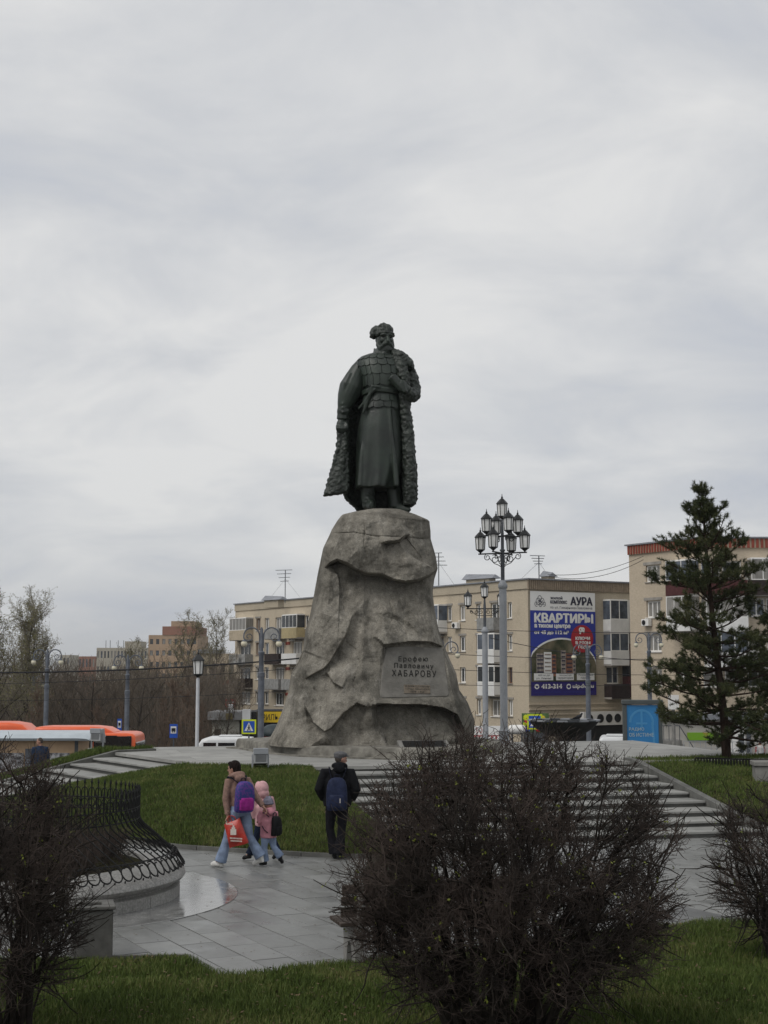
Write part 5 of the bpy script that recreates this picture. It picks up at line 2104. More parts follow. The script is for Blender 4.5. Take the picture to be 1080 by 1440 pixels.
# street lamps with twin scrolled arms
def street_lamp(label, px, ytop, Y, H=8.6, globe_z=-.62):
    p = W(px, ytop, Y)
    root = thing('street_lamp', label, 'street lamp', (p.x, Y, p.z - H), 0, 'grey street lamps with twin curled arms')
    m_ = MB()
    m_.lathe([(.20, -1.5), (.20, .8), (.15, .9), (.15, H - 2.4), (.17, H - 2.38), (.17, H - 2.2), (.12, H - 2.15), (.12, H - 1.35), (.15, H - 1.3), (.15, H - 1.2), (.09, H - 1.15), (.075, H - .1), (.03, H)], 10)
    m_.build('pole', M_LAMPG, root, smooth='auto')
    for s_ in (-1, 1):
        m_ = MB()
        pts = [(s_ * .08, 0, H - 1.0)]
        for q in range(13):
            a = math.pi * (1 - q / 12)
            pts.append((s_ * (.48 + .38 * math.cos(a)), 0, H - .42 + .40 * math.sin(a)))
        pts += [(s_ * .86, 0, H - .55)]
        m_.tube(pts, .035, 6)
        spiral(m_, (s_ * .62, 0, H - .46), (s_, 0), .24, .06, R(0), -1.25, .024)
        m_.lathe([(.02, .12), (.05, .05), (.13, .0), (.10, -.02)], 8, (s_ * .84, 0, H - .68))
        ar = m_.build('arm', M_LAMPG, root)
        g = MB()
        g.ell((s_ * .84, 0, H - .80), (.155, .155, .17), 12, 9)
        g.build('globe', M_GLOBE, ar, smooth=True)
    return root


M_LAMPG = mat('blue_grey_lamp_paint', (0.115, 0.128, 0.15), rough=0.55, var=0.2, scale=3, stain=.3)
street_lamp('grey twin-armed street lamp in front of the balconies left of the rock', 368, 882, 69)
street_lamp('grey twin-armed street lamp behind the orange bus, taller of the two at far left', 67, 913, 88)
street_lamp('grey twin-armed street lamp over the front of the orange bus', 180, 921, 88)
street_lamp('smaller grey street lamp at far left, partly behind its neighbour', 47, 951, 118)
street_lamp('grey twin-armed street lamp in front of the advertising banner', 826, 906, 88)
street_lamp('grey twin-armed street lamp behind the blue poster stand', 912, 890, 95)
street_lamp('grey street lamp mostly hidden by the right side of the rock', 623, 902, 82)

# ------------------------------------------------------------------ overhead wires
M_WIRE = mat('cable', (0.02, 0.02, 0.022), rough=0.7, var=0.1)


def wire(label, a, b, r=0.018, sag=0.3):
    pts = []
    for q in range(15):
        t = q / 14
        p = a.lerp(b, t)
        pts.append((p.x, p.y, p.z - sag * 4 * t * (1 - t)))
    m_ = MB()
    m_.tube(pts, r, 4)
    tag(m_.build('overhead_wire', M_WIRE), label, 'wire', 'overhead wires across the street')


for (lb, a, b, r_, sg) in (
        ('thick black cable bundle across the trees at left', W(-40, 946, 72), W(470, 921, 78), .04, .25),
        ('thin upper wire across the trees at left', W(-40, 962, 80), W(470, 935, 80), .016, .2),
        ('thin lower wire across the trees at left', W(-40, 985, 86), W(460, 968, 86), .014, .2),
        ('wire crossing the top of the banner', W(600, 882, 86), W(1120, 886, 92), .018, .25),
        ('wire crossing the middle of the banner', W(600, 918, 84), W(1120, 922, 92), .018, .3),
        ('wire crossing the foot of the banner', W(600, 940, 84), W(1120, 948, 92), .016, .2),
        ('wire crossing just above the banner phone number', W(600, 962, 84), W(1120, 952, 92), .015, .3),
        ('slack wire from the three-lantern lamp to the banner', W(689, 897, 60), W(1000, 925, 92), .015, .5),
        ('thin wire slanting up to the right building roof', W(770, 808, 112), W(905, 782, 112), .02, .5),
        ('second thin wire slanting up to the right building roof', W(780, 812, 112), W(905, 787, 112), .02, .6)):
    wire(lb, a, b, r_, sg)

# ================================================================== vehicles
M_ORANGE = mat('orange_paint', (0.72, 0.115, 0.03), rough=0.3, var=0.06, scale=2, spec=0.5)
M_WHITEP = mat('white_vehicle_paint', (0.62, 0.63, 0.63), rough=0.3, var=0.05, scale=2, spec=0.5)
M_VGLASS = mat('dark_vehicle_glass', (0.012, 0.013, 0.015), rough=0.12, var=0.2, spec=0.5)
M_TYRE = mat('tyre_rubber', (0.015, 0.015, 0.015), rough=0.9, var=0.2)
M_RIM = mat('wheel_rim', (0.25, 0.25, 0.26), rough=0.4, metal=.5)


def wheel(parent, x, y, r, w=0.25):
    t = MB()
    t.lathe([(r * .62, -w / 2), (r * .95, -w / 2), (r, -w / 3), (r, w / 3), (r * .95, w / 2), (r * .62, w / 2)], 20)
    t.xform(Matrix.Translation((x, y, r)) @ Matrix.Rotation(R(90), 4, 'X'))
    o = t.build('wheel', M_TYRE, parent, smooth='auto')
    h = MB()
    h.lathe([(0, -w * .3), (r * .2, -w * .42), (r * .6, -w * .3), (r * .62, w * .3), (0, w * .3)], 14)
    h.xform(Matrix.Translation((x, y, r)) @ Matrix.Rotation(R(90), 4, 'X'))
    h.build('rim', M_RIM, o, smooth='auto')


def rounded_profile(w, h, r, n=5):
    pts = []
    for (cx, cz, a0) in ((w / 2 - r, h - r, 0), (-w / 2 + r, h - r, 90)):
        for q in range(n + 1):
            a = R(a0 + 90 * q / n)
            pts.append((cx + r * math.cos(a), cz + r * math.sin(a)))
    return [(w / 2, 0)] + pts + [(-w / 2, 0)]


# orange low-floor bus: nose at its right end
Yb = 62.0
pb = W(197, 1045, Yb)
bus_z = W(150, 1031.5, Yb).z - 2.95
bus = thing('city_bus', 'orange city bus with dark windows and long roof fairings at left', 'bus', (pb.x, Yb, bus_z))
L_ = 13.0
prof = rounded_profile(2.5, 2.72, .15)
m_ = MB()
xsb = [(-L_, 1.0), (-.35, 1.0), (-.15, .99), (-.04, .965), (0, .93)]
m_.loft([[(x, y * (1 if s_ == 1 else .96), .30 + z * s_) for (y, z) in prof] for (x, s_) in xsb])
m_.build('body', M_ORANGE, bus, smooth='auto')
for s_ in (-1, 1):
    x = -L_ + .4
    k = 0
    while x < -.9:
        w_ = 1.42 if k % 4 != 2 else 1.15
        x1 = min(x + w_, -.75)
        m_ = MB()
        m_.box(x + .02, x1 - .02, min(s_ * 1.235, s_ * 1.262), max(s_ * 1.235, s_ * 1.262), (1.15 if k % 4 != 2 else .42), 2.92)
        m_.build('side_window' if k % 4 != 2 else 'door', M_VGLASS, bus)
        x = x1
        k += 1
m_ = MB()
m_.box(-.30, .035, -1.12, 1.12, 1.0, 2.62, .03)
m_.build('windscreen', M_VGLASS, bus)
m_ = MB()
m_.box(-.90, -.16, -1.258, 1.258, 1.1, 2.90, .02)
m_.build('front_side_glass', M_VGLASS, bus)
for (x0, x1, h_, w_) in ((-12.6, -4.55, .46, 1.0), (-4.45, -1.0, .28, .92)):
    m_ = MB()
    ring = []
    for (x, f, z) in ((x0, .7, .1), (x0 + .15, .95, .9), (x0 + .5, 1, 1), (x1 - .9, 1, 1), (x1 - .35, .98, .8), (x1, .9, .15)):
        pr_ = rounded_profile(2.0 * w_ * f, h_ * z, min(.2, h_ * z * .45), 3)
        ring.append([(x, y, 3.0 + zz_) for (y, zz_) in pr_])
    m_.loft(ring)
    m_.build('roof_fairing', M_ORANGE, bus, smooth='auto')
for x in (-2.6, -9.8):
    for s_ in (-1, 1):
        wheel(bus, x, s_ * 1.1, .48, .3)
for s_ in (-1, 1):
    m_ = MB()
    m_.box(-.06, .03, s_ * .95 - .15, s_ * .95 + .15, .62, .82, .02)
    m_.build('headlight', M_WHITEP, bus)


def van(label, px, py_roof, Y, length, w, h, heading=0.0, name='van'):
    p = W(px, py_roof, Y)
    root = thing(name, label, 'van', (p.x, Y, p.z - h), heading)
    m_ = MB()
    ring = []
    hw = w / 2
    for (x, zt, f) in ((-length / 2, .86, .93), (-length / 2 + .1, .97, .98), (-length * .25, 1.0, 1), (length * .18, 1.0, 1), (length * .30, .93, .97), (length * .40, .66, .96), (length / 2 - .1, .56, .93), (length / 2, .45, .88)):
        ring.append([(x, y * f, .3 + (z - .3) * 1.0 if z < .35 else .3 + (z - .3) * zt) for (y, z) in rounded_profile(w, h, .22, 4)])
    m_.loft(ring)
    m_.build('body', M_WHITEP, root, smooth='auto')
    for s_ in (-1, 1):
        for (x0, x1) in ((-length * .46, -length * .24), (-length * .22, length * .04), (length * .07, length * .27)):
            m_ = MB()
            m_.box(x0, x1, min(s_ * (hw - .03), s_ * (hw + .012)), max(s_ * (hw - .03), s_ * (hw + .012)), h * .55, h * .86, .01)
            m_.build('side_window', M_VGLASS, root)
        for x in (-length * .32, length * .33):
            wheel(root, x, s_ * (hw - .12), .33, .22)
    m_ = MB()
    m_.add([(length * .31, -hw * .85, h * .90), (length * .31, hw * .85, h * .90), (length * .415, hw * .88, h * .64), (length * .415, -hw * .88, h * .64)], [(0, 1, 2, 3)])
    m_.build('windscreen', M_VGLASS, root)
    m_ = MB()
    m_.box(-length / 2 - .02, -length / 2 + .1, -hw * .78, hw * .78, h * .56, h * .82, .02)
    m_.build('rear_window', M_VGLASS, root)
    rk = MB()
    rk.box(-length * .3, length * .05, -.5, .5, h + .005, h + .07, .03)
    rk.build('roof_hatch', M_WHITEP, root)
    return root


van('white minibus with dark windows parked behind the platform left of the rock', 313, 1035.5, 78, 2.75 * 1.25, 1.8, 2.1, R(180))
van('small white van on the street below the poster stand', 866, 1034, 76, 3.6, 1.7, 1.85, R(80), 'delivery_van')

# ================================================================== kiosks and shops on the street
M_BEIGE = mat('beige_panel', (0.50, 0.35, 0.22), rough=0.6, var=0.08)
M_ROOFW = mat('pale_blue_roof', (0.42, 0.47, 0.50), rough=0.4, var=0.08, scale=2)
M_DARKIN = mat('dark_interior', (0.012, 0.012, 0.013), rough=0.6, var=.2)
Yk = 52.0
pk_ = W(112, 1043, Yk)
kz = hgt(-13, Yk)
kiosk = thing('kiosk', 'beige street kiosk with rounded pale roof and photo panels at left', 'kiosk', (pk_.x, Yk, 0))
ztop = W(60, 1031, Yk).z
zev = W(60, 1041, Yk).z
m_ = MB()
rr_ = [(0.05, zev - .02), (.32, zev), (.34, zev + .08), (.15, ztop - .04), (0, ztop)]
ring = []
for (x, f) in ((.42, .35), (.30, .8), (.0, 1.0), (-6, 1.0)):
    hh = ztop - zev
    ring.append([(x, -.35 - .0, zev), (x, -.4, zev + hh * .35 * f), (x, -.2, zev + hh * .85 * f), (x, .1, zev + hh * f), (x, 2.6, zev + hh * f), (x, 2.7, zev)])
m_.loft(ring)
m_.build('roof', M_ROOFW, kiosk, smooth='auto')
m_ = MB()
m_.box(-6, -.15, 0, 2.4, kz - .3, zev - .003)
m_.build('wall', M_BEIGE, kiosk)
m_ = MB()
m_.box(-.17, -.06, -.04, .07, kz - .3, zev)
m_.build('corner_post', M_POLED, kiosk)
M_PHOTO = mat('photo_print', (0.05, 0.05, 0.055), rough=0.5, col2=(0.45, 0.45, 0.46), scale=5, lo=.4, hi=.6, detail=6)
for (x0, x1) in ((-1.25, -.35), (-3.1, -2.0)):
    m_ = MB()
    m_.box(x0, x1, -.035, -.006, zev - 1.15, zev - .45)
    m_.build('photo_panel', M_PHOTO, kiosk)
m_ = MB()
m_.box(-1.95, -1.35, -.03, -.005, zev - 2.0, zev - .3)
m_.build('door', mat('kiosk_door', (0.12, 0.13, 0.15), rough=.5), kiosk)

# pavilion shop left of the rock
Yp = 118.0
pz = hgt(-12, Yp)
x0, x1 = W(298, 1030, Yp).x, W(360, 1030, Yp).x
pav = thing('pavilion', 'low cream shop pavilion with grey fascia left of the rock', 'pavilion', (x0, Yp, 0))
zt, zf = W(300, 1001, Yp).z, W(300, 1012, Yp).z
w_ = x1 - x0
M_CREAM = mat('cream_render', (0.43, 0.42, 0.36), rough=.8, var=.08, scale=1)
M_GREYF = mat('grey_fascia', (0.20, 0.20, 0.20), rough=.6, var=.1)
MB().box(0, w_ * .62, 0, 5, pz, zf - .003).build('wall', M_CREAM, pav)
MB().box(-.3, w_ * .72, -.6, 5.2, zf, zt).build('fascia', M_GREYF, pav)
MB().box(w_ * .33, w_ * .48, -.66, -.603, zf + .05, zt - .1).build('sign_plate', mat('olive_plate', (0.16, 0.13, 0.05), rough=.6), pav)
MB().box(w_ * .62 + .004, w_, .3, 5, pz, zt).build('dark_wing', M_DARKIN, pav)
MB().box(w_ * .70, w_ * .88, -.66, .29, zf - .1, zt + .2).build('white_sign_box', M_WHITEP, pav)
for (a, b_, c_, d_) in ((.06, .2, .55, .8), (.08, .3, .05, .5), (.38, .58, .3, .62)):
    hh = zf - pz
    m_ = MB()
    m_.box(w_ * a, w_ * b_, -.06, -.002, pz + hh * c_, pz + hh * d_)
    o = m_.build('window' if d_ > .6 else 'shutter', M_VGLASS if d_ > .6 else M_WHITEP, pav)
ac = MB()
ac.box(w_ * .36, w_ * .46, .5, 1.0, zt + .005, zt + .6, .03)
ac.build('rooftop_unit', M_WHITEP, pav)

# yellow shop sign
Ys_ = 122.0
x0, x1 = W(356, 1008, Ys_).x, W(402, 1008, Ys_).x
zt, zb_ = W(360, 1001, Ys_).z, W(360, 1016, Ys_).z
shop = thing('food_shop', 'food shop with yellow lettered sign just left of the rock', 'shop', (x0, Ys_, 0))
MB().box(0, x1 - x0 + 4, .3, 5, hgt(-9, Ys_), zt + .1).build('wall', M_DARKIN, shop)
MB().box(0, x1 - x0 + 4, .1, .296, zb_, zt).build('sign_board', mat('yellow_board', (0.62, 0.42, 0.02), rough=.5, var=.08), shop)
t_ = fit_text('ГРИЛЬ-КУХНЯ', (x1 - x0) * 1.25, (zt - zb_) * .55)
place_text('lettering', t_, M_DARKIN, shop, (x1 - x0) * .80, (zt + zb_) / 2, .085)

# dark domed awning with red frill
Ya = 110.0
pa_ = W(385, 1037, Ya)
awn = thing('awning', 'dark rounded awning with red lower edge left of the rock', 'awning', (pa_.x, Ya, W(385, 1035, Ya).z))
m_ = MB()
rw = (W(385, 1030, Ya).x - W(366, 1030, Ya).x)
hh = W(385, 1018, Ya).z - W(385, 1035, Ya).z
m_.lathe([(rw * 1.02, 0), (rw, hh * .3), (rw * .85, hh * .65), (rw * .5, hh * .92), (0, hh)], 24)
m_.build('canopy', mat('dark_green_canvas', (0.03, 0.042, 0.046), rough=.5), awn, smooth=True)
m_ = MB()
m_.lathe([(rw * .98, -.45), (rw * 1.0, -.003)], 24, cap=False)
m_.build('frill', mat('red_canvas', (0.22, 0.02, 0.025), rough=.7), awn)
m_ = MB()
m_.lathe([(.08, -2.6), (.08, hh * .95)], 8)
m_.build('mast', M_POLED, awn)

# ================================================================== signs
M_BLUE = mat('sign_blue', (0.02, 0.085, 0.42), rough=.4, var=.04)
M_SWHITE = mat('sign_white', (0.68, 0.68, 0.66), rough=.4, var=.04)
M_SYEL = mat('sign_yellow_green', (0.60, 0.68, 0.03), rough=.4, var=.04)
M_SBLACK = mat('sign_black', (0.01, 0.01, 0.012), rough=.5, var=0)


def crossing_sign(label, px, py, Y, size_px):
    c = W(px, py, Y)
    h = size_px * Y / FPX / 2
    root = thing('crossing_sign', label, 'road sign', (c.x, Y, c.z), 0, 'pedestrian crossing signs')
    MB().box(-h, h, 0, .04, -h, h).build('backing', M_SYEL, root)
    MB().box(-h * .78, h * .78, -.012, -.003, -h * .78, h * .78).build('blue_panel', M_BLUE, root)
    m_ = MB()
    m_.add([(-h * .62, -.016, -h * .58), (h * .62, -.016, -h * .58), (0, -.016, h * .62)], [(0, 1, 2)])
    m_.build('white_triangle', M_SWHITE, root)
    f = MB()
    f.ell((0.02 * h, -.022, h * .22), (h * .09, .004, h * .09), 8, 6)
    f.tube([(0, -.022, h * .10), (0, -.022, -h * .18)], h * .07, 5)
    for s_ in (-1, 1):
        f.tube([(0, -.022, -h * .15), (s_ * h * .12, -.022, -h * .35), (s_ * h * .22, -.022, -h * .54)], h * .05, 5)
        f.tube([(0, -.022, h * .06), (s_ * h * .17, -.022, -h * .14)], h * .035, 5)
    f.build('walking_figure', M_SBLACK, root)
    MB().lathe([(.04, -3.2 - h), (.04, h)], 8, (0, .08, 0)).build('post', M_POLED, root)
    return root


crossing_sign('blue crossing sign with yellow border left of the rock', 350, 1022, 74, 20)
crossing_sign('blue crossing sign with yellow border under the banner', 752, 1015, 70, 21)


def stop_sign(label, px, py, Y, wpx, hpx, blue_top=True):
    c = W(px, py, Y)
    w, h = wpx * Y / FPX / 2, hpx * Y / FPX / 2
    root = thing('bus_stop_sign', label, 'road sign', (c.x, Y, c.z), 0)
    MB().box(-w, w, 0, .04, -h, h).build('panel', M_BLUE, root)
    MB().box(-w * .72, w * .72, -.012, -.003, -h * .35, h * .68).build('white_field', M_SWHITE, root)
    f = MB()
    f.box(-w * .5, w * .5, -.02, -.014, -h * .02, h * .42)
    f.box(-w * .45, -w * .1, -.02, -.014, -h * .18, -h * .05)
    f.box(w * .1, w * .45, -.02, -.014, -h * .18, -h * .05)
    f.build('bus_symbol', M_SBLACK, root)
    MB().lathe([(.035, -3.0 - h), (.035, h)], 8, (0, .08, 0)).build('post', M_POLED, root)


stop_sign('blue bus stop sign beside the single lantern post', 244, 1028, 70, 11, 19)
stop_sign('narrow blue and white stop sign behind the orange bus', 168, 1020, 76, 6, 18)

# small red plate on the thicket edge, beside the long building
c = W(324, 989, 140)
m_ = MB()
m_.box(-.5, .5, 0, .06, -.42, .42, .01)
rs = m_.build('red_plate', mat('red_sign', (0.40, 0.03, 0.03), rough=.5, var=.05), None, loc=(c.x, 140, c.z))
rs.name = 'red_plate_sign'
tag(rs, 'small red plate sign at the left corner of the long building', 'sign')
for dz in (-.14, .12):
    o = MB().box(-.4, .4, -.02, -.003, dz - .07, dz + .07).build('white_bar', M_SWHITE, rs)
MB().lathe([(.05, -9), (.05, .0)], 6, (0, .12, 0)).build('post', M_POLED, rs)

# ------------------------------------------------------------------ illuminated poster stand
Yc = 64.0
c = W(903, 1065, Yc)
zg = hgt(c.x, Yc)
x0, x1 = W(876, 1020, Yc).x - c.x, W(931, 1020, Yc).x - c.x
zt = W(903, 984, Yc).z
cl_ = thing('poster_stand', 'grey city poster stand with a blue poster beside the pine', 'poster stand', (c.x, Yc, 0))
M_STAND = mat('stand_grey', (0.075, 0.085, 0.085), rough=.5, var=.1)
MB().box(x0, x0 + .16, -.12, .12, zg, zt - .22).build('upright', M_STAND, cl_)
MB().box(x1 - .16, x1, -.12, .12, zg, zt - .22).build('upright', M_STAND, cl_)
MB().box(x0 - .04, x1 + .04, -.16, .16, zt - .215, zt, .03).build('header', M_STAND, cl_)
MB().box(x0 + .165, x1 - .165, -.10, .10, zg, zg + .45).build('sill', M_STAND, cl_)
pm = mat('blue_poster', (0.035, 0.19, 0.42), rough=.25, var=.10, scale=1.2)
MB().box(x0 + .17, x1 - .17, -.075, .075, zg + .455, zt - .23).build('poster', pm, cl_)
pw = x1 - x0 - .34
xm = (x0 + x1) / 2
zm = (zg + .45 + zt - .23) / 2
m_ = MB()
m_.tube([(xm + pw * .36 * math.cos(a) - .05, -.078, zt - 1.0 + pw * .38 * math.sin(a)) for a in np.linspace(-.2, math.pi, 15)], .05, 4, True, .003)
m_.tube([(xm + pw * .30, -.078, zt - 1.0), (xm + pw * .36, -.078, zg + .6)], .05, 4, True, .003)
m_.tube([(xm - .05, -.079, zt - .5), (xm - .05, -.079, zt - 1.25)], .045, 4, True, .003)
m_.tube([(xm - .3, -.079, zt - 1.05), (xm + .2, -.079, zt - 1.05)], .045, 4, True, .003)
m_.build('poster_emblem', mat('poster_pale_blue', (0.06, 0.24, 0.46), rough=.3, var=.05), cl_)
M_POSTXT = mat('poster_lettering', (0.40, 0.47, 0.45), rough=.4, var=.03)
place_text('lettering', fit_text('РАДИО', pw * .48, .16), M_POSTXT, cl_, xm - pw * .20, zm - .10, -.082)
place_text('lettering', fit_text('ОБ', pw * .18, .16), M_POSTXT, cl_, xm - pw * .35, zm - .34, -.082)
place_text('lettering', fit_text('ИСТИНЕ', pw * .55, .16), M_POSTXT, cl_, xm + pw * .065, zm - .34, -.082)


# spiked black fence in front of it
def railing(name, label, a, b, n, h, mt, style='spike', rail_r=.018):
    a, b = Vector(a), Vector(b)
    root = thing(name, label, 'fence', a)
    d = b - a
    for q in range(n + 1):
        p = d * (q / n)
        m_ = MB()
        if style == 'spike':
            m_.tube([p, p + Vector((0, 0, h * .82)), p + Vector((0, 0, h * .86)), p + Vector((0, 0, h))], [.014, .014, .03, .003], 5)
        else:
            m_.tube([p, p + Vector((0, 0, h))], .02, 5)
        m_.build('bar', mt, root)
        if style == 'circle' and q < n:
            c = p + d * (.5 / n) + Vector((0, 0, h * .42))
            r = min(d.length / n * .42, h * .34)
            u = d.normalized()
            m_ = MB()
            m_.tube([c + u * (r * math.cos(t)) + Vector((0, 0, r * math.sin(t))) for t in np.linspace(0, 2 * math.pi, 15)], .014, 4, False)
            m_.build('ring', mt, root)
    for f in ((.2, .72) if style == 'spike' else (.05, .98)):
        m_ = MB()
        m_.tube([Vector((0, 0, h * f)), d + Vector((0, 0, h * f))], rail_r, 5)
        m_.build('rail', mt, root)
    return root


pA, pB = W(878, 1064, 58), W(926, 1066, 56)
railing('spiked_fence', 'low black spiked fence before the blue poster stand', pA, pB, 16, .46, M_IRON)

# ------------------------------------------------------------------ big dark bowl with a pigeon on its rim
Yw = 46.0
c = W(793, 1014, Yw)
zg = hgt(c.x, Yw)
bowl = thing('garden_bowl', 'wide dark metal bowl on a stem above the big bush', 'bowl', (c.x, Yw, zg))
rb = 49 * Yw / FPX
zt = c.z - zg
m_ = MB()
m_.lathe([(.42, 0), (.42, .12), (.2, .2), (.15, zt - .62), (.3, zt - .5), (rb * .55, zt - .42), (rb * .82, zt - .22), (rb, zt), (rb - .06, zt), (rb * .78, zt - .16), (0, zt - .3)], 36)
m_.build('bowl_body', mat('dark_bowl_metal', (0.035, 0.037, 0.036), rough=.55, var=.3, scale=5, spec=.3), bowl, smooth='auto')
for k in range(20):
    a0, a1 = 2 * math.pi * k / 20, 2 * math.pi * (k + .92) / 20
    m_ = MB()
    m_.lathe([(rb - .10, zt + .004), (rb + .03, zt + .004), (rb + .035, zt + .05), (rb - .10, zt + .05), (rb - .10, zt + .004)], 3, (0, 0, 0), a0, a1)
    m_.build('rim_plate', M_POLED if k % 2 else M_POLE, bowl)
bd = W(813, 1012, Yw - .9)
bird = thing('pigeon', 'dark pigeon perched on the rim of the wide bowl', 'bird', (bd.x, Yw - .93, zg + zt + .05))
m_ = MB()
m_.tube([(-.20, 0, .055), (-.10, 0, .075), (0, 0, .11), (.075, 0, .15), (.10, 0, .20), (.125, 0, .225), (.15, 0, .22)], [.012, .032, .06, .05, .030, .030, .008], 10)
m_.tube([(.02, .02, .07), (.03, .02, .0)], .006, 5)
m_.tube([(.02, -.02, .07), (.03, -.02, .0)], .006, 5)
obj('bird_body', fuse(m_, .009, 2, .5, 'bird_body'), mat('pigeon_grey', (0.02, 0.021, 0.024), rough=.7), bird, smooth=True)
m_ = MB()
for s_ in (-1, 1):
    m_.tube([(-.17, s_ * .03, .075), (-.06, s_ * .055, .105), (.04, s_ * .045, .125)], [.006, .026, .014], 8, True, [.004, .012, .008])
m_.build('wings', mat('pigeon_wing', (0.012, 0.012, 0.014), rough=.7), bird, smooth=True)


# ------------------------------------------------------------------ floodlights
def floodlight(label, px, py, z, rz):
    g = G(px, py, z)
    root = thing('floodlight', label, 'floodlight', g, rz, 'grey floodlights set in the grass')
    m_ = MB()
    m_.add([(-.14, -.12, .12), (.14, -.12, .12), (.14, .16, .06), (-.14, .16, .06), (-.14, -.10, .40), (.14, -.10, .40), (.14, .10, .42), (-.14, .10, .42)],
           [(3, 2, 1, 0), (4, 5, 6, 7), (0, 1, 5, 4), (1, 2, 6, 5), (2, 3, 7, 6), (3, 0, 4, 7)])
    m_.build('housing', mat('floodlight_grey', (0.36, 0.37, 0.375), rough=.5, var=.1), root)
    MB().box(-.155, .155, -.13, -.10, .30, .43, .01).build('visor', M_POLE, root)
    m_ = MB()
    for s_ in (-1, 1):
        m_.box(s_ * .165 - .012, s_ * .165 + .012, -.03, .03, -.1, .30)
    m_.build('bracket', M_POLE, root)
    MB().box(-.11, .11, -.125, -.121, .15, .29).build('lens', mat('floodlight_lens', (0.16, 0.165, 0.17), rough=.3), root)


floodlight('grey floodlight at the top of the grass bank below the rock', 366, 1081, 1.0, R(10))
floodlight('grey floodlight on the bank beside the left stairs', 137, 1048, 1.12, R(-20))

# ------------------------------------------------------------------ stone litter bin by the lawn
g = G(128, 1352, 0)
bin_ = thing('litter_bin', 'square stone litter bin at the lawn edge by the left bush', 'litter bin', (g.x, g.y, 0), R(14))
M_BIN = mat('bin_stone', (0.105, 0.103, 0.095), rough=.8, var=.3, scale=4, stain=.5)
MB().box(-.21, .21, -.21, .21, .03, .56, .012).build('bin_body', M_BIN, bin_)
m_ = MB()
m_.box(-.235, .235, -.235, -.10, .562, .60, .008)
m_.box(-.235, .235, .10, .235, .562, .60, .008)
m_.box(-.235, -.10, -.099, .099, .562, .60, .008)
m_.box(.10, .235, -.099, .099, .562, .60, .008)
m_.build('lid', M_BIN, bin_)
MB().box(-.17, .17, -.17, .17, 0, .029).build('foot', M_DARKIN, bin_)

# ------------------------------------------------------------------ park bench with a sitter, behind the bush
g = G(497, 1357, 0)
BR = R(16)
bench = thing('park_bench', 'park bench with concrete arched ends and wooden slats behind the bush', 'bench', (g.x, g.y, 0), BR)
M_WOOD = mat('bench_wood', (0.05, 0.038, 0.03), rough=.7, var=.3, scale=6, stretch=(.2, 3, 3), bump=.3)
for x in (0.0, 1.75):
    m_ = MB()
    pts = [(-.24, 0), (-.24, .40), (-.26, .44), (.26, .44), (.26, 0), (.12, 0)]
    arc = [(.12 * math.cos(a), .25 * math.sin(a) + .0) for a in np.linspace(0, math.pi, 9)]
    poly_ = [(-.24, 0), (-.26, .43), (.26, .43), (.24, 0)] + arc
    vs = [(x - .045, y, z) for y, z in poly_] + [(x + .045, y, z) for y, z in poly_]
    n = len(poly_)
    bm = bmesh.new()
    bv = [bm.verts.new(v) for v in vs]
    bm.faces.new(bv[:n])
    bm.faces.new(bv[n:][::-1])
    for q in range(n):
        bm.faces.new((bv[q], bv[n + q], bv[n + (q + 1) % n], bv[(q + 1) % n]))
    bmesh.ops.recalc_face_normals(bm, faces=bm.faces)
    bmesh.ops.triangulate(bm, faces=[f for f in bm.faces if len(f.verts) > 4])
    me = bpy.data.meshes.new('end_frame')
    bm.to_mesh(me)
    bm.free()
    obj('end_frame', me, M_CONC, bench)
    m_ = MB()
    m_.tube([(x, -.24, .40), (x, -.27, .55), (x, -.33, .86)], .035, 6)
    m_.build('back_post', M_CONC, bench)
for q in range(5):
    y = -.20 + q * .10
    MB().box(-.20, 1.95, y - .042, y + .042, .435, .475, .006).build('seat_slat', M_WOOD, bench)
for q in range(3):
    z = .58 + q * .12
    y = -.235 - (z - .55) * .20
    MB().box(-.20, 1.95, y - .018, y + .018, z - .045, z + .045, .005).build('back_slat', M_WOOD, bench)

# sitter, seen from behind through the twigs
bx = Vector((g.x, g.y, 0)) + Matrix.Rotation(BR, 3, 'Z') @ Vector((.42, 0, 0))
JS = dict(pelvis=(0, -.02, .60), chest=(0, .02, .92), neck=(0, .06, 1.10), head=(-.02, .10, 1.235),
          hipL=(-.09, .0, .57), hipR=(.09, .0, .57), kneeL=(-.13, .44, .56), ankL=(-.13, .50, .09), toeL=(-.14, .64, .03), kneeR=(.12, .44, .56), ankR=(.12, .48, .09), toeR=(.12, .62, .03),
          shL=(-.18, .02, 1.04), elL=(-.24, .08, .78), wrL=(-.16, .30, .66), shR=(.18, .02, 1.04), elR=(.25, .08, .78), wrR=(.16, .30, .66))
person('person', 'sitter in dark olive jacket on the bench behind the big bush', (bx.x, bx.y, 0), JS,
       dict(face=(.75, -.5), hair=(M_HAIRG, 'crop'), pants=M_BLACKP, shoes=M_BLACK_SHOE, jacket=cloth('olive_cloth', (0.035, 0.038, 0.028)), bulk=1.2, hem=-.06, vox=.013))

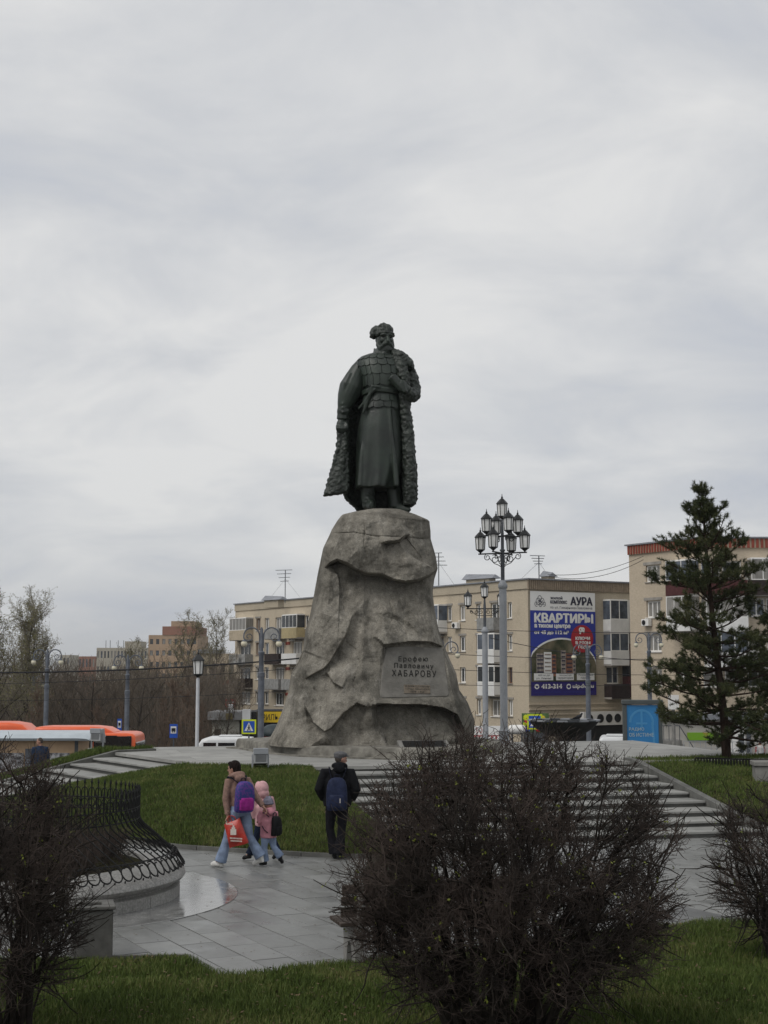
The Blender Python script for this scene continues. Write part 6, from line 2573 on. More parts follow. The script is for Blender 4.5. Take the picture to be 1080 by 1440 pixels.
# ------------------------------------------------------------------ raised planter on the right with its low black fence
pl0, pl1 = G(972, 1078, .55), G(1150, 1108, .50)
planter = thing('stone_planter', 'low grey stone planter wall at the foot of the pine', 'planter', (0, 0, 0))
yA, yB = 32.6, 31.4
xA, xB = W(978, 1080, yA).x, W(1150, 1090, yB).x
for q in range(4):
    t0, t1 = q / 4, (q + 1) / 4
    a = Vector((xA + (xB - xA) * t0, yA + (yB - yA) * t0))
    b = Vector((xA + (xB - xA) * t1 - .008, yA + (yB - yA) * t1))
    o = sloped_wall('wall_block', a, b, .0, .80, .0, .80, .22, M_CONC)
    o.parent = planter
m_ = MB()
m_.prism([(xA, yA + .12), (xB, yB + .12), (xB + .5, 38), (xA - 1.2, 38)], .0, .78)
m_.build('soil_bed', M_SOIL, planter)
railing('black_grating', 'low black grating fence on the planter wall below the pine', (xA, yA, .80), (xB, yB, .80), 40, .26, M_IRON, 'plain')
# square stone end pier
c = W(1073, 1098, 30.6)
pier = thing('stone_pier', 'square grey stone pier at the right edge beside the planter', 'pier', (c.x + .12, 30.6, .3), R(-6))
MB().box(-.30, .30, -.25, .25, -.3, .72, .012).build('shaft', M_CONC, pier)
MB().box(-.34, .34, -.29, .29, .722, .82, .012).build('cap', M_CONC, pier)
# ================================================================== buildings
def brick_mat(name, c, c2):
    m = mat(name, c, rough=.9, var=.12, scale=.35, stain=.65, stain_col=tuple(v * .55 for v in c), stain_scale=.35, bump=0, spec=.1)
    nt = m.node_tree
    N, L = nt.nodes, nt.links
    b = next(n for n in N if n.type == 'BSDF_PRINCIPLED')
    src = b.inputs['Base Color'].links[0].from_socket
    tc = next(n for n in N if n.type == 'TEX_COORD')
    # courses: fine vertical banding plus brick-to-brick speckle
    mp = N.new('ShaderNodeMapping')
    mp.inputs['Scale'].default_value = (3.0, 3.0, 10)
    L.new(tc.outputs['Object'], mp.inputs[0])
    n = N.new('ShaderNodeTexNoise')
    n.inputs['Scale'].default_value = 1.6
    n.inputs['Detail'].default_value = 3
    L.new(mp.outputs[0], n.inputs['Vector'])
    mr = N.new('ShaderNodeMapRange')
    mr.inputs[1].default_value = .3
    mr.inputs[2].default_value = .7
    mr.inputs[3].default_value = .90
    mr.inputs[4].default_value = 1.09
    L.new(n.outputs[0], mr.inputs[0])
    vm = N.new('ShaderNodeVectorMath')
    vm.operation = 'SCALE'
    L.new(src, vm.inputs[0])
    L.new(mr.outputs[0], vm.inputs[3])
    L.new(vm.outputs[0], b.inputs['Base Color'])
    return m


M_BRICK = brick_mat('beige_brick', (0.53, 0.455, 0.345), None)
M_BRICKG = brick_mat('grey_beige_brick', (0.46, 0.40, 0.305), None)
M_BRICKR = brick_mat('sand_brick', (0.52, 0.44, 0.335), None)
M_SLABC = mat('slab_concrete', (0.30, 0.28, 0.25), rough=.9, var=.2, scale=1.5)
M_FRAMEW = mat('white_window_frame', (0.74, 0.73, 0.70), rough=.5, var=.06)
M_FRAMEB = mat('brown_window_frame', (0.16, 0.09, 0.06), rough=.6, var=.2)
M_PANE = [mat('window_pane_dark', (0.03, 0.034, 0.037), rough=.12, var=.5, scale=.9, spec=.5),
          mat('window_pane_curtain', (0.22, 0.21, 0.19), rough=.3, var=.3, scale=1.4, spec=.5, stretch=(3, 3, .4)),
          mat('window_pane_blue', (0.07, 0.085, 0.11), rough=.15, var=.5, scale=1.2, spec=.5)]
M_PAR = [mat('white_siding', (0.70, 0.695, 0.67), rough=.6, var=.08, scale=1.2), mat('brown_sheet', (0.028, 0.018, 0.016), rough=.7, var=.3),
         mat('grey_sheet', (0.27, 0.27, 0.26), rough=.7, var=.2), mat('yellow_sheet', (0.42, 0.345, 0.19), rough=.6, var=.1), mat('maroon_sheet', (0.075, 0.022, 0.022), rough=.7, var=.2),
         mat('beige_sheet', (0.44, 0.37, 0.27), rough=.7, var=.1)]
M_REDB = mat('red_band', (0.24, 0.055, 0.035), rough=.8, var=.2)
M_METALR = mat('roof_edge_metal', (0.22, 0.23, 0.25), rough=.5, var=.15)


class Face:
    """a wall plane of a building: u along the wall, -y outward, z up"""

    def __init__(self, root, p0, p1):
        # p0, p1 world xy ends of the wall; outward is to the right-hand side of p0->p1 seen from above... chosen towards the camera
        self.root = root
        self.p0, self.p1 = Vector(p0), Vector(p1)
        self.d = (self.p1 - self.p0).normalized()
        self.len = (self.p1 - self.p0).length
        ang = math.atan2(self.d.y, self.d.x)
        self.M = Matrix.Translation((self.p0.x - root.location.x, self.p0.y - root.location.y, 0)) @ Matrix.Rotation(ang, 4, 'Z')

    def u(self, px):
        k = (px - 540) / FPX
        return (k * self.p0.y - self.p0.x) / (self.d.x - k * self.d.y)

    def zat(self, px, py):
        p = self.p0 + self.d * self.u(px)
        return W(px, py, p.y).z

    def part(self, mb, name, m, parent=None, smooth=False):
        mb.xform(self.M)
        return mb.build(name, m, parent or self.root, smooth)

    def wall(self, z0, z1, holes, m, depth=.25, name='wall', umin=0.0, umax=None):
        umax = self.len if umax is None else umax
        us = sorted(set([umin, umax] + [h[0] for h in holes] + [h[1] for h in holes]))
        zs = sorted(set([z0, z1] + [h[2] for h in holes] + [h[3] for h in holes]))
        us = [u for u in us if umin <= u <= umax]
        zs = [z for z in zs if z0 <= z <= z1]
        mb = MB()
        for i in range(len(us) - 1):
            for k in range(len(zs) - 1):
                uc, zc = (us[i] + us[i + 1]) / 2, (zs[k] + zs[k + 1]) / 2
                if any(h[0] < uc < h[1] and h[2] < zc < h[3] for h in holes):
                    continue
                mb.quad((us[i], 0, zs[k]), (us[i + 1], 0, zs[k]), (us[i + 1], 0, zs[k + 1]), (us[i], 0, zs[k + 1]))
        for (a, b, c, e) in holes:
            mb.quad((a, 0, c), (a, depth, c), (a, depth, e), (a, 0, e))
            mb.quad((b, 0, c), (b, 0, e), (b, depth, e), (b, depth, c))
            mb.quad((a, 0, c), (b, 0, c), (b, depth, c), (a, depth, c))
            mb.quad((a, 0, e), (a, depth, e), (b, depth, e), (b, 0, e))
        mb.xform(self.M)
        return mb.build(name, m, self.root, fixn=False)

    def window(self, a, b, c, e, depth=.16, fm=None, pane=None, nm=None):
        fm = fm or (M_FRAMEW if random.random() < .85 else M_FRAMEB)
        t = .115
        m_ = MB()
        m_.box(a, b, depth, depth + .07, c, c + t)
        m_.box(a, b, depth, depth + .07, e - t, e)
        m_.box(a, a + t, depth, depth + .07, c + t, e - t)
        m_.box(b - t, b, depth, depth + .07, c + t, e - t)
        nm = nm if nm is not None else (1 if b - a < 1.7 else 2)
        for q in range(nm):
            x = a + (b - a) * ((q + 1) / (nm + 1) + (.06 if nm == 1 else 0))
            m_.box(x - t * .45, x + t * .45, depth + .004, depth + .066, c + t, e - t)
        o = self.part(m_, 'window', fm)
        g = MB()
        g.box(a + t * .5, b - t * .5, depth + .03, depth + .045, c + t * .5, e - t * .5)
        self.part(g, 'pane', pane or random.choice([M_PANE[0], M_PANE[0], M_PANE[1], M_PANE[1], M_PANE[2]]), o)
        s_ = MB()
        s_.box(a - .08, b + .08, -.10, depth, c - .06, c - .003)
        self.part(s_, 'sill', M_SLABC if random.random() < .5 else M_FRAMEW, o)
        return o

    def balcony(self, a, b, zfl, m, glazed=False, h=1.05, out=1.0, ztop=None):
        s_ = MB()
        s_.box(a, b, -out, -.003, zfl - .16, zfl)
        o = self.part(s_, 'balcony', M_SLABC)
        p = MB()
        p.box(a, b, -out - .05, -out - .005, zfl - .10, zfl + h)
        p.box(a, a + .05, -out, -.01, zfl + .004, zfl + h)
        p.box(b - .05, b, -out, -.01, zfl + .004, zfl + h)
        self.part(p, 'parapet', m, o)
        if glazed:
            zt = ztop or zfl + 2.55
            f = MB()
            t = .07
            n = max(2, int((b - a) / .8))
            for q in range(n + 1):
                x = a + (b - a - t) * q / n
                f.box(x, x + t, -out - .03, -out + .04, zfl + h + .003, zt - t)
            f.box(a, b, -out - .035, -out + .045, zt - t, zt)
            f.box(a, b, -out - .035, -out + .045, zfl + h + .002, zfl + h + t)
            for s2 in (a, b - t):
                f.box(s2, s2 + t, -out + .05, -.01, zt - t, zt - .002)
            f.box(a, b, -out + .05, -.01, zt + .003, zt + .06)
            self.part(f, 'glazing_frame', M_FRAMEW, o)
            g = MB()
            g.box(a + .03, b - .03, -out - .004, -out + .008, zfl + h + t, zt - t)
            for s2 in (a + .02, b - .03):
                g.box(s2, s2 + .01, -out + .05, -.02, zfl + h + .01, zt - t)
            self.part(g, 'glazing', random.choice(M_PANE), o)
        return o

    def ac(self, u, z, s=1.0):
        m_ = MB()
        m_.box(u - .42 * s, u + .42 * s, -.45, -.06, z, z + .56 * s, .03)
        o = self.part(m_, 'air_conditioner', M_FRAMEW)
        f = MB()
        f.lathe([(0, 0), (.20 * s, 0), (.21 * s, .02), (0, .02)], 14)
        f.xform(Matrix.Translation((u - .1 * s, -.453, z + .28 * s)) @ Matrix.Rotation(R(90), 4, 'X'))
        self.part(f, 'fan_grille', M_DARKIN, o)


# ------------------------------------------------------------------ the long five-storey block behind the rock
KX, KY = W(742, 812, 121).x, 121.0
dirL = Vector((-.6085, 1.0)).normalized()
Kp = Vector((KX, KY))
Lp = Kp + dirL * 57.7
ZR = W(742, 813, 121).z
GZ = -4.9
bldA = thing('apartment_block', 'long beige brick five-storey apartment block behind the rock', 'building', (Lp.x, Lp.y, 0))
fA = Face(bldA, Lp, Kp)
holes, wins, balc = [], [], []
rows_z = [ZR - 1.95 - 2.8 * i for i in range(5)]
single = [(360.5, 366.6), (372.7, 378.9), (429, 434.5), (442, 448), (466, 474), (480, 487), (520, 528), (540, 548), (576, 584), (590, 599), (628.5, 635), (646, 654), (669.5, 675.5), (713.5, 719.5)]
for (a, b) in single:
    ua, ub = fA.u(a), fA.u(b)
    for i, z in enumerate(rows_z):
        if i == 4 and not (600 < a):
            continue
        holes.append((ua, ub, z - 1.38, z))
# door-and-window groups opening on balconies
stacks = [(336, 355, [('beige', True), ('grey', False), ('brown', False), ('none', False)]),
          (386, 402, [('grey', False), ('brown', False), ('grey', False), ('none', False)]),
          (410, 427, [('yellow', True), ('white', False), ('grey', False), ('none', False)]),
          (500, 515, [('white', True), ('brown', False), ('white', True), ('none', False)]),
          (611, 626, [('white', True), ('none', False), ('none', False), ('none', False)]),
          (687, 704, [('grey', False), ('white', True), ('white', True), ('none', False)])]
cm = dict(white=0, brown=1, grey=2, yellow=3, maroon=4, beige=5)
for (a, b, kinds) in stacks:
    ua, ub = fA.u(a), fA.u(b)
    for i, z in enumerate(rows_z[:4]):
        holes.append((ua + .3, ub - .3, z - 1.45, z))
fA.wall(GZ, ZR - .9, holes, M_BRICK)
for h in holes:
    fA.window(*h)
for (a, b, kinds) in stacks:
    ua, ub = fA.u(a), fA.u(b)
    for i, (k, gl) in enumerate(kinds):
        if k != 'none':
            fA.balcony(ua - .35, ub + .35, rows_z[i] - 2.35, M_PAR[cm[k]], gl, ztop=rows_z[i] + .12)
# lintels
for h in holes:
    if random.random() < .55:
        m_ = MB()
        m_.box(h[0] - .15, h[1] + .15, -.05, -.003, h[3] + .06, h[3] + .24)
        fA.part(m_, 'lintel', M_SLABC)
# parapet band
m_ = MB()
m_.box(0, fA.len + .1, -.12, .3, ZR - .9 + .003, ZR - .12)
fA.part(m_, 'parapet', M_BRICKG)
m_ = MB()
m_.box(-.1, fA.len + .2, -.25, .35, ZR - .117, ZR)
fA.part(m_, 'roof_edge', M_METALR)
# red brick bands between the balconies
for (a, b) in ((402.5, 409), ):
    ua, ub = fA.u(a), fA.u(b)
    for i in range(4):
        for dz in (-1.6, -2.25, -2.95):
            m_ = MB()
            m_.box(ua, ub, -.04, -.003, rows_z[i] + dz - .16, rows_z[i] + dz + .16)
            fA.part(m_, 'red_band', M_REDB)
fA.ac(fA.u(644), rows_z[0] - 2.1)
fA.ac(fA.u(414), rows_z[1] + .1)
fA.ac(fA.u(352), rows_z[3] + .3)
# satellite dish
m_ = MB()
m_.lathe([(0, 0), (.25, .04), (.42, .13), (.43, .13), (.25, .02), (0, -.02)], 18)
m_.xform(Matrix.Translation((fA.u(350), -1.3, rows_z[1] - 1.6)) @ Matrix.Rotation(R(100), 4, 'X'))
fA.part(m_, 'satellite_dish', M_SLABC, None, True)

# gable with the banner
gd = Vector((-dirL.y, dirL.x))
if gd.x < 0:
    gd = -gd
Gp = Kp + gd * 13.0
fG = Face(bldA, Kp, Gp)
gholes = []
stG = (848.5, 871)
uG0, uG1 = fG.u(stG[0]), fG.u(stG[1])
rG = [fG.zat(858, 846), fG.zat(858, 890), fG.zat(858, 936)]
for z in rG:
    gholes.append((uG0 + .2, uG1 - .2, z - 1.6, z - .05))
fG.wall(GZ, ZR - .95, gholes, M_BRICKG)
for h in gholes:
    fG.window(*h)
for i, z in enumerate(rG):
    fG.balcony(uG0 - .1, uG1 + .1, z - 2.75, (M_PAR[0], M_PAR[0], M_PAR[1])[i], i < 2, h=1.15, ztop=z + .1)
    m_ = MB()
    m_.box(uG1 + .16, uG1 + 2.2, -.9, -.02, z - 2.75, z - .95)
    fG.part(m_, 'side_panel', (M_PAR[0], M_PAR[4], M_PAR[4])[i])
    m_ = MB()
    m_.box(uG1 + .16, uG1 + 2.2, -.86, -.02, z - .945, z + .12)
    fG.part(m_, 'side_window', (M_PAR[0], M_PANE[1], M_PANE[0])[i])
# ribbed parapet
m_ = MB()
n = 64
pts = []
for q in range(n * 4 + 1):
    k = q % 4
    u = -.15 + (13.3) * q / (n * 4)
    pts.append((u, -.22 if k in (1, 2) else -.10))
vs = [(u, y, ZR - .95) for u, y in pts] + [(u, y, ZR - .12) for u, y in pts]
m_.add(vs, [(q, q + 1, len(pts) + q + 1, len(pts) + q) for q in range(len(pts) - 1)])
fG.part(m_, 'ribbed_parapet', mat('tan_ribbed_sheet', (0.30, 0.24, 0.175), rough=.7, var=.15))
m_ = MB()
m_.box(-.2, 13.2, -.3, .35, ZR - .117, ZR)
fG.part(m_, 'roof_edge', M_METALR)
for q in range(5):
    z = fG.zat(760, 984) - .35 - q * .42
    m_ = MB()
    m_.box(-.02, 9.5, -.10 - .03 * (q % 2), -.003, z - .10, z + .02)
    fG.part(m_, 'brick_ledge', M_BRICKR)
# rear walls and flat roof
m_ = MB()
e = [Lp, Kp, Gp, Lp + gd * 13.0]
loc = [(p.x - bldA.location.x, p.y - bldA.location.y) for p in e]
zr = ZR - .5
m_.add([(x, y, zr) for x, y in loc], [(0, 1, 2, 3)])
m_.build('roof', M_METALR, bldA)
m_ = MB()
m_.add([(loc[i][0], loc[i][1], z) for z in (GZ, ZR - .1) for i in (0, 3, 2)], [(0, 1, 4, 3), (1, 2, 5, 4)])
m_.build('rear_wall', M_BRICKG, bldA)
# air-conditioner bank, shop awning and dark ground floor on the gable
m_ = MB()
zac = fG.zat(850, 1019)
m_.box(fG.u(812), fG.u(884), -.6, -.05, zac, zac + 1.15)
fG.part(m_, 'equipment_rack', M_FRAMEW)
for px in (820, 835, 847, 859, 872, 882):
    f = MB()
    f.lathe([(0, 0), (.36, 0), (.38, .03), (0, .03)], 16)
    f.xform(Matrix.Translation((fG.u(px), -.605, zac + .58)) @ Matrix.Rotation(R(90), 4, 'X'))
    fG.part(f, 'fan', M_DARKIN)
m_ = MB()
m_.box(fG.u(800), fG.u(884), -.3, -.05, GZ, zac - .05)
fG.part(m_, 'dark_shopfront', M_DARKIN)


# roof aerials, vents
def aerial(label, px, ytop, ybase, Y, kind=0):
    t, b = W(px, ytop, Y), W(px, ybase, Y)
    root = thing('roof_aerial', label, 'aerial', b, R(20 * kind), 'aerials on the roof of the long block')
    h = t.z - b.z
    MB().tube([(0, 0, -.5), (0, 0, h)], .05, 5).build('mast', M_POLED, root)
    for q in range(4):
        z = h * (1 - .13 * q)
        l = 1.1 - .18 * q if kind != 1 else .5 + .25 * q
        MB().tube([(-l, 0, z), (l * .7, 0, z + .05)], .03, 4).build('element', M_POLED, root)
    for s_ in (-1, 1):
        MB().tube([(0, 0, h * .7), (s_ * 2.0, .3, -.3)], .012, 3).build('guy_wire', M_POLED, root)


aerial('thin aerial on the roof left of the rock', 401, 802, 842, 158, 0)
aerial('aerial beside the right shoulder of the rock', 617, 778, 822, 136, 1)
aerial('leaning aerial above the banner', 758, 782, 811, 125, 2)


def vent(label, px, py, Y, w):
    c = W(px, py, Y)
    root = thing('roof_vent', label, 'roof vent', c, R(-50), 'sheet-metal roof hatches of the long block')
    m_ = MB()
    m_.add([(-w, -.6, 0), (w, -.6, 0), (w, .6, 0), (-w, .6, 0), (-w, 0, .55), (w * .9, 0, .35)], [(0, 1, 5, 4), (2, 3, 4, 5), (0, 4, 3), (1, 2, 5)])
    m_.build('hood', M_METALR, root)
    m_ = MB()
    m_.box(-w * .8, w * .7, -.4, .4, -.8, -.01)
    m_.build('base', M_BRICKG, root)


vent('low metal hatch on the roof left of the rock', 386, 844, 152, 1.7)
vent('low metal hatch on the roof behind the three-lantern lamp', 677, 814.5, 128, 2.0)
vent('small metal hatch beside the leaning aerial', 771, 811, 124, .6)

# ------------------------------------------------------------------ advertising banner
ub0, ub1 = fG.u(744.2), fG.u(835.2)
zb0, zb1 = fG.zat(744.2, 978.5), fG.zat(744.2, 831)
ban = thing('advertising_banner', 'large blue and white housing advertisement banner on the gable wall', 'banner', (Kp.x, Kp.y, 0))
fB = Face(ban, Kp, Gp)
BW, BH = ub1 - ub0, zb1 - zb0


def bx_(c):
    return ub0 + (c - 110) / 780 * BW


def bz_(c):
    return zb1 - (c - 95) / 1245 * BH


lay = [0]


def sheet(name, x0, x1, y0, y1, m, lev):
    m_ = MB()
    y = -.12 - .012 * lev
    m_.box(bx_(x0), bx_(x1), y, y + .010, bz_(y1), bz_(y0))
    return fB.part(m_, name, m)


def disc(name, cx, cy, rx, ry, m, lev, clip=None, n=48, inner=None):
    y = -.12 - .012 * lev
    pts = []
    for q in range(n):
        a = 2 * math.pi * q / n
        X_, Y_ = cx + rx * math.cos(a), cy + ry * math.sin(a)
        if clip:
            X_ = min(max(X_, clip[0]), clip[1])
            Y_ = min(max(Y_, clip[2]), clip[3])
        pts.append((X_, Y_))
    m_ = MB()
    m_.add([(bx_(X_), y, bz_(Y_)) for X_, Y_ in pts], [tuple(range(n))])
    return fB.part(m_, name, m)


def bprint(s, x0, x1, y0, y1, m, lev, fat=0.0, **kw):
    me = fit_text(s, bx_(x1) - bx_(x0), bz_(y0) - bz_(y1), fat=0, **kw)
    me.transform(fB.M @ Matrix.Translation(((bx_(x0) + bx_(x1)) / 2, -.12 - .012 * lev - .004, (bz_(y0) + bz_(y1)) / 2)) @ Matrix.Rotation(R(90), 4, 'X'))
    me.materials.clear()
    o = obj('lettering', me, m, ban)
    if fat:
        me2 = me.copy()
        d = fB.M.to_3x3() @ Vector((fat, -.003, 0))
        me2.transform(Matrix.Translation(d))
        obj('lettering', me2, m, ban)
        d = fB.M.to_3x3() @ Vector((fat * .5, -.006, fat * .5))
        me3 = me.copy()
        me3.transform(Matrix.Translation(d))
        obj('lettering', me3, m, ban)
    return o


M_BW = mat('banner_white', (0.80, 0.80, 0.78), rough=.5, var=.04, scale=.3)
M_BB = mat('banner_blue', (0.032, 0.052, 0.34), rough=.5, var=.12, scale=.2, col2=None)
M_BI = mat('banner_indigo', (0.028, 0.020, 0.165), rough=.5, var=.06)
M_BR = mat('banner_red', (0.40, 0.022, 0.032), rough=.5, var=.05)
M_BT = mat('banner_dark_text', (0.035, 0.035, 0.06), rough=.5, var=.0)
M_BWT = mat('banner_white_text', (0.82, 0.82, 0.80), rough=.5, var=.0)
M_BPH = mat('banner_park', (0.035, 0.045, 0.02), rough=.6, col2=(0.20, 0.17, 0.11), scale=.55, detail=8, lo=.40, hi=.66)
M_BT1 = mat('banner_tower_tan', (0.30, 0.26, 0.23), rough=.6, var=.4, scale=1.6, stretch=(2, 2, 1))
M_BT2 = mat('banner_tower_brick', (0.24, 0.11, 0.07), rough=.6, var=.3, scale=1.4)
sheet('header', 110, 890, 95, 325, M_BW, 0)
sheet('blue_field', 110, 890, 326, 1176, M_BB, 0)
sheet('footer', 110, 890, 1177, 1340, M_BI, 0)
disc('picture_edge', 480, 1095, 447, 447, M_BWT, 1, (112, 888, 400, 1174))
disc('picture', 480, 1105, 436, 436, M_BPH, 2, (112, 888, 400, 1174))
for (a, b, c_, d_, m_t) in ((172, 260, 838, 1100, M_BT1), (262, 350, 822, 1110, M_BW), (352, 405, 850, 1110, M_BT2), (462, 520, 800, 1080, M_BT1), (522, 600, 830, 1080, M_BT2), (602, 640, 815, 1080, M_BT1)):
    sheet('tower_picture', a, b, c_, d_, m_t, 3)
    for q in range(5):
        yy = c_ + 20 + q * 48
        if yy + 24 < d_:
            sheet('tower_windows', a + 8, b - 8, yy, yy + 18, M_BT if m_t is not M_BW else M_BT1, 4)
disc('red_disc', 720, 657, 135, 167, M_BR, 5)
for (a, b) in ((140, 365), (400, 612), (650, 862)):
    sheet('caption_box', a, b, 1075, 1158, M_BW, 5)
for (s, x0, x1, y0, y1) in (('400 м до', 185, 325, 1086, 1112), ('ул. Ленина', 165, 340, 1122, 1150), ('Закрытая', 435, 580, 1086, 1112), ('территория', 415, 600, 1122, 1150), ('Подземный', 668, 845, 1086, 1112), ('паркинг', 695, 820, 1122, 1150)):
    bprint(s, x0, x1, y0, y1, M_BT, 6)
bprint('жилой', 345, 488, 150, 188, M_BT, 1, .03)
bprint('комплекс', 345, 545, 200, 240, M_BT, 1, .03)
bprint('АУРА', 585, 848, 155, 252, M_BT, 1, .10)
bprint('по ул. Гамарника-Павловича', 345, 852, 268, 306, M_BT, 1)
bprint('КВАРТИРЫ', 152, 848, 362, 470, M_BWT, 1, .14)
bprint('в тихом центре', 155, 577, 492, 545, M_BWT, 1, .07)
bprint('от 45 до 112 м²', 152, 557, 568, 616, M_BWT, 1, .07)
bprint('КЛЮЧИ', 636, 808, 635, 672, M_BWT, 6, .06)
bprint('В ЭТОМ', 636, 812, 690, 724, M_BWT, 6, .06)
bprint('ГОДУ!', 668, 814, 742, 782, M_BWT, 6, .06)
bprint('413-314', 226, 466, 1206, 1258, M_BWT, 1, .08)
bprint('uipdv.ru', 598, 850, 1206, 1268, M_BWT, 1, .06)
bprint('Застройщик ООО «СЗ «Квартал», проектная декларация на наш.дом.рф', 150, 860, 1288, 1312, M_BB, 1)
disc('phone_icon', 176, 1232, 28, 30, M_BWT, 1)
sheet('phone_handset', 164, 188, 1222, 1246, M_BI, 2)
disc('globe_icon', 553, 1234, 28, 32, M_BWT, 1)
disc('globe_core', 553, 1234, 16, 18, M_BI, 2)
# bunch of keys on the red disc
m_ = MB()
for (x, y, r_) in ((705, 548, 20), (728, 545, 16)):
    m_.tube([(bx_(x + r_ * math.cos(a)), -.205, bz_(y + r_ * math.sin(a) * 1.1)) for a in np.linspace(0, 6.283, 13)], .07, 4, False, .004)
m_.tube([(bx_(700), -.205, bz_(562)), (bx_(692), -.205, bz_(600))], .09, 4, True, .004)
m_.tube([(bx_(728), -.205, bz_(560)), (bx_(745), -.205, bz_(582))], .08, 4, True, .004)
fB.part(m_, 'key_symbol', M_BWT)
# interlaced scroll monogram in the header
m_ = MB()
for (cx_i, cy_i, r0, r1, a0, tr) in ((205, 210, 45, 12, 0, 1.4), (245, 210, 42, 10, 2.5, -1.5), (222, 180, 34, 20, 1.0, 1.2), (225, 250, 38, 8, 4.0, 1.3), (180, 245, 28, 6, 1, 1.2), (272, 245, 26, 6, 2, -1.2)):
    pts = []
    for q in range(25):
        f = q / 24
        a = a0 + tr * 6.283 * f
        r = r0 + (r1 - r0) * f
        pts.append((bx_(cx_i + r * math.cos(a) * .8), -.136, bz_(cy_i + r * math.sin(a) * 1.2)))
    m_.tube(pts, .022, 4, True, .003)
fB.part(m_, 'monogram', M_BT)

# ------------------------------------------------------------------ right-hand block behind the pine
bx0 = W(884, 766, 116)
bx1 = W(984, 756, 109.0)
bldB = thing('apartment_block', 'sand-coloured apartment block with red ribbed parapet behind the pine', 'building', (bx0.x, 116.0, 0))
ZRB = bx0.z
p0, p1 = Vector((bx0.x, 116.0)), Vector((bx1.x, 109.0))
p2 = p1 + Vector((26, .5))
f1, f2 = Face(bldB, p0, p1), Face(bldB, p1, p2)
GZB = -5.2
z1r = [f1.zat(918, 795), f1.zat(918, 845), f1.zat(918, 893), f1.zat(918, 941)]
h1 = [(f1.u(908.5), f1.u(928.5), z - 1.32, z) for z in z1r]
h1.append((f1.u(950), f1.u(968), z1r[3] - 1.32, z1r[3]))
f1.wall(GZB, ZRB - .85, h1, M_BRICKR)
for h in h1:
    f1.window(*h, fm=M_FRAMEW, pane=M_PANE[1], nm=2)
    m_ = MB()
    m_.box(h[0] - .25, h[1] + .2, -.05, -.003, h[3] + .05, h[3] + .28)
    f1.part(m_, 'lintel', M_SLABC)
f1.ac(f1.u(911.5), z1r[1] - 2.0)
for i in range(2):
    z = (z1r[0] + .1, z1r[1] + .2)[i]
    f1.balcony(f1.u(950), f1.u(983.5), z - 2.6, M_PAR[4] if i == 0 else M_PAR[0], True, ztop=z)
h2 = []
for k, px in enumerate((1000, 1030, 1062, 1090)):
    for z in z1r:
        h2.append((f2.u(px) - .75, f2.u(px) + .75, z - 1.38, z))
f2.wall(GZB, ZRB - .85, h2, M_BRICKR)
for h in h2:
    f2.window(*h, fm=M_FRAMEW)
for (pa0, pa1, i, k, gl) in ((988, 1046, 1, 0, True), (988, 1046, 0, 4, False), (1052, 1085, 0, 1, True), (988, 1046, 2, 0, True), (1052, 1085, 2, 2, False)):
    f2.balcony(f2.u(pa0), f2.u(pa1), z1r[i] - 2.55, M_PAR[k], gl, ztop=z1r[i] + .15)
for (fc, nm) in ((f1, 26), (f2, 74)):
    back = MB()
    back.box(-.05, fc.len + .02, -.12, .2, ZRB - .85 + .003, ZRB - .12)
    fc.part(back, 'parapet', M_PAR[5])
    m_ = MB()
    for q in range(nm):
        u = fc.len * (q + .25) / nm
        m_.box(u, u + fc.len / nm * .55, -.20, -.123, ZRB - .84, ZRB - .13)
    o = fc.part(m_, 'parapet_ribs', M_REDB)
    o['kind'] = 'stuff'
    m_ = MB()
    m_.box(-.2, fc.len + .1, -.3, .3, ZRB - .117, ZRB)
    fc.part(m_, 'roof_edge', M_METALR)
m_ = MB()
lq = [(p.x - bx0.x, p.y - 116.0) for p in (p0, p1, p2, p2 + Vector((2, 12)), p0 + Vector((7, 9)))]
m_.add([(x, y, ZRB - .4) for x, y in lq], [(0, 1, 2, 3, 4)])
m_.build('roof', M_METALR, bldB)
m_ = MB()
m_.add([(lq[i][0], lq[i][1], z) for z in (GZB, ZRB - .1) for i in (0, 4, 3, 2)], [(0, 1, 5, 4), (1, 2, 6, 5), (2, 3, 7, 6)])
m_.build('rear_wall', M_BRICKG, bldB)

# ground-floor entrance: white annex, steps, rail
Ye = 101.0
ex0, ex1 = W(932, 1050, Ye).x, W(1120, 1050, Ye).x
ez = W(990, 1012, Ye).z
gz_ = hgt(ex0, Ye)
ann = thing('shop_annex', 'white ground-floor shop annex with green sign behind the pine', 'building', (ex0, Ye, 0))
MB().box(0, ex1 - ex0, 0, 6, gz_ - .5, ez).build('wall', mat('annex_white', (0.42, 0.40, 0.36), rough=.8, var=.12, scale=.8), ann)
MB().box(-.2, ex1 - ex0, -.35, 6.2, ez + .003, ez + .35).build('roof', M_METALR, ann)
sw0, sw1 = W(966, 1030, Ye).x - ex0, W(1012, 1030, Ye).x - ex0
MB().box(sw0, sw1, -.12, -.004, W(990, 1041, Ye).z, W(990, 1030, Ye).z).build('green_sign', mat('green_sign', (0.16, 0.34, 0.02), rough=.5, col2=(.45, .15, .06), lo=.5, hi=.62, scale=.6), ann)
